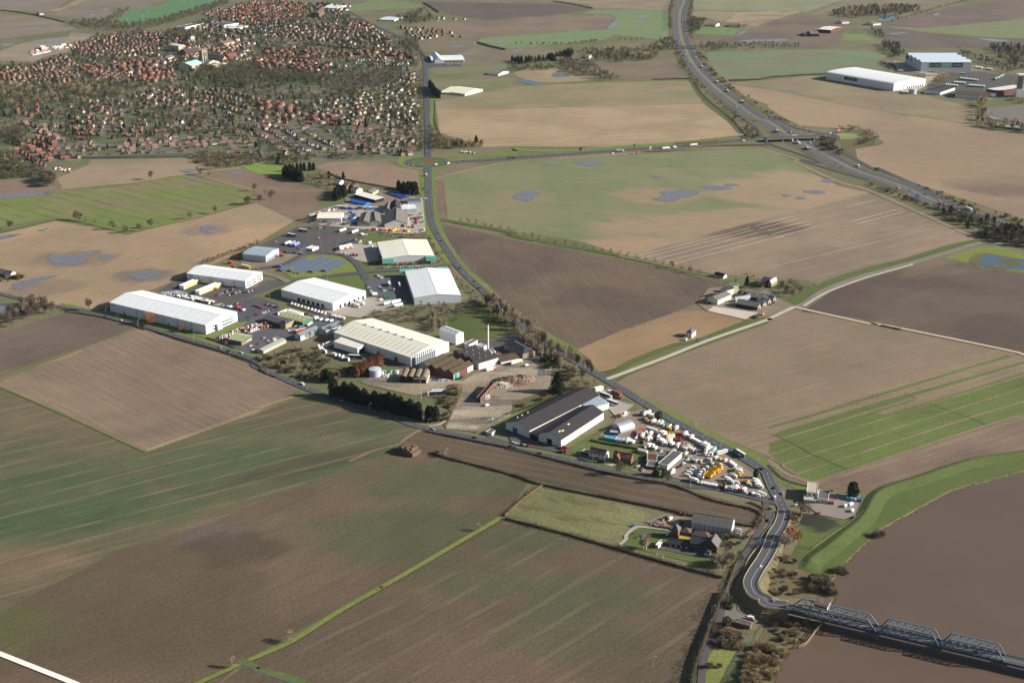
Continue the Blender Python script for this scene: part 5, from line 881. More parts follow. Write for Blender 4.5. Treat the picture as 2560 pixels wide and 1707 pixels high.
def blob(n, rx, ry, rz, zc, lumps=5, hollow=.45):
 C = NR.normal(0,.42,(lumps,3)); C /= np.maximum(1, np.linalg.norm(C,axis=1,keepdims=True)/.62)
 def fn(k):
  c = C[NR.randint(0,lumps,k)]; d = NR.normal(0,1,(k,3)); d /= np.linalg.norm(d,axis=1,keepdims=True); r = NR.uniform(hollow,1,(k,1))**.6
  return (c+d*r*.52)*np.array([rx,ry,rz])
 return fn
def off(V, z): V = V.copy(); V[:,2] += z; return V
PROTO = {}
def bare_proto(key, tw, seed, spread=.36, n=520, birch=False, crown0=.22):
 R.seed(seed); NR.seed(seed); mb = MB(); mb.tube((0,0,-.04),(0,0,.34),.026,.018,5); tips = []
 for i in range(7):
  a = i*2.4+R.uniform(-.4,.4);h = R.uniform(.2,.4);e = Vector((math.cos(a)*spread*R.uniform(.4,.8),math.sin(a)*spread*R.uniform(.4,.8),R.uniform(.6,.92)));mb.tube((0,0,h),e*.62+Vector((0,0,h*.25)),.014,.008,4,False);tips.append(e)
  for j in range(2): e2 = e+Vector((R.uniform(-.14,.14),R.uniform(-.14,.14),R.uniform(-.05,.1))); mb.tube(e*.62+Vector((0,0,h*.25)), e2, .008, .003, 3, False)
 zc = (1+crown0)/2;V,F = tri_cloud(n,blob(n,spread,spread,(1-crown0)/2,zc,7,.35),.09,.0125,.45);V = off(V,zc);V[:,2] = np.clip(V[:,2],.08,1.03)
 PROTO[key] = [('trunk',mb.me(key+'_trunk',bark_p if birch else bark)),('crown',bulk(key+'_crown',V,F,TW[tw]))];PROTO[key+'_lo'] = (V[:3*(n//6)].copy(),tw)
for i,(tw,sp) in enumerate((('grey',.38),('brown',.36),('grey',.34),('red',.36),('yellow',.42),('orange',.4),('pale',.36),('brown',.3))): bare_proto('bare%d' % i,tw,20+i,sp,620 if tw != 'orange' else 1100)
bare_proto('tall0', 'pale', 41, .2, 520, True, .3); bare_proto('tall1', 'grey', 42, .17, 480, False, .25)
def ever_proto(key, tw, seed, kind, rad, n=900, trunk=.12):
 NR.seed(seed); R.seed(seed)
 def fn(k):
  t = NR.uniform(0,1,k)**(.8 if kind == 'cone' else 1); a = NR.uniform(0,2*math.pi,k)
  r = rad*((1-t)**.8 if kind == 'cone' else np.sqrt(np.clip(1-(2*t-.85)**4*.75,0,1))*(1-.35*t))*NR.uniform(.72,1.05,k)*(1+.16*np.sin(a*3+t*9+seed))
  return np.stack([np.cos(a)*r, np.sin(a)*r, t*(1-trunk)-.4], 1)
 V, F = tri_cloud(n, fn, .07, .026, .3); V = off(V, .4+trunk)
 mb = MB(); mb.tube((0,0,-.04),(0,0,.3),.03,.02,5); core = MB(); rr = rad*.78
 if kind == 'cone': core.tube((0,0,trunk+.04),(0,0,.86),rr,.01,9)
 else: core.tube((0,0,trunk+.02),(0,0,.42),rr*.92,rr*.95,9).tube((0,0,.42),(0,0,.9),rr*.95,rr*.2,9)
 W_ = np.concatenate([V, np.array([list(x) for x in core.v])]); tri = []
 for q in core.f:
  for j in range(1, len(q)-1): tri.append((q[0]+len(V), q[j]+len(V), q[j+1]+len(V)))
 PROTO[key] = [('trunk',mb.me(key+'_trunk',bark)),('crown',bulk(key+'_crown',W_,np.concatenate([F,np.array(tri)]),TW[tw]))];PROTO[key+'_lo'] = (V[:3*130].copy(),tw)
ever_proto('ever0','ever',61,'col',.24);ever_proto('ever1','ever',62,'cone',.26);ever_proto('ever2','ivy',63,'col',.32);ever_proto('cyp0','dark',64,'col',.2,1000,.04);ever_proto('cyp1','dark',65,'col',.23,1000,.04);ever_proto('rust0','rust',66,'col',.26,900,.02);ever_proto('yew','dark',67,'cone',.36,1100,.03)
def bush_proto(key, tw, seed, n=950):
 NR.seed(seed); V, F = tri_cloud(n, blob(n, .72, .72, .42, .4, 8, .2), .17, .021, .55); V = off(V, .45); V[:,2] = np.clip(V[:,2], -.05, 1.1)
 mb = MB(); mb.tube((0,0,-.05),(.05,0,.4),.05,.02,4).tube((0,0,0),(-.12,.1,.45),.04,.015,4)
 PROTO[key] = [('stem', mb.me(key+'_stem', bark)), ('foliage', bulk(key+'_foliage', V, F, TW[tw]))]; PROTO[key+'_lo'] = (V[:3*90].copy(), tw)
for i, tw in enumerate(('scrub','hedge','brown','pale','red','hgreen','yellow','ivy','grey')): bush_proto('bush%d' % i, tw, 80+i)
R.seed(99)
QUEUE = {'tree': [], 'evergreen tree': [], 'bush': []}       # wanted plants; the largest in view become things, the rest one mass
def plant(cat, key, p, h, label, group, sx=1.0): QUEUE[cat].append((Vector(p[:2]), h, key, label, group, sx))
def make_plant(cat, key, p, h, label, group, sx, z=0.0):
 nm = {'tree': 'bare_tree', 'evergreen tree': 'evergreen_tree', 'bush': 'bush'}[cat]
 o = thing(nm, label, cat, p, R.uniform(0, 6.28), group, z); o.scale = (h*sx, h*sx, h)
 for n_, me in PROTO[key]: part(n_, me, o)
 return o
def wood(s, dens, keys, h, label, group, cat='tree', sx=1.0, poly=None):
 pl = poly or PT(s); xs = [q.x for q in pl]; ys = [q.y for q in pl]; A = 0
 for i in range(len(pl)): a, c = pl[i], pl[(i+1)%len(pl)]; A += a.x*c.y-c.x*a.y
 n = int(abs(A)/2*dens*2.1/1000); k = 0; t = 0
 while k < n and t < n*40:
  t += 1; q = Vector((R.uniform(min(xs),max(xs)), R.uniform(min(ys),max(ys))))
  if inside(q, pl): plant(cat, R.choice(keys), q, R.uniform(*h), label, group, sx*R.uniform(.85,1.15)); k += 1
def treeline(s, step, keys, h, label, group, cat='tree', jit=1.5, sx=1.0):
 for q, a in along(smooth(PT(s), 5), step, jit): plant(cat, R.choice(keys), q, R.uniform(*h), label, group, sx*R.uniform(.85,1.15))
def hedge(label, s, h=2.0, w=2.2, tw='hedge', dens=26, gaps=0.0):
 pts = smooth(PT(s), 5); org = pts[0]; Ls = sum((b-a).length for a, b in zip(pts, pts[1:])); n = int(min(Ls*dens, 12000)); Vs = []
 segs = [(a,b,(b-a).length) for a,b in zip(pts,pts[1:])];pr = np.array([x[2] for x in segs]);pr = pr/pr.sum();idx = NR.choice(len(segs),n,p=pr);t = NR.uniform(0,1,(n,1))
 A = np.array([[x[0].x-org.x,x[0].y-org.y] for x in segs])[idx];B = np.array([[x[1].x-org.x,x[1].y-org.y] for x in segs])[idx];D = B-A;D = D/(np.linalg.norm(D,axis=1,keepdims=True)+1e-9);Nn = np.stack([-D[:,1],D[:,0]],1)
 Q = A+(B-A)*t; ph = np.sin(Q[:,:1]*.21+3)+np.sin(Q[:,1:2]*.34)+np.sin(Q[:,:1]*.9+Q[:,1:2]*.7)*.5; hh = h*(.8+.16*ph)
 s_ = NR.normal(0,.32,(n,1)); z = NR.uniform(0,1,(n,1))**.7*hh*(1-.3*np.abs(s_)); P = np.concatenate([Q+Nn*s_*w, z], 1)
 d = NR.normal(0,1,(n,3));d[:,2] = np.abs(d[:,2])+.3;d /= np.linalg.norm(d,axis=1,keepdims=True);sd = np.cross(d,NR.normal(0,1,(n,3)));sd /= np.linalg.norm(sd,axis=1,keepdims=True);V = np.concatenate([P-sd*.16,P+sd*.16,P+d*.75],1).reshape(-1,3)
 F = np.arange(3*n).reshape(-1,3)
 o = bpy.data.objects.new('hedge', bulk('hedge', V, F, TW[tw])); link(o); o.location = (org.x, org.y, .1); tag(o, label, 'hedge')
 core = MB(); cpts = [p-org for p in pts]
 for a, b in zip(cpts, cpts[1:]):
  if (b-a).length > .1: core.bar((a.x,a.y,h*.32), (b.x,b.y,h*.25), w*.3, h*.4)
 part('stem_core', core.me('stem_core', TW[tw]), o); return o
# planting
B_ = ['bare0','bare1','bare2','bare7']; MX = B_+['bare3','bare6']
for lab, s, h, w, tw in (
 ('dark clipped hedge between the long dark field and the straw stack field',"c1 1620,1215 1700,1255 2350,1425 D 1230,1110 1320,1130",2.6,3,'hedge'),('tall dark hedge between the dark strip field and the rough paddock',"D 1320,1130 1500,1165 1640,1196 1742,1212",2.8,3,'hedge'),('thick dark hedge between rough paddock and the big front field',"D 1160,1192 1300,1228 1440,1268 1560,1302 1660,1328",3,3.4,'hedge'),('short hedge closing the west end of the rough paddock',"D 1160,1185 1200,1148 1245,1116",2.6,3,'scrub'),
 ('low trimmed hedge along the lower road beside the dark strip field',"c1 1560,1025 2000,1115 2350,1185 c2 500,1315 900,1412 1250,1478",1.8,2,'hedge'),('wild brown hedge along the lower road opposite the vehicle yard',"c2 1250,1478 1500,1525 D 1640,1150 1735,1172 1752,1195 1735,1215",2.6,3.4,'scrub'),('low hedge along the lower road beside the lined stubble field',"c0 1350,85 1700,200 2050,300 2350,410 c1 50,470 180,530",1.6,1.8,'hedge'),('low hedge along the lower road beside the dark ploughed field',"b0 600,1395 900,1440 1150,1500 1330,1560",1.5,1.8,'hedge'),
 ('clipped garden hedge around the white house by the lower road',"c2 610,1278 700,1300 800,1312 815,1295",1.6,1.2,'hgreen'),('tall green hedge behind the two houses by the vehicle yard',"c2 720,1110 900,1145 1150,1190 1240,1240",3,3,'hgreen'),('garden hedge between the red brick house and garage workshop',"c2 1100,1340 1180,1290 1240,1245",2.4,2,'hgreen'),('green fence hedge along the black warehouse verge',"c2 -60,870 200,790 420,690 520,655",2,2,'hgreen'),('boundary hedge of the brick farmhouse garden',"d2 1280,135 1400,150 1470,165",2.2,1.4,'hedge'),('dense evergreen hedge beside the large grey farm barn',"n 1650,1235 1800,1250 2000,1270",3,3,'hgreen'),('tall hedge along the lane beside the front field',"d2 1950,740 1900,860 1830,1040 1750,1240 1680,1450 1650,1600",7.0,4.4,'hedge'),('scrubby hedge along the lane above the bridge yard',"d2 2060,480 2010,620 1960,760",3,3,'scrub'),
 ('hedge beside the lane next to the farm entrance',"n 2100,1260 2200,1160 2290,1090",2.4,2.6,'scrub'),('hedge on the paddock corner by the road junction',"o 200,1040 300,900 340,780 250,720 80,660",2.2,3,'scrub'),('hedge along the field edge south of the roundabout',"b1 660,120 830,185 1280,268 1480,298",2.4,3,'hgreen'),('hedge below the town bungalows',"a0 760,1455 1300,1450 1720,1440",1.6,2,'hgreen'),('dark hedge across the park lawn',"a1 420,400 700,430 960,462",4,4,'hgreen'),('dark hedge below the motorway farm',"a2 1290,735 1500,730 1640,728",3.5,5,'hedge'),('bushy hedge on the far green field corner',"a2 1990,745 2150,742 2280,735 a3 0,722",5,8,'hedge'),('hedge along the vast warehouse field',"a3 0,715 300,695 560,685",4,6,'hedge'),('hedge across the far pasture north-east',"a1 2030,395 2150,430 2290,462",6,8,'hedge'),('dark hedge along the western lane',"a0 -300,105 0,100 300,140 600,210",4,6,'hedge'),('hedge beside the fields east of the far bungalows',"a1 1540,30 1620,80 1680,120",5,7,'hedge'),('thin hedge along the far ploughed field',"a2 380,20 560,45 740,82",4,5,'hedge'),('hedge beside the vast eastern field track',"c3 1040,55 1120,70 1220,92",2.4,3,'hgreen'),('hedge along the link road cutting',"a2 1500,1325 1700,1315 1900,1300",4,6,'scrub'),('hedge on the near side of the link road',"a2 1200,1400 1500,1385 1880,1345 2350,1335",3.5,7,'scrub'),('green screen hedge beside the estate lawns',"b1 1000,955 1150,940 1100,955",3,3,'hgreen'),('reedy hedge along the brick merchants bank',"c0 1900,165 2100,240 2150,262",1.6,2,'hedge')):
 hedge(lab, s, h, w, tw)
for i,(s,h) in enumerate((("b0 1385,182",15),("b0 95,640",14),("b0 705,552",14),("b0 738,562",12),("b0 790,573",9),("b0 875,597",9),("b0 1035,642",13),("b0 1155,672",12),("b0 1280,653",12),("b0 1387,628",14),("b0 1750,542",11),("b0 1977,492",12),("b0 2285,415",14),("b0 2255,405",11),("b0 2340,285",12),("b0 1840,138",12),("b0 1810,118",11),("b0 1925,158",9),("b0 1980,90",13),("b1 35,400",14),("b1 145,365",15),("b1 90,330",10))):
 plant('tree', R.choice(B_), P1(s), h, 'bare oak standing alone along the lime green field boundary', 'oaks on the field boundary', 1.15)
plant('tree','bare7',P1("b0 820,1380"),15,'slim bare tree at the left end of the longest warehouse',None);plant('tree','bare5',P1("b0 1382,1512"),15,'russet-leaved tree in front of the longest warehouse wall',None,1.1);plant('tree','bare5',P1("c0 1670,110"),9,'small russet tree near the corner of the longest warehouse',None)
plant('evergreen tree','yew',P1("c2 415,665"),21,'huge dark yew beside the demolition ground',None,1.1);plant('evergreen tree','ever0',P1("D 1958,1142"),14,'dark evergreen standing alone above the inn',None,1.4);plant('tree','bare5',P1("o 860,1330"),13,'orange-leaved beech beside the bridge road',None,1.3);plant('tree','bare0',P1("o 700,1440"),12,'broad bare tree shading the bridge road',None,1.3);plant('tree','bare1',P1("o 975,840"),9,'bare tree between inn car park and road',None,1.2);plant('tree','bare3',P1("o 1110,850"),9,'reddish bare tree in front of the inn',None);plant('tree','bare1',P1("p 740,1440"),12,'bare tree on the lower road verge by the garage workshop',None);plant('evergreen tree','ever2',P1("p 550,1300"),9,'bushy evergreen in front of the garage workshop',None,1.1);plant('evergreen tree','ever2',P1("p 690,1330"),8,'ivy-clad tree beside the garage workshop sign',None);plant('evergreen tree','ever2',P1("p 600,350"),9,'dark bushy evergreen on the vehicle yard fence',None,1.4);plant('evergreen tree','ever0',P1("p 2270,1350"),9,'pointed evergreen at the tip of the vehicle yard',None);plant('tree','bare1',P1("c2 990,1420"),13,'big bare tree on the verge below the red brick house',None,1.2)
plant('tree','bare6',P1("d1 2040,170"),7,'small bare thorn at the top of the grassy ditch',None);plant('tree','bare6',P1("d1 320,1190"),9,'pale bare tree half way down the grassy ditch',None,1.2);plant('tree','bare6',P1("d0 2150,1420"),8,'thin bare tree at the bottom of the grassy ditch',None);plant('tree','bare6',P1("c1 1750,1255"),8,'pale bare sapling beside the straw stack hedge',None);plant('bush','bush3',P1("d1 1185,690"),2.5,'pale thorn bush astride the grassy ditch',None,1.4);plant('bush','bush1',P1("c1 1660,1235"),4,'dark bush at the hedge end by the straw stack',None)
for s in ("d2 1230,340","d2 1205,335"): plant('tree', 'tall0', P1(s), 12, 'white-stemmed birch on the farmhouse lawn', 'birches on the farmhouse lawn', 1.6)
wood("d2 1860,440 2080,360 2100,470 2010,560 1850,540 1820,470",14,['bare0','bare6','bare1'],(7,12),'bare garden tree in the thicket beside the brick farmhouse','farmhouse thicket');wood("d2 1900,220 2150,230 2130,350 1920,330",16,['bush5','bush7','bush0'],(2.5,5),'shrub in the garden border beside the brick farmhouse','farmhouse shrubs','bush');wood("d2 1080,180 1280,240 1290,320 1090,260",8,['bush5','bush0','bush7'],(1.2,3),'garden shrub around the farmhouse pond','pond shrubs','bush')
wood("d2 1860,1060 2150,1140 2080,1270 1850,1210",24,['bush0','bush2','bush8'],(3,6),'scrub bush below the bridge yard','scrub below the bridge yard','bush');plant('evergreen tree','ever2',P1("d2 1970,1040"),7,'yellow-green conifer in the bridge yard',None,1.5);wood("d2 1930,840 2010,830 2020,930 1940,930",20,['bush7','bush5'],(3,6),'dark shrub at the bridge yard entrance','bridge yard shrubs','bush');plant('bush','bush4',P1("d2 1815,1440"),5,'reddish bush on the orchard grass',None);plant('bush','bush4',P1("d2 1890,1430"),4,'dark red bush on the orchard grass',None)
wood("d3 20,400 200,430 330,600 330,760 60,760 0,560",16,['bush0','bush3','bush4','bush2'],(1.8,4.2),'leafless scrub bush on the slope beside the bridge approach','scrub on the bridge slope','bush');wood("d3 380,600 560,620 620,760 540,790 380,740",22,['bush2','bush0','bush8'],(4,7),'big brown willow scrub bush at the river corner by the bridge','willow scrub at the bridge','bush');wood("d3 30,960 420,1020 380,1130 300,1220 180,1220 40,1120",22,['bush0','bush2','bush3'],(2,5),'scrub bush on the river bank below the bridge','scrub below the bridge','bush');wood("d3 -60,1230 160,1260 120,1450 20,1600 -250,1600 -160,1300",24,['bush6','bush3','bush0'],(3,6),'straw-coloured scrub bush at the river edge in the foreground','pale riverside scrub','bush')
for s,h in (("d3 660,550",5),("d3 1010,215",5),("d3 700,560",3.5),("d3 985,225",3.5)): plant('bush','bush2',P1(s),h,'low brown willow hanging over the river edge','riverside willows',1.5)
treeline("d3 620,620 760,440 900,290 1080,140 1330,10 c3 1950,1500 2350,1395",7,['bush3','bush6'],(.8,1.6),'pale reed tussock along the river edge','reed tussocks on the bank','bush',2);wood("o 800,900 960,880 960,1050 860,1200 770,1150",14,['bush4','bush2','bush0'],(2.5,5),'reddish scrub bush between road and flooded lawn','roadside scrub by the lawn','bush')
for q,a in along(smooth(PT("c1 700,690 900,748 1100,800 1250,840 1420,880 1500,905"),5),3.9,1.6): plant('evergreen tree',R.choice(['cyp0','cyp1']),q,R.choice((11.5,14,16,17,18.5)),'tall dark cypress in the dense belt above the lower road','cypress belt',1.15)
for s in ("c1 1610,930","c1 1650,925","c1 1585,925"): plant('evergreen tree','cyp1',P1(s),15,'dark cypress in the clump at the end of the belt by the entrance','cypress end clump',1.1)
for s in ("c1 620,560","c1 655,560","c1 690,575","c1 640,545"): plant('evergreen tree','ever0',P1(s),12,'greener conifer in the clump at the top of the cypress belt','green conifer clump')
for q,a in along(smooth(PT("c1 915,520 970,510 1020,480 1060,455 1110,430 1150,400"),4),4,1): plant('evergreen tree','rust0',q,R.uniform(12,16),'dead brown cypress between round tank and factory hall','dead brown cypresses',1.15)
wood("c1 40,340 340,270 560,300 640,330 700,420 620,560 480,560 250,490 60,400",12,['bush0','bush2','bush3','bush8'],(2.5,5.5),'leafless scrub bush on the overgrown plot by the factory','scrub on the overgrown plot','bush');wood("c1 40,330 600,310 620,470 300,480 80,400",1.6,['tall0','bare6','bare1'],(7,11),'pale leafless sapling on the overgrown plot','saplings on the overgrown plot');treeline("q 1540,640 1900,560 2150,490 2349,430",6,['bare1','bare2'],(6,9),'bare tree in the line behind the arched workshops','trees behind the workshops')
wood("b1 900,1560 1020,1410 1400,1330 1460,1345 1900,1320 2090,1240 2090,1330 1960,1450 1640,1530 c1 1640,120 1350,40 1150,-10",5.5,['bush0','bush2','bush8','bare1','bare2'],(3.5,7),'bare scrub tree in the thicket between the grey shed and the factory hall','thicket behind the factory hall');wood("c1 1640,-60 1800,90 1650,130 1500,90",6,['tall0','tall1'],(8,11),'slim bare tree at the thicket edge by the turf','thicket edge trees')
treeline("b1 2130,1290 c2 20,20 120,70 260,200 350,300 480,330 560,390 680,460 760,520",6.5,['tall0','tall1','bare6'],(13,17),'tall bare poplar in the avenue along the main road','avenue on the main road',jit=2.5);treeline("b1 2080,1290 2200,1450 c2 -20,60 90,160 230,290 400,400 520,480 640,560",9,['tall0','tall1','bare6'],(11,15),'bare tree in the inner row of the main road avenue','inner avenue row',jit=4)
wood("c2 520,470 760,540 760,590 560,640 480,600",7,['bush0','bare6','bush3'],(4,8),'bare scrub tree beside the green fence under the avenue','scrub under the avenue');wood("c2 -40,820 300,720 340,650 420,680 120,800 0,860",7,['bush0','bush5','bush2'],(3,6),'scrub bush along the fence of the demolition ground','fence scrub by the demolition ground','bush');wood("c2 270,370 370,380 360,460 290,440",16,['bush5','bush7'],(4,7),'dark green shrub by the factory gate','gate shrubs','bush');treeline("c2 140,110 240,210 300,250",7,['bare3'],(6,8),'reddish bare tree lining the staff car park','car park trees')
for s in ("b1 2145,1340","b1 2210,1390","b1 2310,1490","c2 440,400","c2 405,375","c1 2320,20"): plant('evergreen tree',R.choice(['ever0','yew']),P1(s),R.uniform(7,10),'dark evergreen dotted on the avenue turf','evergreens on the avenue turf',1.2)
for q,a in along(PT("b1 1840,568 2080,614 2350,660 b2 0,690 400,775 900,862 1300,950 1750,1062"),13.5,.6): plant('tree',R.choice(['bare3','bare1']),q,R.uniform(7,9.5),'young reddish tree in the long avenue beside the ploughed field','sapling avenue',1.1)
treeline("b0 1870,960 2100,880 2350,790 b1 0,770",5,['bare2','bush0','bare1'],(5,8),'bare tree in the row behind the blue-grey depot','trees behind the depot');wood("b1 1500,740 1560,700 1760,930 1680,960 1640,860",9,['bare3','bush4','bare2'],(4,7),'reddish bare tree on the bank beside the teal-winged warehouse','bank trees by the main road');treeline("b1 1760,1010 1900,1150 2060,1270",6,['bare3','bush4','bare2'],(4,7),'bare tree between the broad shed and the main road','trees beside the broad shed');wood("b1 1100,660 1520,690 1540,720 1150,720",10,['bush4','bush3'],(2,4),'reddish scrub below the scrap yard','scrub below the scrap yard','bush');wood("b1 380,540 700,560 900,600 700,610 420,570",9,['bush8','bush0'],(3,5),'scrub bush along the lorry park bank','lorry park scrub','bush')
wood("b1 710,340 740,290 860,290 860,320 740,390",22,['ever0','ever1'],(10,14),'dark fir in the clump beside the blue tarpaulin','firs by the tarpaulin','evergreen tree');wood("b1 1285,290 1300,260 1400,275 1475,270 1475,320 1400,330",16,['cyp0','cyp1'],(12,15),'dark cypress in the clump beside the road yard','cypresses by the road yard','evergreen tree',1.2)
wood("b1 265,120 420,180 420,205 260,165",24,['cyp0','cyp1'],(14,17),'dark cypress in the block beside the lime field','cypress block','evergreen tree',1.2);treeline("b1 300,110 420,100 550,95",6,['cyp0'],(12,14),'dark cypress in the row behind the cypress block','cypress row','evergreen tree');wood("b1 430,190 560,140 700,140 760,190 680,250 500,225",7,B_+['bush0'],(5,9),'bare tree in the orchard by the north cluster','north cluster orchard');plant('evergreen tree','cyp0',P1("b1 670,165"),11,'slim lone cypress in the north orchard',None);plant('evergreen tree','ever1',P1("b1 802,175"),12,'pointed lone conifer in the north orchard',None);treeline("b1 540,240 640,265 710,285",5,['bush0','bush2'],(2,4),'brown bush along the orchard foot','orchard foot hedge','bush')
wood("b0 20,1480 180,1320 420,1330 570,1400 240,1490 100,1550",6,B_+['bare6'],(10,16),'bare tree in the copse beside the lower road bend','copse by the road bend');wood("b0 -60,1110 60,1090 240,1060 230,1090 60,1130",14,['bush7','bush0','ever2'],(3,6),'green garden bush at the left smallholding','smallholding shrubs','bush');wood("b0 380,200 470,150 520,240 420,260",14,B_,(13,17),'tall bare tree in the clump at the pond corner','pond corner clump')
wood("b0 -300,30 350,60 420,110 330,160 0,180 -300,190",10,['bare0','bare1','bush5','ever2','bush7'],(5,10),'garden tree in the thicket below the new red houses','thicket below the red houses');wood("a0 1740,1420 1900,1400 2330,1440 b0 2350,40 2100,70 1900,60 1760,10",12,['bush8','bush0','bare2','bush5'],(4,8),'bare scrub tree in the thicket at the foot of the town','thicket at the town foot');wood("b1 0,-10 180,-30 500,-40 500,10 280,50 0,20",9,['bush8','bush0','bush5'],(3,6),'scrub bush on the waste ground below the town','waste ground scrub','bush');plant('evergreen tree','yew',P1("a1 200,1508"),13,'dark evergreen on the waste ground below the town',None,.8);wood("a0 -300,1200 180,1180 200,1340 60,1300 -300,1300",9,B_+['bush5'],(6,10),'bare tree in the wood by the left pasture','wood by the left pasture');wood("a0 -300,1380 130,1400 230,1500 230,1567 -300,1567",12,B_+['bush5','bush7','bare6'],(6,11),'bare tree in the gardens at the town corner','town corner trees')
treeline("a1 1600,800 1640,870 1680,905",7,['cyp0','cyp1'],(14,18),'dark conifer beside the main road near the glasshouse','roadside conifers','evergreen tree');wood("a1 1600,1200 1640,1180 1720,1300 1620,1420 1600,1330",10,['ever2','bare3','bare1'],(6,10),'tree beside the road north of the roundabout','trees north of the roundabout');wood("a1 1620,1290 1800,1300 2080,1330 2070,1360 1800,1365 1680,1380",8,['bare0','bush0','ever2','bare6'],(6,10),'tree in the thicket behind the roundside cottage','thicket by the roundabout');
for s,h in (("a1 1825,1365",16),("a1 1888,1365",18),("a1 1845,1365",15)): plant('tree','tall1',P1(s),h,'slender bare poplar near the roundabout','poplars near the roundabout')
plant('evergreen tree','yew',P1("a1 2022,1310"),13,'dark triangular conifer near the roundabout',None);treeline("a1 1518,640 1520,900 1518,1150 1515,1380",8,['bush0','bare2','bush5'],(3,6),'bush along the hedge line beside the town road','town road hedge line','bush');treeline("a1 1480,480 1380,380 1560,560",9,B_,(9,13),'bare tree at the northern road bend','trees at the road bend')
treeline("a2 1500,-30 1460,60 1445,150 1450,280",10,['bare3','bare1','bare2'],(8,12),'bare tree in the belt beside the far motorway','far motorway belt',jit=5);treeline("a2 1640,0 1650,60 1630,120 1640,250 1650,360",12,['bush4','bush0','bare3'],(4,8),'bush on the far motorway verge','far motorway verge','bush',4);wood("a2 1480,440 1560,480 1600,600 1720,760 1900,930 2060,1050 2180,1140 2150,1180 2000,1080 1800,900 1640,740 1540,620",3.2,['bush4','bush0','bush2','bare3'],(3,7),'bush on the near motorway embankment','near motorway embankment','bush');wood("a2 1690,480 1760,500 1830,620 2000,790 2350,1020 a3 200,1130 440,1220 430,1240 0,1060 a2 2300,1010 1900,770 1750,600",3.2,['bush4','bush0','bush2','bush1'],(3,7),'bush on the far motorway embankment','far motorway embankment','bush')
wood("a2 2130,1150 2250,1200 2280,1270 2140,1280",7,['bush0','bush2','bare2'],(4,7),'bare bush in the junction cutting','junction cutting','bush');wood("a3 640,1175 820,1185 950,1210 1030,1290 960,1340 820,1345 800,1300 880,1270 840,1230 700,1215",5,['bush0','bush2','bare2','bare1'],(5,8),'bare tree in the ring around the motorway loop','trees round the motorway loop');wood("a3 420,1280 560,1260 620,1290 600,1340 700,1430 640,1450 480,1370",6,['bush0','bush2','bare2'],(5,8),'bare bush between slip road and motorway','bushes between slip road and motorway','bush')
wood("b3 900,215 1000,240 1250,330 1500,420 1450,430 1200,350 950,250",9,['bush2','bush0','bush4'],(3,6),'brown bush on the bank above the sign','motorway bank bushes','bush');wood("b3 1500,415 1800,490 2100,590 2350,660 2560,720 2560,830 2200,790 1980,730 1800,620 1600,500",9,['ever0','ever2','bare1','bare2','bush0','bush2'],(7,11),'tree in the dense belt hiding the motorway','motorway screen belt','tree');wood("b3 1350,235 1560,290 1700,350 1880,410 2100,490 2350,560 2560,640 2560,680 2350,600 2050,500 1800,430 1550,330",6,['ever2','bush4','bush0','bush7'],(3,6),'evergreen shrub tree along the far motorway fence','far motorway fence trees','evergreen tree')
wood("s 1680,340 2200,420 2150,500 1950,600 1750,560 1700,450",7,['bare1','bare3','bare2'],(7,11),'bare tree in the orchard beside the farmhouse','farm orchard');wood("s 1250,300 1500,400 1480,470 1330,440",9,['bare1','bush0'],(5,8),'bare tree screening the farm yard','farm yard trees');plant('evergreen tree','ever1',P1("s 1155,400"),14,'lone dark conifer on the farm lawn',None);plant('tree','bare3',P1("s 2320,410"),8,'lone bare tree at the farm orchard edge',None);treeline("s 880,330 1100,360",12,['bare1'],(6,8),'small bare tree on the farm lawn','farm lawn trees')
wood("c2 1640,150 1830,160 1840,180 1680,205", 10, ['bush5','bush7'], (1.2,2.2), 'low green shrub in the lone white house garden', 'lone house shrubs', 'bush')
wood("a2 0,560 240,560 560,480 580,520 400,560 0,600",5,['ever0','ever1','cyp0'],(10,15),'conifer in the dark belt beyond the pasture','dark conifer belt','evergreen tree');wood("a2 440,560 700,570 820,660 1010,740 820,750 600,690 430,660",4.5,B_,(8,13),'bare tree in the willow carr','willow carr');wood("a2 640,470 1150,460 1330,420 1380,470 1300,560 1000,580 750,560",4.5,B_+['ever2','bare4'],(8,13),'tree in the wooded grounds by the motorway','wooded grounds');wood("a2 0,590 300,580 420,640 280,660 0,650",4,['bush8','bare2','ever2'],(5,9),'bare tree behind the reed bed','trees behind the reed bed');wood("a2 1350,370 1480,360 1540,450 1400,480",4,B_,(9,13),'bare tree beside the motorway overbridge','overbridge trees');wood("a2 1620,180 1780,190 1720,300 1650,300",5,B_+['ever2'],(9,13),'tree in the spinney beside the farm','farm spinney');wood("a2 1690,410 2350,410 a3 280,420 280,450 a2 2350,460 1720,475",3,B_,(7,11),'bare tree in the long belt behind the green field','long bare belt');
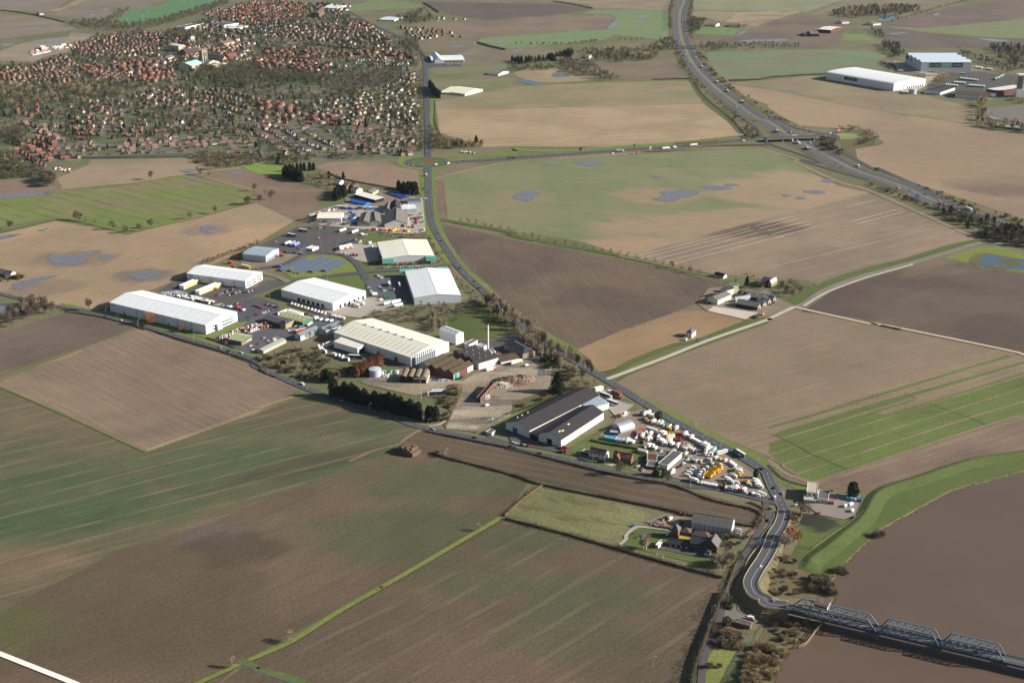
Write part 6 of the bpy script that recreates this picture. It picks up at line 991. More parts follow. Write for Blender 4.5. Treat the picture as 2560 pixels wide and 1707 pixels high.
wood("a3 560,130 700,90 1000,60 1400,70 1380,110 1180,150 1000,150 720,180",4,B_+['ever0','bare4'],(9,14),'tree in the wood around the blue pond','pond wood');wood("a3 940,270 1050,300 1060,370 980,330",5,B_,(8,12),'bare tree beside the far paddock','far paddock trees');treeline("a3 1080,220 1300,160 1600,70 1950,-10",14,B_,(7,10),'bare tree along the far drain','far drain trees',jit=6);wood("a3 1040,400 1200,420 1250,500 1180,540 1040,440",5,B_+['ever0'],(9,14),'tree screening the four-ridge warehouse','warehouse screen');wood("a3 1740,460 2100,580 2260,660 2200,680 1950,590 1760,500",4,B_,(8,12),'bare tree on the bank beyond the four-ridge warehouse','bank beyond the warehouse');wood("a3 2030,430 2350,430 2600,430 2600,640 2260,640 2080,520",3.5,B_+['ever0'],(9,14),'tree in the north-east village wood','village wood');wood("a3 1040,560 1140,640 1100,650 1030,600",6,['bush8','bush0'],(4,7),'bush on the four-ridge warehouse boundary','warehouse boundary','bush')
wood("a3 1460,770 1650,680 1760,670 1700,710 1560,790 1480,800",5,['bare6','bush3'],(5,8),'pale bare tree between the two great warehouses','trees between the warehouses');wood("a3 1915,920 1960,920 2050,1130 2350,1160 2600,1170 2600,1240 2350,1220 1920,1170",4.5,['tall1','bare6','bare4'],(11,16),'tall pale bare tree screening the lorry park','lorry park screen');wood("a3 2200,920 2350,900 2600,910 2600,960 2300,960",6,['bare4','bush6'],(5,9),'golden willow beside the lorry park','golden willows');treeline("a2 0,420 250,415 450,410 650,395 800,375",18,['bare2','bush8','bush5'],(6,10),'bush along the far pasture fence','far pasture fence','bush',5);treeline("a2 960,385 1100,390 1220,380",16,B_,(9,13),'bare tree in the far paddock','far paddock oaks')
wood("a0 -300,790 0,780 400,790 620,800 950,740 1180,780 1150,880 900,930 600,950 400,960 0,1010 -300,1010",3.6,B_+['bare4','bare6','ever2'],(8,14),'bare tree in the wood that divides the town','wood dividing the town');wood("a0 640,210 1060,180 1100,240 1500,180 1800,90 2100,0 2100,50 1850,140 1500,240 1300,300 900,280 640,250",3.2,B_,(9,14),'bare tree in the belt around the playing field','playing field belt');wood("a0 1060,100 1200,80 1120,170 1000,180",3,B_,(7,11),'bare bush at the corner of the playing field','playing field corner');wood("a0 1800,640 2100,580 2350,620 a1 0,680 300,650 560,700 650,770 a1 0,760 a0 2350,800 2150,830 1800,700",3.6,B_+['ever2'],(10,15),'large bare tree in the churchyard and park','churchyard and park trees');wood("a1 560,700 1000,680 1300,640 1350,720 1200,800 900,860 660,870 680,780",3.2,B_+['bare3'],(9,14),'bare tree in the park beside the lawn','park trees');wood("a1 0,860 350,900 640,880 500,900 100,920",2.5,B_,(8,12),'bare tree at the foot of the park lawn','park foot trees');wood("a0 1500,330 1700,300 1900,320 1920,370 1700,370",4,B_+['ever2','bare4'],(9,14),'tree in the school grounds','school trees');wood("a1 1350,320 1480,380 1500,470 1420,450",4,B_+['ever2'],(8,12),'tree at the northern edge of town','northern edge trees');wood("a1 1280,160 1550,90 1640,190 1500,220 1300,220",3,B_+['ever0'],(8,13),'tree around the northern nurseries','nursery trees');wood("a0 1350,1050 1900,1060 1950,1180 1700,1150 1400,1120",3.5,B_+['ever0','bare4'],(8,12),'tree among the middle gardens of the town','middle garden trees')
for s in ("a1 975,860","a1 1020,850","a1 945,870"): plant('tree','bare4',P1(s),13,'golden weeping willow at the park edge','golden willows at the park edge',1.2)
TOWN_POLY = PT("a0 -300,590 300,600 640,490 900,320 1500,300 1900,180 2200,40 a1 700,40 800,120 1000,220 1350,390 1480,480 1510,1400 1300,1430 900,1460 0,1470 a0 2330,1400 1720,1410 760,1420 560,1500 300,1500 100,1350 -300,1250")
NT = len(QUEUE['tree']); NE = len(QUEUE['evergreen tree'])
wood(None,1.7,B_+['bare3','ever2','ever0','bush5','bush8','bare6'],(5,11),'garden tree among the town houses','town garden trees',poly=TOWN_POLY);wood(None,.8,['ever0','ever1','ever2','yew'],(5,11),'dark evergreen among the town houses','town evergreens','evergreen tree',poly=TOWN_POLY)
ROWS = [PT(q) for q in ("a0 440,1440 440,1385 720,1300 2080,1225 2330,1290 2330,1415 1720,1425","a1 0,1075 100,1090 560,1160 900,1330 860,1400 350,1430 0,1260","a0 100,1400 300,1230 380,1190 640,1300 470,1380 760,1415 740,1470 460,1550 300,1490")]
for c_,n0 in (('tree',NT),('evergreen tree',NE)): QUEUE[c_][n0:] = [e for e in QUEUE[c_][n0:] if R.random() < .22 or not any(inside(e[0],q) for q in ROWS)]
wood("c1 1620,650 1880,640 1860,720 1740,960 1690,930 1700,760",14,['bush0','bush2','bush7','bush3'],(2,4.5),'scrub bush on the overgrown strip beside the burnt-out building','scrub by the burnt-out building','bush');wood("c1 700,440 890,430 890,540 720,560",16,['bush0','bush2','bare6'],(3,6),'scrub bush between cypress belt and dead brown cypresses','scrub above the cypress belt','bush')
# the town
HT = {'semi': (10,7,4.9,2.8), 'det': (8.5,7,4.8,3.1), 'bung': (11,8,2.6,2.8), 'terr': (17,7.5,5.4,3.0), 'big': (14,9,6,3.6)}
HW = {'rb': red_brick,'bb': brown_brick,'bu': C_('town_buff',146,128,104,.9,.15,.6),'wr': C_('town_white',196,190,180,.8,.1,.5),'cr': render_c,'pk': C_('pink_brick',148,124,112,.9,.16,.6)}
HR = {'o': tile_o, 'r': tile_r, 'b': tile_b, 'g': tile_g, 'd': tile_d, 'p': tile_p}
_hm = {}
def house_mesh(ty, w, r):
 k = (ty, w, r)
 if k in _hm: return _hm[k]
 L, W_, he, rise = HT[ty]; a = MB(); x = L/2; y = W_/2
 a.add([(-x,-y,-.5),(x,-y,-.5),(x,y,-.5),(-x,y,-.5),(-x,-y,he),(x,-y,he),(x,y,he),(-x,y,he),(-x,0,he+rise),(x,0,he+rise)],[(0,1,5,4),(2,3,7,6),(1,2,6,9,5),(3,0,4,8,7)])
 b = MB(); o = .35; t = .18; s = rise/y
 for sg in (-1, 1):
  q = [(-x-o, sg*(y+o), he-o*s), (x+o, sg*(y+o), he-o*s), (x+o, 0, he+rise), (-x-o, 0, he+rise)]; q = q if sg < 0 else q[::-1]
  b.add(q+[(i,j,z+t) for i,j,z in q], [(3,2,1,0),(4,5,6,7),(0,1,5,4),(1,2,6,5),(2,3,7,6),(3,0,4,7)])
 c = MB(); h = he+rise
 c.box(-.45,.45,-.4,.4,h-1,h+1.3)
 _hm[k] = (a.me('wall', HW[w]), b.me('roof', HR[r]), c.me('chimney', HW['rb'] if w != 'wr' else HW['bb'])); return _hm[k]
_wn = MB(); _wn.box(-.65,.65,-.07,.07,-.65,.65); win_me = _wn.me('window', glass_m)
HOUSES = []
def stacks(ty): x = HT[ty][0]/2; return (-x+1,) if ty in ('bung','det') else (-x+.8, x-.8) if ty != 'terr' else (-x+2, 0, x-2)
EXCL = [PT(s) for s in ("a0 -300,790 0,780 400,790 620,800 950,740 1180,780 1150,880 900,930 600,950 400,960 0,1010 -300,1010","a0 1790,650 2100,590 2350,620 a1 0,680 300,650 560,700 650,770 640,880 350,910 0,890 a0 2350,880 2150,840 1800,720","a1 560,690 1000,670 1280,640 1330,720 1150,800 900,860 660,870","a1 260,440 420,398 600,420 960,455 900,485 600,475 430,435","a0 1840,1030 1920,1015 2040,1070 1950,1095","a0 1640,560 1960,540 1980,660 1700,680")]
def block(s, d, row, gap, types, walls, roofs, where, fill=.92, jit=1.5, turn=0.0):
 pl = PT(s); a, c = PT(d); u = (c-a).normalized(); n = Vector((-u.y, u.x)); cs = [(q.dot(u), q.dot(n)) for q in pl]
 u0, u1 = min(x[0] for x in cs), max(x[0] for x in cs); v0, v1 = min(x[1] for x in cs), max(x[1] for x in cs); ang = math.atan2(u.y, u.x); v = v0+row*.3
 ph = R.uniform(0, 6); am = R.uniform(6, 13)
 while v < v1:
  x = u0+R.uniform(0,gap);rr = R.choice(roofs);ww = R.choice(walls);tt = R.choice(types);tn = math.pi/2 if R.random() < turn else 0;brk = R.uniform(50,110)
  while x < u1:
   p = u*x+n*(v+am*math.sin(x/75+ph)+R.uniform(-jit, jit)*1.6); ty = R.choice(types) if R.random() < .3 else tt; brk -= gap
   if brk < 0: brk = R.uniform(50, 110); x += R.uniform(8, 16); rr = R.choice(roofs); tn = math.pi/2 if R.random() < turn else 0
   if inside(p, pl) and R.random() < fill*.93 and not any(inside(p, e) for e in EXCL):
    HOUSES.append((p,ang+am/75*math.cos(x/75+ph)+(tn if R.random() < .85 else math.pi/2-tn)+R.uniform(-.12,.12),ty,R.choice(walls) if R.random() < .35 else ww,R.choice(roofs) if R.random() < .35 else rr,where,R.uniform(.76,1.02)))
   x += max(gap, HT[ty][0]+2.5)*R.uniform(.9, 1.18)
  v += row*R.uniform(.85, 1.05)
ALLW = ['rb','bb','bu','wr','cr','pk','pk']; MIXR = ['r','b','b','g','p','d','o']
block("a0 440,1440 440,1405 760,1400 1300,1395 1720,1385 1720,1425","a0 470,1420 1720,1400",60,20,['bung'],['bb','pk'],['b','g'],'in the row of bungalows facing the brown field',turn=.9,fill=1)
block("a0 470,1395 440,1385 720,1310 2080,1235 2330,1300 2330,1375 1760,1365 1700,1395","a0 480,1372 2060,1245",34,13,['semi'],['pk','bb','pk'],['b','p','b'],'in the long rows of semis above the bungalows',fill=.97,turn=.05)
block("a0 1980,1410 1900,1385 2330,1375 2330,1415","a0 2000,1405 2330,1395",30,18,['bung'],['bb','bu'],['b','g'],'in the short bungalow row beside the thicket')
block("a0 120,1400 300,1230 380,1190 640,1300 470,1380 560,1400 760,1415 740,1470 560,1490 460,1550 300,1490","a0 130,1400 480,1540",25,14,['det','semi'],['rb','rb','pk'],['o','r','r'],'in the new red-brick corner estate',turn=.4)
block("a0 250,1170 530,1130 600,1240 400,1220", "a0 270,1165 520,1140", 30, 16, ['bung','det'], ['wr','cr','bu'], ['g','b','p'], 'beside the left pasture')
block("a0 70,1040 400,970 580,1060 420,1110", "a0 90,1020 400,1000", 28, 18, ['det','semi'], ['rb','bb'], ['r','b'], 'below the dividing wood')
block("a0 600,960 1180,920 1400,1000 1380,1060 1100,1080 760,1060","a0 620,970 1150,930",34,16,['det','semi','bung'],ALLW,MIXR,'in the gardens under the dividing wood',turn=.2,fill=.8)
block("a0 560,1060 1100,1080 1420,1130 1450,1250 900,1270 760,1290 640,1220","a0 740,1200 1430,1230",34,16,['det','semi'],ALLW,['r','o','r','p','g'],'in the middle streets above the long semis',turn=.25,fill=.85)
block("a0 1180,900 1500,800 1800,860 1900,960 1500,1000","a0 1200,870 1800,900",30,14,['det','semi','terr'],ALLW,['r','b','r','g'],'along the street below the church',turn=.25)
block("a0 1850,820 2330,880 2340,1060 1900,1020","a0 1900,830 2300,910",34,15,['det','semi'],['bb','pk','bu'],['b','r','g','d'],'below the churchyard trees',turn=.6)
block("a0 1400,1160 2000,1110 2340,1090 2340,1270 1900,1225 1450,1250","a0 1450,1200 2330,1180",34,15,['det','semi'],ALLW,MIXR,'in the eastern middle streets',turn=.3,fill=.85)
block("a0 740,600 1250,540 1560,600 1570,760 1200,760 880,740 740,650","a0 880,720 1550,640",22,14,['terr','semi','terr'],['rb','pk','rb','wr','bu'],['o','r','o','r','g'],'in the red-tiled old terraces',turn=.15)
block("a0 1420,500 1650,560 1750,430 2320,380 2340,560 1990,560 1900,480 1800,560 1640,620 1500,610","a0 1550,560 2250,420",24,13,['terr','semi','big','terr'],['rb','wr','cr','pk','wr'],['r','b','g','p','r'],'in the old market streets round the church',turn=.2)
block("a0 620,420 1000,330 1400,320 1480,470 1250,530 720,520","a0 640,480 1400,380",24,13,['det','semi'],['pk','rb','bu','cr'],['d','d','r','b'],'in the new estate beside the building site',turn=.5)
block("a0 -250,660 300,600 560,520 700,560 740,700 620,760 300,800 -250,830","a0 0,700 650,600",27,13,['det','semi','terr'],['pk','rb','bu'],['b','r','p','d'],'in the pinkish western estate',turn=.35)
block("a0 1250,290 1500,330 1750,380 1760,430 1480,460","a0 1250,330 1700,420",28,14,['det','semi','big'],ALLW,['d','r','b'],'beside the school grounds',turn=.3)
block("a0 1850,130 2330,20 a1 300,20 560,100 300,200 0,230 a0 2330,260 2000,170","a0 1880,140 2330,30",28,14,['semi','terr','det'],['rb','pk','cr'],['o','r','r','b'],'in the far northern estate',turn=.2)
block("a0 2000,200 2330,260 2330,380 1900,380 1750,260 1900,220","a0 1900,250 2330,300",34,20,['big','terr'],['bu','wr','cr'],['g','p','b'],'among the school buildings',turn=.2,fill=.7)
block("a1 0,120 250,180 450,220 1000,230 1130,290 1300,450 1150,480 950,440 700,395 420,375 100,340 0,300","a1 420,280 1100,420",27,13,['semi','det','terr'],['pk','cr','wr','bu','pk'],['d','b','d','p'],'in the cream-walled northern rows',turn=.5)
block("a1 0,0 300,20 900,60 760,150 560,110 300,30 0,60","a1 0,30 560,60",32,16,['semi','terr'],ALLW,MIXR,'at the northern tip of town',turn=.2,fill=.7)
block("a1 830,210 1060,215 1080,280 900,270", "a1 850,220 1050,270", 22, 16, ['terr','semi'], ['rb','pk'], ['o'], 'in the bright orange-roofed close', turn=.2)
block("a1 80,450 430,435 950,485 1150,475 1440,485 1440,560 900,530 500,545 100,535","a1 100,480 1400,520",26,13,['semi','terr','det'],['rb','pk','rb','bb','cr'],['r','r','b','o'],'along the street above the park',turn=.2)
block("a1 0,545 500,560 800,620 500,650 0,640","a1 0,580 700,610",26,14,['semi','terr'],['rb','pk','wr'],['r','o','b'],'beside the churchyard trees',turn=.2)
block("a1 1040,770 1290,710 1450,660 1450,770 1150,820 900,860","a1 900,850 1420,700",26,15,['semi','det'],['cr','wr','pk'],['b','g','r'],'in the terrace climbing above the willows',turn=.15)
block("a1 0,1075 100,1090 540,1400 350,1430 0,1260","a1 20,1130 430,1400",27,12,['semi','det'],['bu','cr','pk'],['d','d','b'],'in the dark-roofed diagonal rows',turn=.92,fill=.97)
block("a1 130,1210 560,1170 900,1340 840,1380 480,1400 230,1240","a1 570,1180 880,1340",30,12,['semi','det'],['bu','cr','bu'],['d','b','d'],'in the diagonal rows behind the closes',turn=.9,fill=.95)
block("a1 880,1180 1490,1160 1490,1420 1250,1440 500,1455 880,1370","a1 650,1430 1490,1390",26,14,['bung','semi','det'],['cr','wr','bu','pk'],['b','p','g','r'],'in the closes nearest the roundabout',turn=.25)
block("a1 460,960 750,890 1000,870 1450,800 1490,1150 900,1160 560,1140 480,1040","a1 800,1000 1350,890",30,14,['bung','semi','bung'],['cr','bu','wr'],['g','p','b','g'],'in the pale bungalow streets',turn=.35)
block("a1 430,1060 760,1090 760,1165 450,1165", "a1 440,1130 750,1130", 28, 16, ['terr','big'], ['rb'], ['r','b'], 'among the large red-brick blocks', turn=.1)
block("a1 200,930 380,980 480,1120 260,1150 0,1060 0,940","a1 0,1000 400,1060",30,15,['semi','terr'],['rb','bb','pk'],['r','r','b'],'in the red-brick streets below the park',turn=.4)
block("a1 1290,240 1600,265 1750,295 1900,345 1500,365 1350,310","a1 1300,280 1850,330",34,17,['bung','det'],['cr','wr','bb'],['b','g','r'],'beyond the northern road',turn=.2)
block("a1 1600,165 2150,172 1950,195 1650,195", "a1 1600,175 2100,185", 40, 18, ['bung','det'], ['wr','cr'], ['b','g'], 'in the far lane of cottages')
block("a0 -250,660 560,530 900,340 1500,320 2200,60 a1 700,60 1000,240 1400,460 1480,700 1480,1400 900,1440 0,1440 a0 2330,1380 700,1330 300,1250 70,1060 -250,1050","a1 0,1000 700,900",75,34,['det','semi','bung'],ALLW,MIXR,'tucked between the town streets',turn=.5,fill=.6,jit=14)
HOUSES = [h for i, h in enumerate(HOUSES) if h[5] != 'tucked between the town streets' or all((h[0]-g[0]).length > 12 for g in HOUSES if g is not h)]
HOUSES.sort(key=lambda h: pix(h[0])[2])
NM = {'semi': 'semi_detached_house', 'det': 'detached_house', 'bung': 'bungalow', 'terr': 'terraced_house', 'big': 'large_house'}
TXT = {'semi': 'semi-detached house', 'det': 'detached house', 'bung': 'bungalow', 'terr': 'terraced block', 'big': 'large house'}
WTX = {'rb': 'red-brick','bb': 'brown-brick','bu': 'buff-brick','wr': 'white-walled','cr': 'cream-walled','pk': 'pink-brick'};RTX = {'o': 'orange','r': 'red','b': 'brown','g': 'grey','d': 'dark','p': 'faded pink'}
rest = []; n_in = 0
for p, a, ty, w, r, where, sc in HOUSES:
 x, y, zc = pix(p, 3)
 vis = -40 < x < 2600 and -20 < y < 1740
 if vis and n_in < 330:
  n_in += 1; wm, rm, cm_ = house_mesh(ty, w, r)
  o = thing(NM[ty], '%s %s with %s roof %s' % (WTX[w], TXT[ty], RTX[r], where), 'house', p, a, 'houses '+where); o.scale = (sc, sc, sc)
  part('wall', wm, o); q = part('roof', rm, o)
  for cx in stacks(ty): part('chimney', cm_, q, (cx,0,0))
  L, W_, he, rise = HT[ty]
  for sx in (-.3, .3):
   for z in ((1.5,) if he < 4 else (1.6, 4.1)):
    for sg in (-1, 1): part('window', win_me, o, (L*sx, sg*(W_/2), z))
 elif vis: rest.append((p, a, ty, w, r, sc))
mats = list(HW.values())+list(HR.values()); VV, FF, MI = [], [], []
k0 = 0
for p, a, ty, w, r, sc in rest:
 c, s = math.cos(a), math.sin(a)
 ms = house_mesh(ty, w, r)
 for me, ox in [(ms[0],0),(ms[1],0)]+[(ms[2],k) for k in stacks(ty)]:
  mi = mats.index(me.materials[0]); vs = [v.co for v in me.vertices]; VV += [(((v.x+ox)*c-v.y*s)*sc+p.x, ((v.x+ox)*s+v.y*c)*sc+p.y, v.z*sc) for v in vs]
  for pol in me.polygons:
   q = list(pol.vertices)
   for j in range(1, len(q)-1): FF.append((q[0]+k0, q[j]+k0, q[j+1]+k0)); MI.append(mi)
  k0 += len(vs)
o = bpy.data.objects.new('distant_houses',bulk('distant_houses',VV,FF,mats,MI));link(o);kindof(o,'stuff');o['label'] = 'far houses of the town with red, brown and grey roofs'
print('HOUSES', len(HOUSES), n_in, len(rest))
for s in ("a0 440,1445 1000,1440 1720,1418 2340,1418","a0 480,1392 1000,1352 1700,1300 2060,1262 2340,1330","a1 40,1085 200,1190 330,1290 480,1400 540,1440","a1 600,1165 760,1240 900,1335","a0 640,1000 1100,990 1500,1020 1900,1130","a0 1180,960 1500,1000 1900,960 2340,1090 a1 0,1080","a1 330,905 500,900 700,880 1000,840 1500,700","a0 700,770 1200,800 1560,760 1700,680 1960,500 2320,380","a1 0,360 500,250 1000,260","a0 0,850 300,820 650,720 760,620","a1 540,1440 900,1420 1400,1395 1520,1380","a1 1150,460 1000,330 900,260","a1 30,600 500,620 900,560 1450,480"): ribbon('town_street',PT(s),7.5,asph,'road',0,4)
b = S('minster_nave','pale stone church nave with pale green copper roof',"m 640,1050 935,960 860,860",12,6,'AB',wall=stone_m,roof=copper,cat='church');b.row('window','AB',7,1.6,7,11,glass_m)
for i in range(6): b.panel('buttress', 'AB', .02+i*.18, .05+i*.18, 0, 12, stone_m, 1.2)
b.panel('aisle', 'AB', 0, 1, 0, 6.5, stone_m, 7)
b = S('minster_transept','grey lead-roofed church transept with stone gable',"m 950,975 1060,990 1130,900",12,6,'AB',wall=stone_m,roof=lead,cat='church');b.panel('window','BC',.3,.7,4,12,glass_m)
b = S('minster_tower','tall square pale stone church tower with long paired windows',"m 905,905 940,930 1035,890",38,.3,'AB',wall=stone_m,roof=lead,cat='church',kind='flat')
for f in ('AB','BC'):
 for z0, z1 in ((8,20),(23,33)): b.row('window', f, 2, 1.8, z0, z1, glass_m, .12, .88, .12)
 for t in (0, .5, 1): b.panel('buttress', f, max(0,t-.06), min(1,t+.06), 0, 37, stone_m, .6)
for f in 'ABCD': q = b.cor[f];mb = MB();mb.box(q.x-.7,q.x+.7,q.y-.7,q.y+.7,38,40.5);mb.tube((q.x,q.y,40.5),(q.x,q.y,43),.7,.05,6);PM('pinnacle',mb,stone_m,b.o)
for lab,s,he,ri,rg,wl,rf,kd in (('ruined stone chancel beside the church transept',"m 1150,980 1200,990 1430,900",10,.3,'BC',stone_m,grey_roof,'flat'),('big white hall with grey roof above the market place',"m 620,270 715,262 865,225",14,5,'BC',render_w,tile_g,'hip'),('curved white council building with pale roof',"m 40,500 290,540 385,500",13,3,'AB',render_c,C_('pale_metal_roof',206,212,216),'barrel'),('long white shopfront terrace in the old market streets',"m 0,800 190,740 180,690",8,4,'AB',render_w,tile_g,'gable'),('tall cream shopfront terrace on the market hill',"m 1500,440 1780,370 1760,320",11,4,'AB',render_c,tile_r,'gable'),('red brick school block with white dormers near the church',"m 480,640 830,610 820,540",8,6,'AB',red_brick,tile_b,'gable'),('large red-roofed care home beside the church',"m 1640,760 1830,740 1825,680",8,5,'AB',red_brick,tile_o,'gable'),('steep grey-roofed chapel east of the church tower',"m 1470,830 1580,810 1450,640",8,8,'BC',buff_brick,C_('stone_slate',146,138,126),'gable'),('long grey-roofed school hall at the playing field',"a0 1620,275 1700,280 1800,240",8,1,'AB',render_w,felt,'flat'),('white school block on the hill',"a0 1950,250 2060,262 2080,230",9,3,'AB',render_w,tile_g,'hip'),('wide pale school roof in the northern grounds',"a0 2060,285 2190,290 2190,260",7,1,'AB',render_w,C_('pale_metal_roof',206,212,216),'flat'),('cream church hall with tall chimney at the north edge',"a1 540,165 580,165 580,120",12,5,'BC',brown_brick,tile_b,'gable'),('pale nursery glasshouse roofs beside the northern road',"a1 1130,195 1270,200 1280,170",4,2,'AB',render_w,C_('pale_blue_roof',196,206,216,.5,.06),'gable'),('white swimming hall at the town edge',"a1 590,95 740,100 740,70",7,1,'AB',render_w,C_('pale_metal_roof',206,212,216),'flat'),('white site offices on the gravel building site',"a0 385,465 435,462 430,440",6,.3,'AB',render_w,render_w,'flat')):
 b = S('civic_building', lab, s, he, ri, rg, wall=wl, roof=rf, cat='building', kind=kd); b.row('window', 'AB', 5, 1.6, 1.5, 3.2, glass_m)
 if he > 7: b.row('window', 'AB', 5, 1.6, 4.8, 6.4, glass_m)
# vehicles
VC = {'white': (226,226,222),'silver': (170,174,178),'black': (34,34,38),'grey': (92,94,98),'blue': (40,72,140),'navy': (34,44,84),'red': (164,44,38),'orange': (196,92,44),'yellow': (232,182,40),'green': (44,120,84),'teal': (140,196,186),'cream': (222,208,176),'maroon': (110,36,40),'brown': (126,84,60),'purple': (104,112,190),'mint': (96,190,132),'azure': (60,120,190)}
def vp(c): return paint('vehicle_paint_'+c, rgb(*VC[c]), 0.35, 0.08, 0.6, 0, 0.5)
tyre = paint('tyre_rubber',rgb(30,30,30),0.9,0.1);chassis_m = paint('chassis',rgb(52,50,48),0.8,0.2);canvas = lambda c: paint('load_'+c,rgb(*VC[c]),0.6,0.14,0.3)
_vm = {}
def vmesh(k, fn, m):
 if k not in _vm: mb = MB(); fn(mb); _vm[k] = mb.me(k[0], m)
 return _vm[k]
def wheels(o, xs, yw, r):
 me = vmesh(('wheel', r), lambda mb: mb.tube((0,-.14,0),(0,.14,0),r,r,8), tyre)
 for x in xs:
  for s in (-1, 1): part('wheel', me, o, (x, s*yw, r))
def prism(mb, prof, hw, tw=None):
 tw = tw or hw; zs = max(z for _, z in prof); n = len(prof)
 mb.add([(x,-(hw if z < zs-.05 else tw),z) for x,z in prof]+[(x,(hw if z < zs-.05 else tw),z) for x,z in prof],[tuple(range(n)),tuple(range(2*n-1,n-1,-1))]+[(i,i+n,(i+1)%n+n,(i+1)%n) for i in range(n)])
def v_car(o, c):
 part('body',vmesh(('body','car',c),lambda mb: prism(mb,[(-2.1,.3),(2.1,.3),(2.15,.7),(1.1,.92),(-2.0,.95),(-2.15,.7)],.86),vp(c)),o);part('window',vmesh(('window','car'),lambda mb: prism(mb,[(-1.75,.93),(1.15,.93),(.45,1.38),(-1.35,1.38)],.8,.66),glass_m),o)
 part('roof', vmesh(('roof','car',c), lambda mb: mb.box(-1.3,.42,-.66,.66,1.385,1.45), vp(c)), o); wheels(o, (-1.3,1.35), .78, .31)
def v_van(o, c):
 part('body',vmesh(('body','van',c),lambda mb: prism(mb,[(-2.6,.35),(2.5,.35),(2.55,.95),(1.9,1.2),(1.3,2.1),(1.1,2.25),(-2.6,2.25)],.97,.88),vp(c)),o);part('windscreen',vmesh(('windscreen','van'),lambda mb: prism(mb,[(1.93,1.2),(1.98,1.2),(1.42,1.98),(1.36,1.98)],.84),glass_m),o)
 part('side_window', vmesh(('side_window','van'), lambda mb: mb.box(.75,1.45,-1.0,1.0,1.25,1.8), glass_m), o); wheels(o, (-1.7,1.6), .86, .35)
def cab(o, x, c, w=1.22, h=3.0):
 q = part('cab',vmesh(('cab',x,c,h),lambda mb: prism(mb,[(x-2.1,.5),(x,.5),(x+.05,1.6),(x-.25,h-.1),(x-.5,h),(x-2.1,h)],w,w-.08),vp(c)),o);part('windscreen',vmesh(('windscreen',x,h),lambda mb: prism(mb,[(x+.07,1.6),(x+.1,1.6),(x-.16,h-.5),(x-.2,h-.5)],w-.12),glass_m),q)
 part('side_window', vmesh(('side_window',x,h), lambda mb: mb.box(x-1.3,x-.35,-w-.03,w+.03,1.65,h-.65), glass_m), q)
def v_lorry(o, c, L=8.5, body='box', bc=None):
 x = L/2; cab(o, x, c); part('chassis', vmesh(('chassis',L), lambda mb: mb.box(-x,x-1,-.5,.5,.6,.95), chassis_m), o); bc = bc or c; x1 = x-2.3
 if body == 'box': part('load_body', vmesh(('load_body',L,bc), lambda mb: mb.box(-x,x1,-1.25,1.25,.95,3.7), canvas(bc)), o)
 elif body == 'tank': part('tank',vmesh(('tank',L,bc),lambda mb: mb.tube((-x,0,2.1),(x1,0,2.1),1.15,1.15,12).tube((-x-.4,0,2.1),(-x,0,2.1),.7,1.15,12),canvas(bc)),o);part('walkway',vmesh(('walkway',L),lambda mb: mb.box(-x+.5,x1-.5,-.3,.3,3.22,3.36),chassis_m),o)
 elif body == 'tip':
  part('load_body',vmesh(('load_body','tip',L,bc),lambda mb: mb.box(-x,x1,-1.25,1.25,.95,1.1).box(-x,x1,-1.25,-1.15,1.1,2.3).box(-x,x1,1.15,1.25,1.1,2.3).box(x1-.1,x1,-1.15,1.15,1.1,2.6).box(-x,-x+.1,-1.15,1.15,1.1,2.2),canvas(bc)),o)
 elif body == 'flat': part('load_bed',vmesh(('load_bed',L,bc),lambda mb: mb.box(-x,x1,-1.25,1.25,.95,1.15),canvas(bc)),o);part('hoist',vmesh(('hoist',L,bc),lambda mb: mb.bar((x1-.5,0,1.1),(x1-.5,0,3.2),.4).bar((x1-.5,0,3.2),(-x+1,0,2.4),.35),canvas(bc)),o)
 elif body == 'mixer': part('drum',vmesh(('drum',L,bc),lambda mb: mb.tube((-x,0,2.9),(-x*.3,0,2.4),.6,1.25,10).tube((-x*.3,0,2.4),(x1,0,1.9),1.25,.9,10),canvas(bc)),o)
 wheels(o, (x-1.2,-x+2.6,-x+1.3), 1.05, .5)
def v_artic(o, c, bc='white', L=16.0, withcab=True):
 x = L/2; x1 = x-2.9
 if withcab: cab(o,x,c,1.24,3.6);part('tractor_chassis',vmesh(('tractor_chassis',L),lambda mb: mb.box(x-6,x-1,-.5,.5,.6,1.0),chassis_m),o);wheels(o,(x-1.3,x-4.6),1.05,.5)
 else: x1 = x; part('landing_leg', vmesh(('landing_leg',L), lambda mb: mb.box(x-2.6,x-2.3,-.9,-.7,0,1.1).box(x-2.6,x-2.3,.7,.9,0,1.1), chassis_m), o)
 part('trailer_body',vmesh(('trailer_body',L,withcab,bc),lambda mb: mb.box(-x,x1,-1.27,1.27,1.15,4.0),canvas(bc)),o);part('trailer_roof',vmesh(('trailer_roof',L,withcab),lambda mb: mb.box(-x+.05,x1-.05,-1.22,1.22,4.0,4.05),canvas('white')),o);part('chassis',vmesh(('trailer_chassis',L,withcab),lambda mb: mb.box(-x,x1,-.5,.5,.75,1.15),chassis_m),o);wheels(o,(-x+1.4,-x+2.7,-x+4.0),1.05,.5)
def v_coach(o, c):
 part('body', vmesh(('body','coach',c), lambda mb: prism(mb, [(-6,.4),(6,.4),(6.05,1.4),(5.7,3.3),(-6,3.3)], 1.25, 1.18), vp(c)), o)
 me = vmesh(('window','coach'), lambda mb: mb.box(-.75,.75,-1.27,1.27,1.7,2.6), glass_m)
 for i in range(6): part('window', me, o, (-4.8+i*1.8,0,0))
 part('windscreen', vmesh(('windscreen','coach'), lambda mb: mb.box(5.6,6.04,-1.1,1.1,1.5,2.9), glass_m), o); wheels(o, (-3.6,4.0), 1.1, .5)
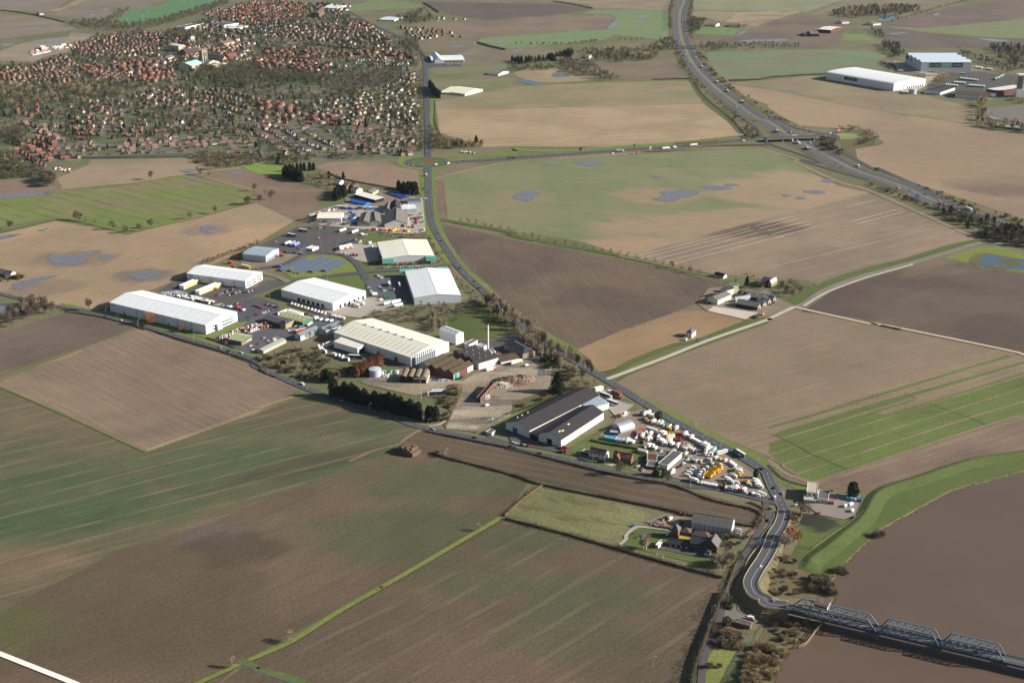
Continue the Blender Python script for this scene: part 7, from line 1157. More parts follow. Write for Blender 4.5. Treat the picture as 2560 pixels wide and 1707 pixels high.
def v_caravan(o, c):
 part('body',vmesh(('body','caravan',c),lambda mb: prism(mb,[(-2.6,.5),(2.6,.5),(2.9,1.2),(2.4,2.5),(-2.4,2.55),(-2.7,1.2)],1.1,1.02),vp(c)),o);part('window',vmesh(('window','caravan'),lambda mb: mb.box(-1.4,1.4,-1.13,1.13,1.3,1.9),glass_m),o);wheels(o,(0,),1.0,.33);part('drawbar',vmesh(('drawbar',),lambda mb: mb.bar((2.6,0,.6),(3.9,0,.5),.12),chassis_m),o)
def v_digger(o, c):
 part('track',vmesh(('track',),lambda mb: mb.box(-1.7,1.7,-1.3,-.8,0,.8).box(-1.7,1.7,.8,1.3,0,.8),chassis_m),o);q = part('body',vmesh(('body','digger',c),lambda mb: mb.box(-1.9,1.2,-1.2,1.2,.85,2.0).box(.1,1.3,.1,1.2,2.0,3.0),vp(c)),o);part('boom',vmesh(('boom',c),lambda mb: mb.bar((.8,-.4,1.7),(3.2,-.4,4.2),.4).bar((3.2,-.4,4.2),(5.2,-.4,2.6),.35),vp(c)),q);part('bucket',vmesh(('bucket',),lambda mb: mb.box(4.8,5.8,-.9,.1,1.4,2.3),chassis_m),q);part('window',vmesh(('window','digger'),lambda mb: mb.box(.15,1.33,.05,1.23,2.1,2.85),glass_m),q)
def v_tractor(o, c):
 part('body',vmesh(('body','tractor',c),lambda mb: mb.box(.2,2.0,-.45,.45,.8,1.6).box(-1.2,.2,-.6,.6,.8,1.2),vp(c)),o);part('cab',vmesh(('cab','tractor'),lambda mb: mb.box(-1.1,.3,-.7,.7,1.2,2.6,.1),glass_m),o);wheels(o,(-.8,),.85,.8);wheels(o,(1.5,),.75,.5)
VK = {'car': (v_car,'car','car'),'van': (v_van,'van','van'),'box': (v_lorry,'lorry','lorry'),'tank': (v_lorry,'tanker_lorry','tanker'),'tip': (v_lorry,'tipper_lorry','tipper'),'flat': (v_lorry,'flatbed_lorry','lorry'),'mixer': (v_lorry,'mixer_lorry','lorry'),'artic': (v_artic,'articulated_lorry','lorry'),'trailer': (v_artic,'lorry_trailer','trailer'),'coach': (v_coach,'coach','coach'),'caravan': (v_caravan,'caravan','caravan'),'digger': (v_digger,'excavator','excavator'),'tractor': (v_tractor,'tractor','tractor')}
VTX = {'car': 'car','van': 'panel van','box': 'box lorry','tank': 'tanker lorry','tip': 'tipper lorry','flat': 'flatbed lorry','mixer': 'mixer lorry','artic': 'articulated lorry','trailer': 'lorry trailer','coach': 'coach','caravan': 'caravan','digger': 'excavator','tractor': 'tractor'}
def veh(kind, col, p, a, where, group=None, z=TOP, bc=None):
 fn, nm, cat = VK[kind]; lab = '%s %s %s' % (col if bc is None or bc == col else col+' and '+bc, VTX[kind], where)
 o = thing(nm, lab, cat, p, a, group, z); o.scale = (.92,)*3
 if kind in ('box','tank','tip','flat','mixer'): fn(o, col, {'box': 7.0, 'tank': 8, 'tip': 6.8, 'flat': 7, 'mixer': 7.5}[kind], kind, bc)
 elif kind == 'artic': fn(o, col, bc or 'white')
 elif kind == 'trailer': fn(o, col, bc or col, 13.6, False)
 else: fn(o, col)
 return o
def hd(s): a, c = PT(s); return math.atan2((c-a).y, (c-a).x)
def fleet(t, items, head, where, group):
 a = hd(head) if isinstance(head, str) else head
 for it in items.split(';'):
  w = it.split()
  if len(w) < 2: continue
  k = w[0].split(':'); x, y = w[1].split(',')
  veh(k[0], k[1], Z(t, float(x), float(y)), a+R.uniform(-.035,.035)+(math.pi if R.random() < .15 else 0), where, group, bc=k[2] if len(k) > 2 else None)
def rowof(s, n, kinds, head, where, group, jit=.3):
 a, c = PT(s); h = hd(head)
 for i in range(n):
  k = R.choice(kinds.split()).split(':'); p = a.lerp(c, (i+.5)/n)+Vector((R.uniform(-jit,jit), R.uniform(-jit,jit)))
  veh(k[0], k[1], p, h+(math.pi if R.random() < .4 and k[0] == 'car' else 0)+R.uniform(-.04,.04), where, group, bc=k[2] if len(k) > 2 else None)
H1 = "p 560,360 430,440"; H2 = "p 1300,1160 1460,1200"; H3 = "p 1340,1470 1380,1420"
fleet('p',"box:navy 305,270;box:white 360,270;box:white:cream 420,250;tip:cream 470,280;flat:white 400,350;box:blue:white 450,335;tip:yellow 430,385;box:white 505,405;tip:cream 560,420;box:white 600,425;box:white:silver 640,425;tip:white:grey 700,455;flat:green:grey 735,450;mixer:yellow:white 780,495;tip:yellow:brown 820,520;box:silver:white 895,520",H1,'lined up along the road fence of the vehicle yard','fence row of the vehicle yard')
fleet('p',"tip:orange 970,600;tip:red:white 1010,610;box:white 1055,620;van:white 1095,640;tip:red 1110,680;box:white 1160,680",H1,'at the head of the white van line by the road','head of the white van line')
rowof("p 1180,700 1450,840", 13, "van:white van:white box:white", H1, 'in the tight white line along the road fence', 'white van line by the road')
fleet('p',"flat:blue:white 225,665;box:white 315,650;flat:white 365,600;tip:yellow 365,690;box:white 420,700;van:white 470,700;tip:maroon 545,670;tank:red:white 575,670;box:white:silver 600,715;box:white 650,730;box:white 690,770;flat:white 745,780;box:white 790,750;box:white 830,790;box:white 930,820;tip:brown 980,800","p 700,680 600,770",'in the second row of the vehicle yard','second row of the vehicle yard')
fleet('p',"tip:brown 890,700;tip:maroon 935,710;tip:red:maroon 985,715;flat:white 610,590;box:white:cream 650,590;box:white 690,620;tip:yellow:cream 745,640;box:white 455,620","p 700,600 620,660",'parked in the middle of the vehicle yard','middle of the vehicle yard')
veh('coach','white',Z('p',480,545),hd("p 390,500 575,560"),'beside the rust-red container in the vehicle yard');veh('coach','cream',Z('p',800,675),hd("p 740,710 865,640"),'between the lorries of the vehicle yard');veh('coach','white',Z('p',1690,930),hd("p 1590,955 1770,905"),'at the roadside end of the vehicle yard')
fleet('p',"flat:white 1045,850;box:white:silver 1100,850;flat:cream 1150,860;tip:white:cream 1190,880;flat:blue 1235,920;flat:white 1080,870","p 1100,800 1040,880",'in the short row by the garage workshop','short row by the workshop')
fleet('p',"box:white 60,735;caravan:white 110,735;caravan:white 155,750;van:black 300,745;van:grey 335,760;box:white 440,815;van:white 500,815;caravan:white 545,855;van:white 375,830;car:white 640,905;car:silver 650,880;box:white:silver 850,930;van:white 800,930;van:white 840,955","p 700,680 600,770",'behind the houses at the edge of the vehicle yard','yard edge behind the houses')
fleet('p',"van:white 1065,945;car:silver 1120,1000;car:silver 1140,985;car:white 1100,1040;car:blue 1055,1080;car:white 1030,1105;car:navy 975,1150;car:navy 945,1175;van:white 840,1240;van:white 820,1280;car:white 860,1270;car:white 245,1160;car:grey 300,1210;car:silver 330,1230","p 1080,1080 1000,1110",'parked beside the garage workshop','cars by the garage workshop')
fleet('p',"mixer:white:silver 1200,1080;mixer:cream:silver 1280,1080;mixer:white:silver 1450,1060;tank:white:silver 1480,1130;tank:white:silver 1620,1145;tank:white:silver 1390,1185;tank:white 1330,1235;tank:white:silver 1280,1275;tank:white:silver 1260,1320;tank:white:teal 1190,1400;box:white 1220,1420;van:white 1205,1185;van:white 1175,1240;van:white 1130,1275;van:white 1095,1320",H2,'in the tanker block at the foot of the vehicle yard','tanker block of the vehicle yard')
fleet('p',"tank:yellow 1640,1195;tank:yellow 1615,1215;tank:yellow 1590,1235;tank:yellow 1560,1260;tank:yellow 1510,1285;tank:yellow 1480,1305;tank:yellow 1450,1330;tank:yellow 1430,1350;tank:blue:white 1300,1360",H2,'in the yellow block at the foot of the vehicle yard','yellow tanker block')
fleet('p',"box:white 1430,900;box:white 1490,880;box:white:teal 1550,890;flat:white 1420,950;flat:white 1480,960;flat:white:silver 1530,950;flat:white 1590,1020;digger:yellow 1650,1045;van:white 1745,1065;van:white 1830,1100;van:white 1870,1130;van:white 1910,1160",H1,'on the roadside corner of the vehicle yard','roadside corner of the vehicle yard')
rowof("p 1330,1450 1610,1500", 6, "van:white", H3, 'in the white row facing the lower road', 'white vans facing the lower road')
fleet('n',"van:navy 1650,410;tip:brown 1725,400;van:white 1770,435;van:white 1820,435;box:silver 1870,450;box:white 1935,450;tip:orange:white 2005,465;box:white 2080,480;car:white 2125,520;car:navy 2170,520;van:white 2230,530;car:white 2310,560",H3,'in the mixed row beside the lower road','mixed row beside the lower road')
fleet('n',"box:white:silver 1970,120;box:white 1985,155;tip:yellow 1950,200;box:white:silver 1890,240;box:white 1800,300;box:white:silver 1835,340;van:white 1950,340;tip:yellow 2105,330;van:white 2165,370;box:white 2285,325;box:white 2310,370;box:white 2335,415","n 1750,250 1900,290",'at the eastern corner of the vehicle yard','eastern corner of the vehicle yard')
fleet('o',"van:white 290,520;van:white 340,540;car:white 300,560;van:white 240,560","n 1750,250 1900,290",'at the tip of the vehicle yard','tip of the vehicle yard')
rowof("b1 310,1325 650,1425",11,"van:white van:white van:cream","b1 320,1330 300,1345",'in the row beside the dark loading bays','vans beside the loading bays');rowof("b1 690,1440 820,1468",6,"van:white van:cream","b1 320,1330 300,1345",'at the end of the concrete apron','vans at the apron end')
fleet('b1',"artic:white 915,1345;artic:white 955,1325","b1 870,1325 960,1360",'backed onto the depot loading doors','lorries at the depot doors');fleet('b1',"trailer:white 1215,1330;trailer:white 1250,1322;trailer:white 1285,1318;trailer:white 1300,1350","b1 1180,1340 1330,1305",'parked together on the concrete apron','trailers on the apron')
rowof("b1 1020,1155 1075,1240",8,"car:silver car:black car:navy car:grey car:white","b1 1010,1160 1050,1155",'in the car park beside the broad shed','cars beside the broad shed');rowof("b1 1130,1165 1185,1215",6,"car:silver car:white car:grey","b1 1010,1160 1050,1155",'in the inner row beside the broad shed','inner cars beside the broad shed');rowof("b1 1110,1060 1160,1095",7,"car:white car:black car:silver","b1 1010,1160 1050,1155",'under the green canopy of the broad shed','cars under the canopy')
fleet('b1',"trailer:brown 1225,1155;trailer:silver 1320,1165;van:silver 1268,1200","b1 1220,1130 1232,1180",'in the shade of the broad shed','trailers in the shed shade');fleet('b1',"digger:green 1250,1265;flat:green 1215,1280;flat:green 1165,1265;van:white 1150,1290;box:white 1090,1245","b1 1180,1340 1330,1305",'at the corner yard of the broad shed','corner yard of the broad shed')
rowof("b1 1250,968 1640,948",20,"car:black car:silver car:white car:navy car:grey","b1 1400,975 1400,960",'in the row against the teal-winged warehouse','cars against the teal warehouse');rowof("b1 1110,996 1570,985",16,"car:black car:silver car:grey car:white","b1 1400,975 1400,960",'in the outer row of the teal warehouse car park','outer row of the teal warehouse')
fleet('b1',"van:white 1080,820;van:white 1065,805;car:white 1050,835;van:white 1095,840;flat:cream 955,765;box:white 1045,775;box:red 1140,905","b1 1050,840 1090,820",'in the yard beside the teal-winged warehouse','yard of the teal warehouse');rowof("b1 765,828 885,803",8,"trailer:orange:orange trailer:orange:white","b1 780,840 770,800",'in the orange row at the estate bend','orange trailers');fleet('b1',"flat:red 880,880;flat:red 915,885;flat:cream 800,872","b1 850,880 930,885",'on the verge of the estate bend','red plant at the bend')
fleet('b1',"artic:green:green 437,662;artic:navy:blue 328,705","b1 390,640 480,655",'parked on the bare lorry park','lorries on the bare park');fleet('b1',"trailer:white 292,778;trailer:purple 335,782;trailer:purple 375,792","b1 265,785 320,760",'in the trio on the lorry park','trailer trio');fleet('b1',"trailer:azure:white 795,660;trailer:white 908,672;box:blue 432,815;van:white 970,688;van:white 985,692;car:white 1012,692","b1 770,665 830,645",'at the edge of the lorry park','lorry park edge');rowof("b1 770,785 925,735",10,"car:black car:navy car:white car:grey","b1 770,775 790,790",'in the row at the top of the lorry park','cars on the lorry park');fleet('b1',"car:red 632,630;car:cream 575,630;car:white 590,628;car:white 180,758;car:white 572,725;car:navy 495,632","b1 600,630 640,632",'standing loose on the lorry park','loose cars on the lorry park')
rowof("b1 260,848 420,870",13,"car:black car:grey car:silver car:navy","b1 300,860 320,850",'in the row beside the blue-grey depot','cars beside the blue-grey depot');fleet('b1',"box:red:orange 238,888;van:brown 195,985;box:azure 220,990","b1 200,880 270,890",'near the blue-grey depot','lorries near the blue-grey depot');fleet('b0',"box:red 2168,912;box:red:orange 2115,955;artic:yellow:yellow 2255,995;box:red 2145,998","b0 2200,985 2310,1005",'behind the parcel depot','lorries behind the parcel depot')
rowof("b0 1985,1252 2145,1190",9,"car:navy car:black car:red car:silver car:white","b0 2060,1215 2080,1235",'in the row beside the parcel depot','cars beside the parcel depot');rowof("b0 2095,1250 2230,1205",7,"car:black car:silver car:white","b0 2060,1215 2080,1235",'in the second row beside the parcel depot','second row at the parcel depot');rowof("b0 2240,1225 2340,1200",6,"car:red car:white car:black","b0 2060,1215 2080,1235",'in the end row beside the parcel depot','end row at the parcel depot');veh('van','yellow',Z('b0',1985,1190),hd("b0 1950,1190 2010,1195"),'at the longer cross-dock')
fleet('b0',"car:silver 2050,1345;car:white 2090,1350;van:white 2120,1355;car:black 2150,1340;car:silver 2180,1325;car:grey 2215,1325;box:red 2190,1365;van:blue 2215,1375;van:white 2240,1385;car:black 2330,1345","b0 2100,1350 2150,1330",'in the car park behind the longest warehouse','cars behind the longest warehouse');rowof("b1 0,1345 60,1370",5,"car:red car:black car:maroon","b1 20,1350 40,1340",'in the red row of the estate car park','red row of the estate car park');rowof("b1 85,1330 205,1358",8,"car:silver car:white car:red car:black","b1 100,1340 120,1330",'in the top row of the estate car park','top row of the estate car park');rowof("b1 0,1430 135,1388",11,"car:black car:red car:silver car:maroon car:white","b1 60,1410 80,1425",'in the bottom row of the estate car park','bottom row of the estate car park')
fleet('q',"car:black 700,240;car:white 1290,630;car:silver 970,600;car:white 1140,610;car:silver 1040,645;car:grey 890,695;box:white 1180,670;car:white 780,805;car:navy 1490,630;trailer:red:red 1600,495;car:white 1400,470;car:white 1460,460;car:silver 1500,460;car:white 1520,395;car:grey 1560,400;car:silver 1600,405;car:white 740,735","q 1000,640 1150,600",'in the merchants yard by the lower road','merchants yard vehicles');fleet('q',"box:white 1870,270;caravan:white 1950,290;caravan:white 2050,300;caravan:white 1850,255;van:white 1780,350;van:white 1740,375;caravan:white 2130,310;van:navy 1650,190;van:black 1700,195","q 1880,310 1980,270",'behind the pale green shed','vehicles behind the pale green shed')
for i in range(26): veh(R.choice(['car','car','van']),R.choice(['red','red','maroon','silver','white','blue','green']),P1("b1 1395,500").lerp(P1("b1 1530,500"),R.random())+(P1("b1 1400,660")-P1("b1 1400,500"))*R.random(),R.uniform(0,6.28),'in the dealers yard by the main road','dealers yard by the main road')
for i in range(24): veh(R.choice(['car','van','box','flat']),R.choice(['white','blue','silver','navy','grey','azure']),P1("b1 790,490").lerp(P1("b1 925,490"),R.random())+(P1("b1 800,600")-P1("b1 800,490"))*R.random(),R.uniform(0,6.28),'in the crowded repair yard','crowded repair yard')
for i in range(10): veh(R.choice(['box','flat','trailer']),R.choice(['azure','blue','white','yellow']),P1("b1 740,455").lerp(P1("b1 1080,450"),(i+R.random())/10)+Vector((0,R.uniform(-6,8))),R.uniform(-.4,.4),'in the plant yard behind the cream shed','plant yard lorries')
fleet('c1',"artic:navy:navy 915,355","c1 850,345 975,350",'with dark blue trailer by the factory scrub',None);fleet('r',"artic:white:navy 740,1160;trailer:navy 800,1130","r 880,1120 600,1130",'parked on the demolition ground','lorries on the demolition ground');fleet('r',"artic:white:cream 2150,620;van:white 2330,660;van:white 1645,1350;van:navy 1190,880;digger:grey 1660,660;car:blue 740,905","r 2050,650 2250,590",'beside the old workshops','vehicles by the old workshops')
fleet('c2',"car:red 130,210;car:red 175,245;car:maroon 200,265;car:black 225,280;car:silver 255,297;car:red 120,195","c2 130,200 110,215",'in the staff car park by the avenue','staff car park');fleet('c2',"artic:white:navy 860,710;trailer:navy 920,775;box:white 900,680","c2 800,690 910,730",'in the yard of the black warehouse','black warehouse lorries');fleet('c2',"car:white 15,1135;car:white 50,1145;car:red 90,1150;car:white 120,1158;car:red 150,1162;flat:red 480,1190;flat:red 470,1215;flat:grey 455,1180","c2 0,1130 150,1160",'in front of the black warehouse','cars at the black warehouse')
def on(t, items, head, where): fleet(t, items, head, where, 'traffic '+where if ';' in items else None)
on('b0',"car:navy 965,1443","b0 900,1430 1000,1455",'passing the longest warehouse');on('b0',"car:white 1110,1478","b0 900,1430 1000,1455",'on the lower road by the longest warehouse');on('b0',"car:black 1313,1535","b0 1250,1515 1350,1545",'at the field corner on the lower road');on('q',"car:silver 215,765","q 150,740 260,785",'approaching the merchants entrance');on('q',"car:black 360,825","q 300,800 400,840",'at the merchants entrance');on('q',"car:white 580,858","q 500,830 640,880",'turning near the merchants entrance');on('c1',"van:white 430,598","c1 400,580 460,610",'in the shade above the cypress belt');on('c1',"car:silver 785,748","c1 700,720 860,770",'in the shadow of the cypress belt');on('c1',"car:silver 1625,1010","c1 1500,980 1700,1030",'at the works entrance on the lower road');on('c1',"car:black 2005,1088","c1 1900,1065 2100,1105",'beside the dark strip field');on('c2',"car:navy 258,1230","c2 100,1200 400,1260",'in front of the white houses')
on('b1',"box:white 1565,150","b1 1580,130 1580,300",'just south of the roundabout');on('b1',"car:black 1583,300","b1 1580,300 1580,130",'by the north cluster');on('b1',"car:red 1668,678","b1 1610,560 1665,690",'beside the dealers yard');on('b1',"car:navy 1700,748","b1 1665,690 1760,838",'beside the teal warehouse bank');on('b1',"car:black 1868,1000","b1 1950,1078 1850,968",'at the estate turning');on('b1',"car:grey 2010,1120","b1 2060,1175 1950,1078",'beside the broad shed');on('b1',"car:black 2050,1180","b1 2060,1175 1950,1078",'entering the avenue');on('c2',"artic:grey:grey 2090,1240","c2 2200,1310 2000,1195",'beside the white van line');on('c2',"car:black 2290,1375","c2 2200,1310 2330,1395",'near the inn');on('o',"car:navy 315,95","o 200,20 400,180",'nearing the road junction');on('o',"car:black 520,425","o 480,380 600,560",'at the junction traffic island');on('o',"car:silver 670,525","o 640,450 690,600",'passing the junction by the inn');on('o',"van:white 535,610","o 530,570 540,650",'waiting at the lower road mouth');on('o',"car:black 445,790","o 350,790 480,795",'turning into the lane by the junction')
p, z = GZ(P1("d2 2283,508"), 2.6), 2.9; veh('car', 'white', p, hd("d2 2240,545 2310,440"), 'climbing the bridge approach', None, z)
for t,y,c,lab in ((.225,5.5,'blue','on the first span of the truss bridge'),(.705,2.5,'azure','leaving the second span of the truss bridge'),(.87,2.5,'blue','on the far span of the truss bridge')): pz = BRIDGE_AT(t,y);veh('car',c,pz[0],math.atan2(bu.y,bu.x),lab,None,pz[1]+.03)
LM = "on the far motorway beyond the overbridge";
cmv = smooth(MWAY, 6)
def mway(t, items, where):
 for it in items.split(';'):
  w = it.split();k = w[0].split(':');x,y = w[1].split(',');q = Z(t,float(x),float(y));i = min(range(len(cmv)-1),key=lambda j: (cmv[j]-q).length);d = (cmv[i+1]-cmv[i]).normalized();n_ = Vector((-d.y,d.x));lat = (q-cmv[i]).dot(n_);lat = max(4.6,min(15,abs(lat)))*(1 if lat > 0 else -1);along_ = (q-cmv[i]).dot(d)
  veh(k[0], k[1], cmv[i]+d*along_+n_*lat, math.atan2(d.y, d.x)+(math.pi if lat < 0 else 0), where, 'motorway traffic '+where, bc=k[2] if len(k) > 2 else None)
mway('a2',"van:white 1490,160;van:white 1492,268;car:black 1498,318;car:black 1520,398;box:white 1570,198;van:white 1600,325;car:navy 1570,125;car:black 1500,122;car:grey 1610,370",'on the motorway beyond the overbridge');mway('a2',"box:white 1587,520;van:white 1620,568;car:navy 1642,598;car:silver 1707,692;box:white 1692,538;artic:white 1745,622;artic:white 1885,762;artic:white:silver 1980,845;artic:navy:navy 2115,948;car:white 1830,808;van:white 2060,988;car:white 2325,1085",'on the motorway between overbridge and junction');mway('a3',"artic:green:green 82,1215;tank:white 208,1222;artic:white 55,1305;artic:white 275,1322;artic:navy:navy 248,1380;van:white 388,1320;car:black 370,1370",'at the motorway junction');mway('b3',"box:white:cream 835,65;car:black 635,75;van:cream 1158,268;car:silver 1335,285;car:navy 1445,322;car:white 1568,380;artic:white 1842,462;car:white 2003,535;van:white 2082,570;car:white 2215,668",'on the motorway behind the tree belt')
on('a2',"van:white 930,1416;artic:white:grey 990,1398;box:cream:red 1130,1416;van:white 1268,1365;artic:white 1415,1372;box:white 1495,1362;artic:white 1665,1342;van:white 2130,1300;van:silver 1268,1385","a2 1000,1382 1600,1338",'on the link road');on('a3',"artic:red:red 650,1217","a3 610,1225 690,1205",'at the motorway loop');on('a3',"coach:white 242,1258;van:white 570,1232;van:azure 610,1230","a3 200,1262 400,1250",'on the junction bridge');on('a1',"van:white 1655,1518;car:white 1760,1512;car:blue 1905,1482;car:silver 1440,1522;van:white 1770,1505","a1 1700,1510 1850,1490",'circling the roundabout');on('a1',"box:navy 1600,1165;car:silver 1562,1390;van:white 1580,900;car:black 1570,760;car:white 1530,530;car:silver 980,195","a1 1577,1330 1575,1200",'on the town bypass road');on('b1',"van:white 1560,365","b1 1540,365 1570,365",'leaving the north cluster garage')
on('a2',"van:white 1490,426","a2 1450,425 1600,428",'crossing the motorway overbridge');on('a2',"box:white 1655,420","a2 1450,425 1600,428",'at the east end of the motorway overbridge')
on('o',"car:red 1300,860","o 1260,880 1330,840",'alone on the inn car park');on('o',"caravan:white 1845,720","o 1260,880 1330,840",'behind the inn car park');on('o',"van:white 1755,740","o 1260,880 1330,840",'beside the inn caravan');on('o',"van:white 1870,820","o 1840,850 1900,790",'at the corner of the inn car park');on('o',"car:white 905,722;car:white 1105,805","o 860,725 930,715",'under the trees by the inn');on('o',"caravan:cream 1890,640","o 1850,630 1950,660",'beside the blue containers')
on('n',"car:azure 180,1075","n 120,1085 230,1060",'on the gravel drive by the paddock');on('n',"van:white 790,970","n 750,985 820,950",'in the farm scrap yard');on('n',"tractor:purple 700,960;tractor:red 735,950;tractor:yellow 660,1000;tractor:red 960,880;tractor:red 1040,890;tractor:maroon 1000,1040","n 700,960 780,930",'among the farm machinery');on('n',"car:white 1980,1145;car:silver 1990,1185;car:silver 1975,1225","n 1920,1170 2050,1180",'beside the large grey barn');on('n',"van:white 765,1225;car:navy 1165,1500","n 740,1240 790,1200",'in the farmhouse yard');on('d2',"car:silver 2195,965;van:white 2190,985;van:maroon 2190,1005","d2 2160,960 2230,970",'in the bridge yard');on('s',"tractor:red 505,690;car:navy 1610,680;car:red 1560,710","s 480,690 540,690",'in the barn farmyard');on('s',"digger:yellow 1145,180","s 1120,190 1180,190",'with dark boom behind the farm');on('s',"digger:yellow 1270,215","s 1240,220 1300,220",'beside the farm hedge');on('s',"digger:yellow 1430,890;tractor:grey 1370,900","s 1400,900 1460,880",'on the spoil by the pale slab')
GR = 'in the mint trailer rows of the north-east depot'
rowof("a3 1760,730 1930,750",9,"trailer:mint","a3 1770,750 1780,720",GR,'mint trailers');rowof("a3 1705,768 1815,776",6,"trailer:mint","a3 1770,750 1780,720",GR,'mint trailers');rowof("a3 1840,796 1990,806",9,"trailer:mint","a3 1770,750 1780,720",GR,'mint trailers');rowof("a3 1625,788 1745,800",6,"trailer:mint","a3 1660,800 1680,770",GR,'mint trailers');rowof("a3 1130,590 1190,620",3,"trailer:mint","a3 1120,580 1190,620",'beside the four-ridge warehouse','mint trailers by the warehouse');rowof("a3 1900,625 2060,650",9,"trailer:mint trailer:white van:white","a3 1910,640 1920,610",'beyond the four-ridge warehouse','trailers beyond the warehouse');rowof("a3 2010,1090 2110,1120",3,"trailer:mint trailer:green","a3 2000,1100 2110,1105",'on the screened lorry park','screened lorry park trailers');rowof("a3 2090,1165 2340,1195",14,"trailer:mint trailer:white","a3 2100,1180 2110,1150",'behind the pale tree screen','trailers behind the tree screen');rowof("a3 1350,695 1560,700",40,"car:black car:silver car:white car:red car:navy","a3 1400,700 1410,690",'in the great warehouse staff car park','great warehouse staff cars',4);rowof("a3 1200,845 1280,860",5,"van:white box:white","a3 1210,850 1260,860",'at the corner of the vast white warehouse','vast warehouse corner');rowof("a3 2080,740 2170,700",6,"trailer:mint trailer:white","a3 2090,750 2110,720",'on the north-east depot road','depot road trailers');on('a3',"trailer:mint 1485,668;trailer:teal:mint 1790,688;trailer:white 1215,660","a3 1400,665 1500,668",'against the four-ridge warehouse wall')
rowof("a1 1890,1400 2020,1412",12,"car:silver car:white car:azure van:white car:black","a1 1900,1410 1915,1395",'in the scrapyard by the roundabout','scrapyard by the roundabout',3);rowof("a1 1640,598 1900,598",16,"car:silver car:red car:black car:white","a1 1700,600 1705,590",'on the showroom forecourt','showroom forecourt');rowof("a0 640,192 760,188",14,"car:silver car:white car:navy","a0 650,195 660,185",'in the western car park','western car park',3);rowof("a0 1900,208 2050,212",16,"car:silver car:white car:navy car:red","a0 1910,210 1920,200",'in the school car park','school car park',4)
# street furniture, stacks and yard clutter
def lamp(p, h, label, group, arms=1, a=0.0, z=.3):
 o = thing('street_lamp', label, 'lamp post', p, a, group, z)
 if ('lp',h) not in _vm: mb = MB(); mb.tube((0,0,-.5),(0,0,h),.13,.08,6); _vm[('lp',h)] = mb.me('post', steel)
 part('post', _vm[('lp',h)], o)
 for s in ((1,),(1,-1))[arms-1]:
  k = ('la',h,s)
  if k not in _vm: mb = MB();mb.tube((0,0,h-.2),(s*1.4,0,h+.3),.07,.05,5);_vm[k] = mb.me('arm',steel);mb = MB();mb.box(s*1.9-.45,s*1.9+.45,-.16,.16,h+.2,h+.4);_vm[('lh',h,s)] = mb.me('lantern',render_w)
  q = part('arm', _vm[k], o); part('lantern', _vm[('lh',h,s)], q)
def lamps(t, s, h, label, group, a=0.0):
 for w in s.split(): x, y = w.split(','); lamp(Z(t, float(x), float(y)), h, label, group, 1, a)
lamps('a2',"105,1432 150,1464 402,1417 442,1444 700,1397 750,1434 983,1380 1047,1412 1266,1355 1331,1392 1550,1334 1612,1362 1836,1314 1890,1336 2124,1282 2176,1312 2223,1272",12,'tall lamp post along the link road','link road lamp posts');lamps('a1',"1338,1482 1407,1527 1628,1432 1742,1450 1804,1497 1872,1456 1881,1497 2156,1447 2188,1487 1530,1560",12,'tall lamp post round the roundabout','roundabout lamp posts')
lamps('b1',"1305,385 1410,330 1450,350 1820,875 1900,960 1955,1100 2005,1060 1855,960 1945,1165 590,610 578,720 600,800 740,800 755,800 865,745 610,880 1350,1030 655,1120 590,1100 880,915 1000,790 745,850",9,'slim lamp post in the business park','business park lamp posts');lamps('b0',"972,1410 1078,1485 1270,1530 1600,1185",8,'lamp post in front of the longest warehouse','lamp posts by the longest warehouse');lamps('c0',"1268,65 1778,198 1780,180 2112,380",9,'pole at the edge of the lined stubble field','poles by the stubble field');lamps('c1',"107,505 460,700 1040,850 1583,995 1183,585 200,195",9,'pole standing beside the cypress belt road','poles by the cypress belt');lamps('c2',"735,1340 1640,1560 1185,825 1160,800 1303,905 1750,1145 1910,1200 118,185 465,1245 1455,1450",9,'lamp post around the vehicle yard','vehicle yard lamp posts');lamps('n',"1143,430 1615,510 2065,640",10,'pale lamp post along the lower road verge','lower road lamp posts');lamps('o',"285,720 395,600 452,110 632,235 865,860 770,400",10,'lamp post at the inn junction','junction lamp posts');lamps('d2',"1830,965 1290,1440 1800,1100",9,'timber power pole by the front field','front field poles');lamps('b3',"2070,790 2200,800 1290,370",8,'pole beside the motorway belt','poles by the motorway belt')
lamps('d3', "130,805 55,870", 6, 'pale signal post at the bridge gate', 'bridge gate posts')
o = thing('floodlight_mast','floodlight mast with white lamp heads on the demolition ground','floodlight',P1("r 503,1215"));mb = MB();mb.tube((0,0,0),(0,0,9.5),.2,.14,6);PM('mast',mb,render_w,o)
for dx in (-.8,0,.8): mb = MB(); mb.box(dx-.35,dx+.35,-.2,.2,9.3,10.4); PM('lamp_head', mb, render_w, o)
def sign(p, w, h, top, m, label, legs=2, a=0.0, txt=None):
 o = thing('road_sign', label, 'sign', p, a); mb = MB(); mb.box(-w/2,w/2,-.06,.06,top-h,top); q = PM('board', mb, m, o)
 mb = MB(); t = .12
 for x0,x1,z0,z1 in ((-w/2,w/2,top-t,top),(-w/2,w/2,top-h,top-h+t),(-w/2,-w/2+t,top-h+t,top-t),(w/2-t,w/2,top-h+t,top-t)): mb.box(x0,x1,-.09,-.065,z0,z1)
 PM('border', mb, render_w, q)
 for i in range(3): mb = MB(); mb.box(-w*.3,w*(.1+.1*i),-.09,-.065,top-h*(.3+.2*i),top-h*(.22+.2*i)); PM('legend_bar', mb, render_w, q)
 for x in ((0,) if legs == 1 else (-w*.35, w*.35)): mb = MB(); mb.tube((x,.1,-.5),(x,.1,top-h*.5),.09,.09,6); PM('leg', mb, steel, o)
sblue = C_('sign_blue', 40,120,200,.5,.05); sgreen = C_('sign_green', 60,150,130,.5,.05)
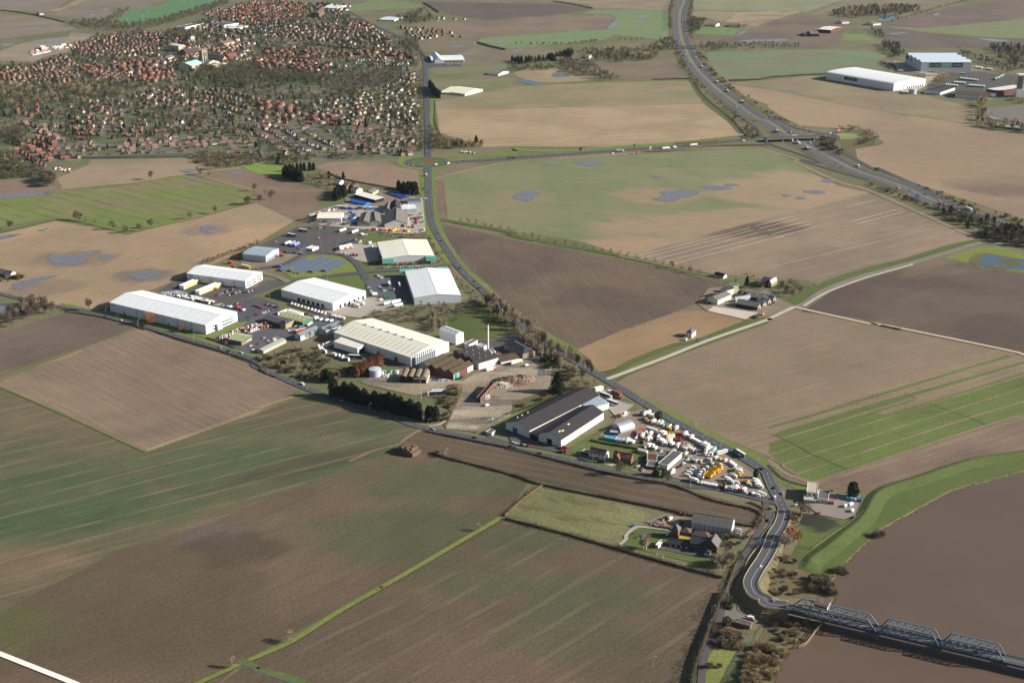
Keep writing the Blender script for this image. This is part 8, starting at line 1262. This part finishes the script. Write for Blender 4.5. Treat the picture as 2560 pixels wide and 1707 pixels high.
sign(P1("b3 1362,378"),6,8,10,sblue,'big blue motorway sign above the brown bank');sign(P1("b3 1295,375"),3.5,3.5,11,render_w,'back of pale gantry sign beside the blue motorway sign',1);sign(P1("b3 905,195"),4,5,6,sgreen,'pale sign at the slip road nose');sign(P1("b3 612,45"),4,3,4,sblue,'small blue sign in the motorway verge');sign(P1("d2 2278,312"),4,4.5,6,sblue,'light blue road sign beside the bridge approach');sign(P1("o 275,1400"),3.5,4,5.5,sblue,'blue direction sign on the lane verge');sign(P1("o 450,1130"),2.6,2.4,4,sblue,'small blue sign on the junction island');sign(P1("c2 1693,985"),2.2,4,5,render_w,'white direction sign on the verge opposite the vehicle yard');sign(P1("c2 2262,1300"),2,2.6,3.4,render_w,'white warning sign near the inn');sign(P1("c2 1855,1145"),2.6,1.8,3.6,sgreen,'green sign on the vehicle yard verge');sign(P1("o 775,390"),2.5,2,4,sgreen,'green sign beside the inn drive');sign(P1("b1 1532,290"),4,4,6,green_clad,'dark sign beside the road at the north cluster');sign(P1("b1 430,865"),9,5,9,blue_roof,'large grey hoarding by the lorry park gate');sign(P1("b1 335,1055"),2.4,5,11,yellow_m,'tall yellow banner sign by the solar panels',1);sign(P1("b1 366,1080"),2,4,9,yellow_m,'shorter yellow banner sign by the solar panels',1);sign(P1("c2 268,520"),7,7,8,blue_roof,'pale blue hoarding on the demolition ground');sign(P1("a2 627,1395"),5,6,8,black_m,'dark back of a sign beside the link road');sign(P1("a2 1122,1365"),4,5,8,sblue,'blue sign on the link road');sign(P1("q 320,700"),3,2.2,4,C_('signal_red',184,64,48),'red board beside the green-roofed merchant shed');sign(P1("b1 125,1270"),1.6,3,6,C_('signal_red',184,64,48),'red totem sign at the depot corner',1)
pv = paint('solar_glass', rgb(74,84,108), 0.3, 0.1, 0.5, 0, 0.6)
for i, s in enumerate(("b1 240,1026 485,928","b1 330,1032 630,905","b1 395,1050 708,915","b1 525,1040 772,935","b1 645,1032 818,958")):
 a,c = PT(s);L = (c-a).length;ang = math.atan2((c-a).y,(c-a).x);o = thing('solar_array',['shortest dark','second','middle and longest','fourth','last and smallest'][i]+' row of blue solar panels on the estate grass','solar panels',a,ang,'solar panel rows');n = int(L/4.2)
 mb = MB();mb.add([(.05,0,.8),(L/n-.05,0,.8),(L/n-.05,4.6,3.2),(.05,4.6,3.2),(.05,0,.7),(L/n-.05,0,.7),(L/n-.05,4.6,3.1),(.05,4.6,3.1)],[(0,1,2,3),(7,6,5,4),(0,4,5,1),(1,5,6,2),(2,6,7,3),(3,7,4,0)]);me = mb.me('panel',pv);mb = MB();mb.bar((.5,.5,0),(.5,.5,1),.15).bar((.5,4,0),(.5,4,2.8),.15);ml = mb.me('leg',steel)
 for k in range(n): part('panel', me, o, (k*L/n,0,0)); part('leg', ml, o, (k*L/n,0,0))
A = P1("c1 1300,1215");B = P1("c1 1440,1262");Cc = P1("c1 1500,1235");u = (B-A).normalized();o = thing('straw_stack','stepped stack of brown straw bales beside the field track','straw stack',A,math.atan2(u.y,u.x));L = (B-A).length;Wd = abs((Cc-B).dot(Vector((-u.y,u.x))))+3
sm_ = fieldmat('old_straw',rgb(110,90,74),rgb(98,80,66),None,fine=.4);nx,ny = max(4,int(L/2.5)),max(3,int(Wd/2.4));mb = MB();mb.box(.05,L/nx-.05,.05,Wd/ny-.05,0,1.25,.06);bale = mb.me('bale',sm_)
for i in range(nx):
 for j in range(ny):
  for k in range(5 if 0 < i < nx-1 else (4 if i == 0 else 3)):
   if k == 4 and R.random() < .25: continue
   part('bale', bale, o, (i*L/nx+R.uniform(-.12,.12), j*Wd/ny+R.uniform(-.12,.12), k*1.27+.1))
def heap_items(name, label, cat, group, pts, dims, mats, stack=1):
 for q in pts:
  w, d, h = [x*R.uniform(.85,1.15) for x in dims]; m = R.choice(mats); o = thing(name, label, cat, q, R.uniform(-.1,.1)+hq, group, .35)
  for k in range(R.randint(1, stack)):
   mb = MB();mb.box(-w/2,w/2,-d/2,d/2,k*(h+.15)+.14,k*(h+.15)+.14+h);PM('load',mb,m,o);mb = MB();mb.box(-w/2,w/2,-d/2,d/2,k*(h+.15),k*(h+.15)+.13);PM('pallet',mb,timber,o)
def grid(s, nx, ny, drop=.1):
 a,b,c = PT(s);return [a.lerp(b,(i+.5)/nx)+(c-a)*((j+.5)/ny)+Vector((R.uniform(-.4,.4),R.uniform(-.4,.4))) for i in range(nx) for j in range(ny) if R.random() > drop]
hq = hd("q 130,610 850,360");pal_w = [C_('wrapped_pale',206,200,196,.6,.1),C_('brick_pink',176,124,112),C_('brick_grey',150,146,144),render_w];pal_r = [C_('brick_pink',176,124,112),red_brick,C_('wrapped_pale',206,200,196,.6,.1)]
heap_items('brick_pallet','pallet of bricks in the stacked rows behind the green-roofed shed','pallet','brick pallets in the outer rows',grid("q 140,620 560,440 250,620",13,3),(1.4,1.4,1.3),pal_w,2);heap_items('brick_pallet','pallet of pink bricks in the tall rows by the buff office','pallet','brick pallets in the tall rows',grid("q 560,460 860,360 700,520",9,5),(1.5,1.5,1.4),pal_r,2);heap_items('timber_stack','stack of timber crates beside the buff office','timber','timber crates',grid("q 900,430 1160,400 900,350",7,4,.3),(3,1.6,1.4),[timber,rust,C_('dark_timber',92,66,52)],2)
heap_items('wrapped_bale','white wrapped bale heaped by the factory lean-to','bale','white wrapped bales',grid("c1 540,260 715,205 580,275",12,2,.25)+grid("c1 560,265 640,300 590,280",7,2,.3),(2,1.6,1.4),[render_w,C_('wrapped_pale',206,200,196,.6,.1)],2);heap_items('wrapped_bale','blue and white wrapped bale beside the dark blue trailer','bale','blue and white bales',grid("c1 680,315 840,365 700,335",9,2,.2),(2.2,1.8,1.6),[render_w,blue_m,render_w],2);heap_items('scrap_bag','white bag in the heap beside the round storage tank','bag','white bags by the tank',grid("c1 1140,470 1310,470 1170,535",10,4,.35),(2.2,1.8,1.3),[render_w,C_('wrapped_pale',206,200,196,.6,.1),teal_clad,C_('dirty_white',206,206,196)],1)
heap_items('crate_stack','rust-coloured crate stack by the black warehouse yard fence','crate','rusty crate stacks',grid("c2 910,695 1000,735 925,680",6,2,0),(4,2.4,2.4),[rust,C_('rust_red',176,98,72)],2);heap_items('scrap_pile','pale stacked pallets along the green yard fence','pallets','pallets by the green fence',grid("c2 985,890 1070,850 1000,905",8,1,.1),(2.4,2,1.8),[timber,C_('wrapped_pale',206,200,196,.6,.1)],2);heap_items('cage_stack','row of metal roll cages behind the longest warehouse','cages','roll cages',grid("b0 1470,1225 1620,1215 1500,1250",12,3,.1),(2,1.6,2),[steel,C_('pale_steel',150,160,176)],1);heap_items('pallet_goods','wrapped goods in the heap behind the longest warehouse','goods','goods behind the warehouse',grid("b0 1620,1260 1940,1335 1650,1235",18,3,.3),(2.6,2,2),[render_w,C_('dirty_white',206,206,196),grey_clad,black_m],1);heap_items('scrap_pile','scrap in the long heap of the north scrap yard','scrap','north scrap yard',grid("b1 480,520 760,420 540,530",18,3,.3),(3,2.4,1.6),[timber,rust,render_c,C_('dirty_white',206,206,196),grey_clad],1);heap_items('vehicle_part','stored machinery under the twin grey sheds','machinery','machinery by the twin sheds',grid("b1 1000,632 1400,650 1010,645",18,2,.3),(4,2.2,2),[C_('signal_red',184,64,48),C_('rust_red',176,98,72),render_c,yellow_m,timber],1);heap_items('silo_bag','white vertical drum behind the pale green shed','drum','white drums',grid("q 1195,205 1360,135 1205,200",6,1,0),(2,2,3.4),[render_w],1);heap_items('site_material','stacked material on the gravel building site','material','building site materials',grid("a0 250,480 620,400 300,520",16,4,.35),(6,4,2.5),[render_w,timber,C_('brick_pink',176,124,112),grey_clad,C_('pale_steel',150,160,176)],1);heap_items('site_material','stacked material in the new red-brick corner estate','material','corner estate materials',grid("b0 480,70 640,85 520,110",9,3,.35),(3,2,1.4),[render_w,rust,timber],1);heap_items('allotment_hut','pale hut on the far allotments','hut','allotment huts',grid("a1 900,550 1400,560 900,600",20,4,.4),(4,3,2.2),[teal_clad,render_w,timber,grey_clad],1)
def heap(label, p, rx, ry, h, m, n, size, mats):
 o = thing('rubble_heap', label, 'rubble', p); V = []; F = []; K = 16
 for r in range(6):
  for k in range(K): a = k*2*math.pi/K;t = r/5;f = 1+R.uniform(-.14,.14);V.append((math.cos(a)*rx*t*f,math.sin(a)*ry*t*f,h*(1-t)**.8*R.uniform(.8,1.15)+.3 if r < 5 else .2))
 for r in range(5):
  for k in range(K): F.append((r*K+k, r*K+(k+1)%K, (r+1)*K+(k+1)%K, (r+1)*K+k)[::-1])
 part('mound', mesh('mound', V, F, m), o)
 for mm in mats:
  mb = MB()
  for i in range(n):
   a = R.uniform(0,6.28);t = R.random()**.6;s = size*R.uniform(.4,1.2);x,y,z = math.cos(a)*rx*t,math.sin(a)*ry*t,h*(1-t)**.8+.3;d = Vector((R.uniform(-1,1),R.uniform(-1,1),R.uniform(-.6,.6))).normalized()*s;mb.bar(Vector((x,y,z))-d*.5,Vector((x,y,z))+d*.5,s*.7,s*.5)
  kindof(PM('rubble', mb, mm, o), 'stuff')
brickr = fieldmat('brick_rubble', rgb(146,120,100), rgb(128,104,88), None, fine=.6); greyr = C_('concrete_rubble', 170,162,150,.9,.25,.8)
heap('pale concrete rubble heap on the demolition ground',P1("r 1880,1000"),13,7,4,brickr,220,1.2,[greyr,render_w]);heap('large red brick rubble mound on the demolition ground',P1("r 2080,930"),22,12,6,brickr,160,1,[red_brick,brickr]);heap('grey rubble heap at the gate end of the red mound',P1("r 2270,900"),12,12,6,brickr,240,1.1,[greyr,C_('dark_rubble',92,86,80,.9,.2)]);heap('white rubble heap beside the burnt-out building',P1("r 1600,1200"),6,7,2.4,brickr,120,.9,[greyr,render_w]);heap('small brick heap near the barrel sheds',P1("r 1110,1010"),10,5,2.4,brickr,110,.7,[red_brick]);heap('dark rubble heap on the concrete by the green fence',P1("c1 2140,910"),8,3,1.8,greyr,90,.8,[C_('dark_rubble',92,86,80,.9,.2)]);heap('log pile in the bridge yard',P1("d2 2205,915"),6,3.4,2.2,timber,130,.9,[timber,C_('dark_timber',92,66,52)]);heap('spoil heap beside the pale farm slab',P1("s 1290,930"),5,5,3,dark_earth,40,.7,[dark_earth]);heap('scrap heap in front of the barrel sheds',P1("r 860,905"),8,3,1.4,brickr,80,.9,[rust,blue_m,render_w]);heap('farm scrap heap beside the gravel yard',P1("n 640,1030"),9,4,1.4,rough,90,.9,[rust,yellow_m,blue_m,timber])
def fence(label, s, h, m, step=4.0, rails=(0.5,1.0), pw=.14):
 pts = smooth(PT(s), 4); org = pts[0]; o = thing('fence', label, 'fence', org)
 q = along(pts, step); mb = MB(); mb.box(-pw/2,pw/2,-pw/2,pw/2,0,h); me = mb.me('post', m)
 for p, a in q: part('post', me, o, (p.x-org.x, p.y-org.y, .2), a)
 for r in rails:
  mb = MB()
  for a, c in zip(pts, pts[1:]): mb.bar((a.x-org.x,a.y-org.y,h*r+.2),(c.x-org.x,c.y-org.y,h*r+.2),.08,.16)
  PM('rail', mb, m, o)
fence('pale post and rail fence between lawn and flood bank',"o 1180,1470 1500,1240 1850,1000 2230,670",1.2,timber);fence('short pale fence at the corner of the flooded lawn',"o 950,1430 1060,1450 1175,1472",1.2,timber);fence('green mesh fence beside the black warehouse verge',"c2 500,1215 700,1120 960,960",2.4,green_clad,4,(.1,.4,.7,1));fence('green mesh fence above the demolition concrete',"c1 2020,1040 2200,930 2350,860 c2 60,830",2.2,green_clad,4,(.1,.4,.7,1));fence('green mesh fence along the main road by the lorry yard',"c2 850,610 950,690 1100,780",2.4,green_clad,4,(.1,.4,.7,1));fence('white post fence along the works entrance',"c1 1590,980 1680,965 1740,930",1,render_w,3);fence('field fence along the green crop by the link road',"a2 0,1480 500,1465 900,1440",1.2,timber,8);fence('tall timber fence round the new red houses',"b0 590,40 680,35 740,5",1.8,timber,3,(.2,.6,1));fence('safety fence along the motorway central reserve',"a2 2090,970 2240,1080 a3 0,1115 215,1255 480,1395 b3 800,92 1200,228 1560,385 2080,590 2350,692",.9,steel,12,(.9,));fence('rail beside the slip road by the rough bank',"d2 2120,560 2180,420 2300,270 2350,190",1,render_w,4)
o = thing('goal_frame','white football goal on the farmhouse lawn','goal',P1("d2 1360,410"),hd("d2 1320,385 1405,418"));mb = MB();mb.bar((-3,0,0),(-3,0,2.2),.14).bar((3,0,0),(3,0,2.2),.14).bar((-3,0,2.2),(3,0,2.2),.14);PM('frame',mb,render_w,o)
for i, s in enumerate(("a0 1160,185","a0 1310,155","a0 1365,125","a0 1690,15")):
 o = thing('goal_frame','white football goal on the far playing field','goal',P1(s),.3,'goals on the playing field');mb = MB();mb.bar((-3.6,0,0),(-3.6,0,2.5),.3).bar((3.6,0,0),(3.6,0,2.5),.3).bar((-3.6,0,2.5),(3.6,0,2.5),.3);PM('frame',mb,render_w,o)
for s in ("b2 1140,888 1500,800 2185,628","b2 1180,908 2215,648","b2 1310,918 2260,672","b2 1390,940 2350,695","b2 1480,958 2350,735 b3 150,705","b2 2235,612 2350,580 b3 240,520","b2 2270,635 b3 290,543","b2 2350,655 b3 345,568","b3 30,690 395,590","b3 60,718 450,615","b3 775,568 1170,462","b3 815,592 1240,480","b3 720,435 970,375","b3 400,850 1480,600","b3 60,980 1500,640"): ribbon('crop_cover_strip',PT(s),.9 if not s.startswith('b3 400') and not s.startswith('b3 60,98') else .4,paint('fleece_strip',rgb(206,192,170),.8,.2),'mark',0,0)
for s in ("c3 20,1040 260,1145 400,1230 590,1310 735,1372","c3 1270,670 1360,722","c3 1490,770 1680,835 1880,905 2005,965","c3 0,1255 110,1310 160,1370 260,1420"): ribbon('field_drain',PT(s),.7,rough,'yard',0,0)
def flyover(label, s, w, h, par):
 a,c = [GZ(q,h) for q in PT(s)];L = (c-a).length;o = thing('road_bridge',label,'bridge',a,math.atan2((c-a).y,(c-a).x));mb = MB();mb.box(0,L,-w/2,w/2,h-1.4,h);PM('deck',mb,asph,o)
 for sg in (-1,1): mb = MB(); mb.box(0,L,sg*w/2-.25,sg*w/2+.25,h-1.6,h+1.1); PM('parapet', mb, kerb_m, o)
 for t in (.02,.35,.5,.65,.98): mb = MB(); mb.box(L*t-.6,L*t+.6,-w/2+.5,w/2-.5,-.5,h-1.4); PM('pier', mb, conc, o)
flyover('concrete overbridge carrying a lane across the far motorway',"a2 1470,430 1690,428",9,6.5,conc);flyover('concrete junction bridge carrying the link road over the motorway',"a3 -30,1268 420,1252",17,6.5,conc)
# plant the queue: the 300 largest of each kind are things, the rest one mass
def flush():
 for cat, Q in QUEUE.items():
  def size(e):
   x, y, z = pix(e[0], e[1]*.5)
   vis = -30 < x < 2590 and -30 < y < 1740
   return (1 if vis else 0, e[1]/z)
  Q.sort(key=size, reverse=True)
  for e in Q[:300]: make_plant(cat, e[2], e[0], e[1], e[3], e[4], e[5])
  rest = [e for e in Q[300:] if size(e)[0]]
  by = {}
  for e in rest: by.setdefault(e[2], []).append(e)
  VV, MI, mats = [], [], []
  for key, es in by.items():
   V0, tw = PROTO[key+'_lo']
   if TW[tw] not in mats: mats.append(TW[tw])
   wide = 1.9 if cat == 'tree' else 2.2
   for e in es:
    a = R.uniform(0,6.28);c,s_ = math.cos(a),math.sin(a);h = e[1];V = V0.copy();ctr = V.reshape(-1,3,3).mean(1,keepdims=True);V = ((V.reshape(-1,3,3)-ctr)*wide+ctr).reshape(-1,3)
    X = (V[:,0]*c-V[:,1]*s_)*h*e[5]+e[0].x;Y_ = (V[:,0]*s_+V[:,1]*c)*h*e[5]+e[0].y;VV.append(np.stack([X,Y_,V[:,2]*h],1));MI += [mats.index(TW[tw])]*(len(V)//3)
  if VV:
   V = np.concatenate(VV); nm = {'tree': 'distant_bare_trees', 'evergreen tree': 'distant_evergreens', 'bush': 'distant_scrub'}[cat]
   o = bpy.data.objects.new(nm,bulk(nm,V,np.arange(len(V)).reshape(-1,3),mats,MI));link(o);kindof(o,'stuff');o['label'] = {'tree': 'far bare trees massed among the town and along the motorway','evergreen tree': 'far evergreens scattered among the town','bush': 'far scrub and bushes along roads and banks'}[cat]
  print('QUEUE', cat, len(Q), len(rest), sum(len(v) for v in VV)//3)
flush()
# thin winter haze
mb = MB(); mb.box(-17000, 17000, -3000, 25000, -3.0, 515.0)
hz = bpy.data.materials.new('haze_air'); hz.use_nodes = True; ht = hz.node_tree; ht.nodes.clear()
hv = ht.nodes.new('ShaderNodeVolumePrincipled'); ho = ht.nodes.new('ShaderNodeOutputMaterial'); ht.links.new(hv.outputs[0], ho.inputs['Volume'])
hv.inputs['Color'].default_value = (0.66, 0.82, 1.0, 1); hv.inputs['Density'].default_value = 0.000008; hv.inputs['Anisotropy'].default_value = 0.1
kindof(link(bpy.data.objects.new('haze', mb.me('haze', hz))), 'stuff')
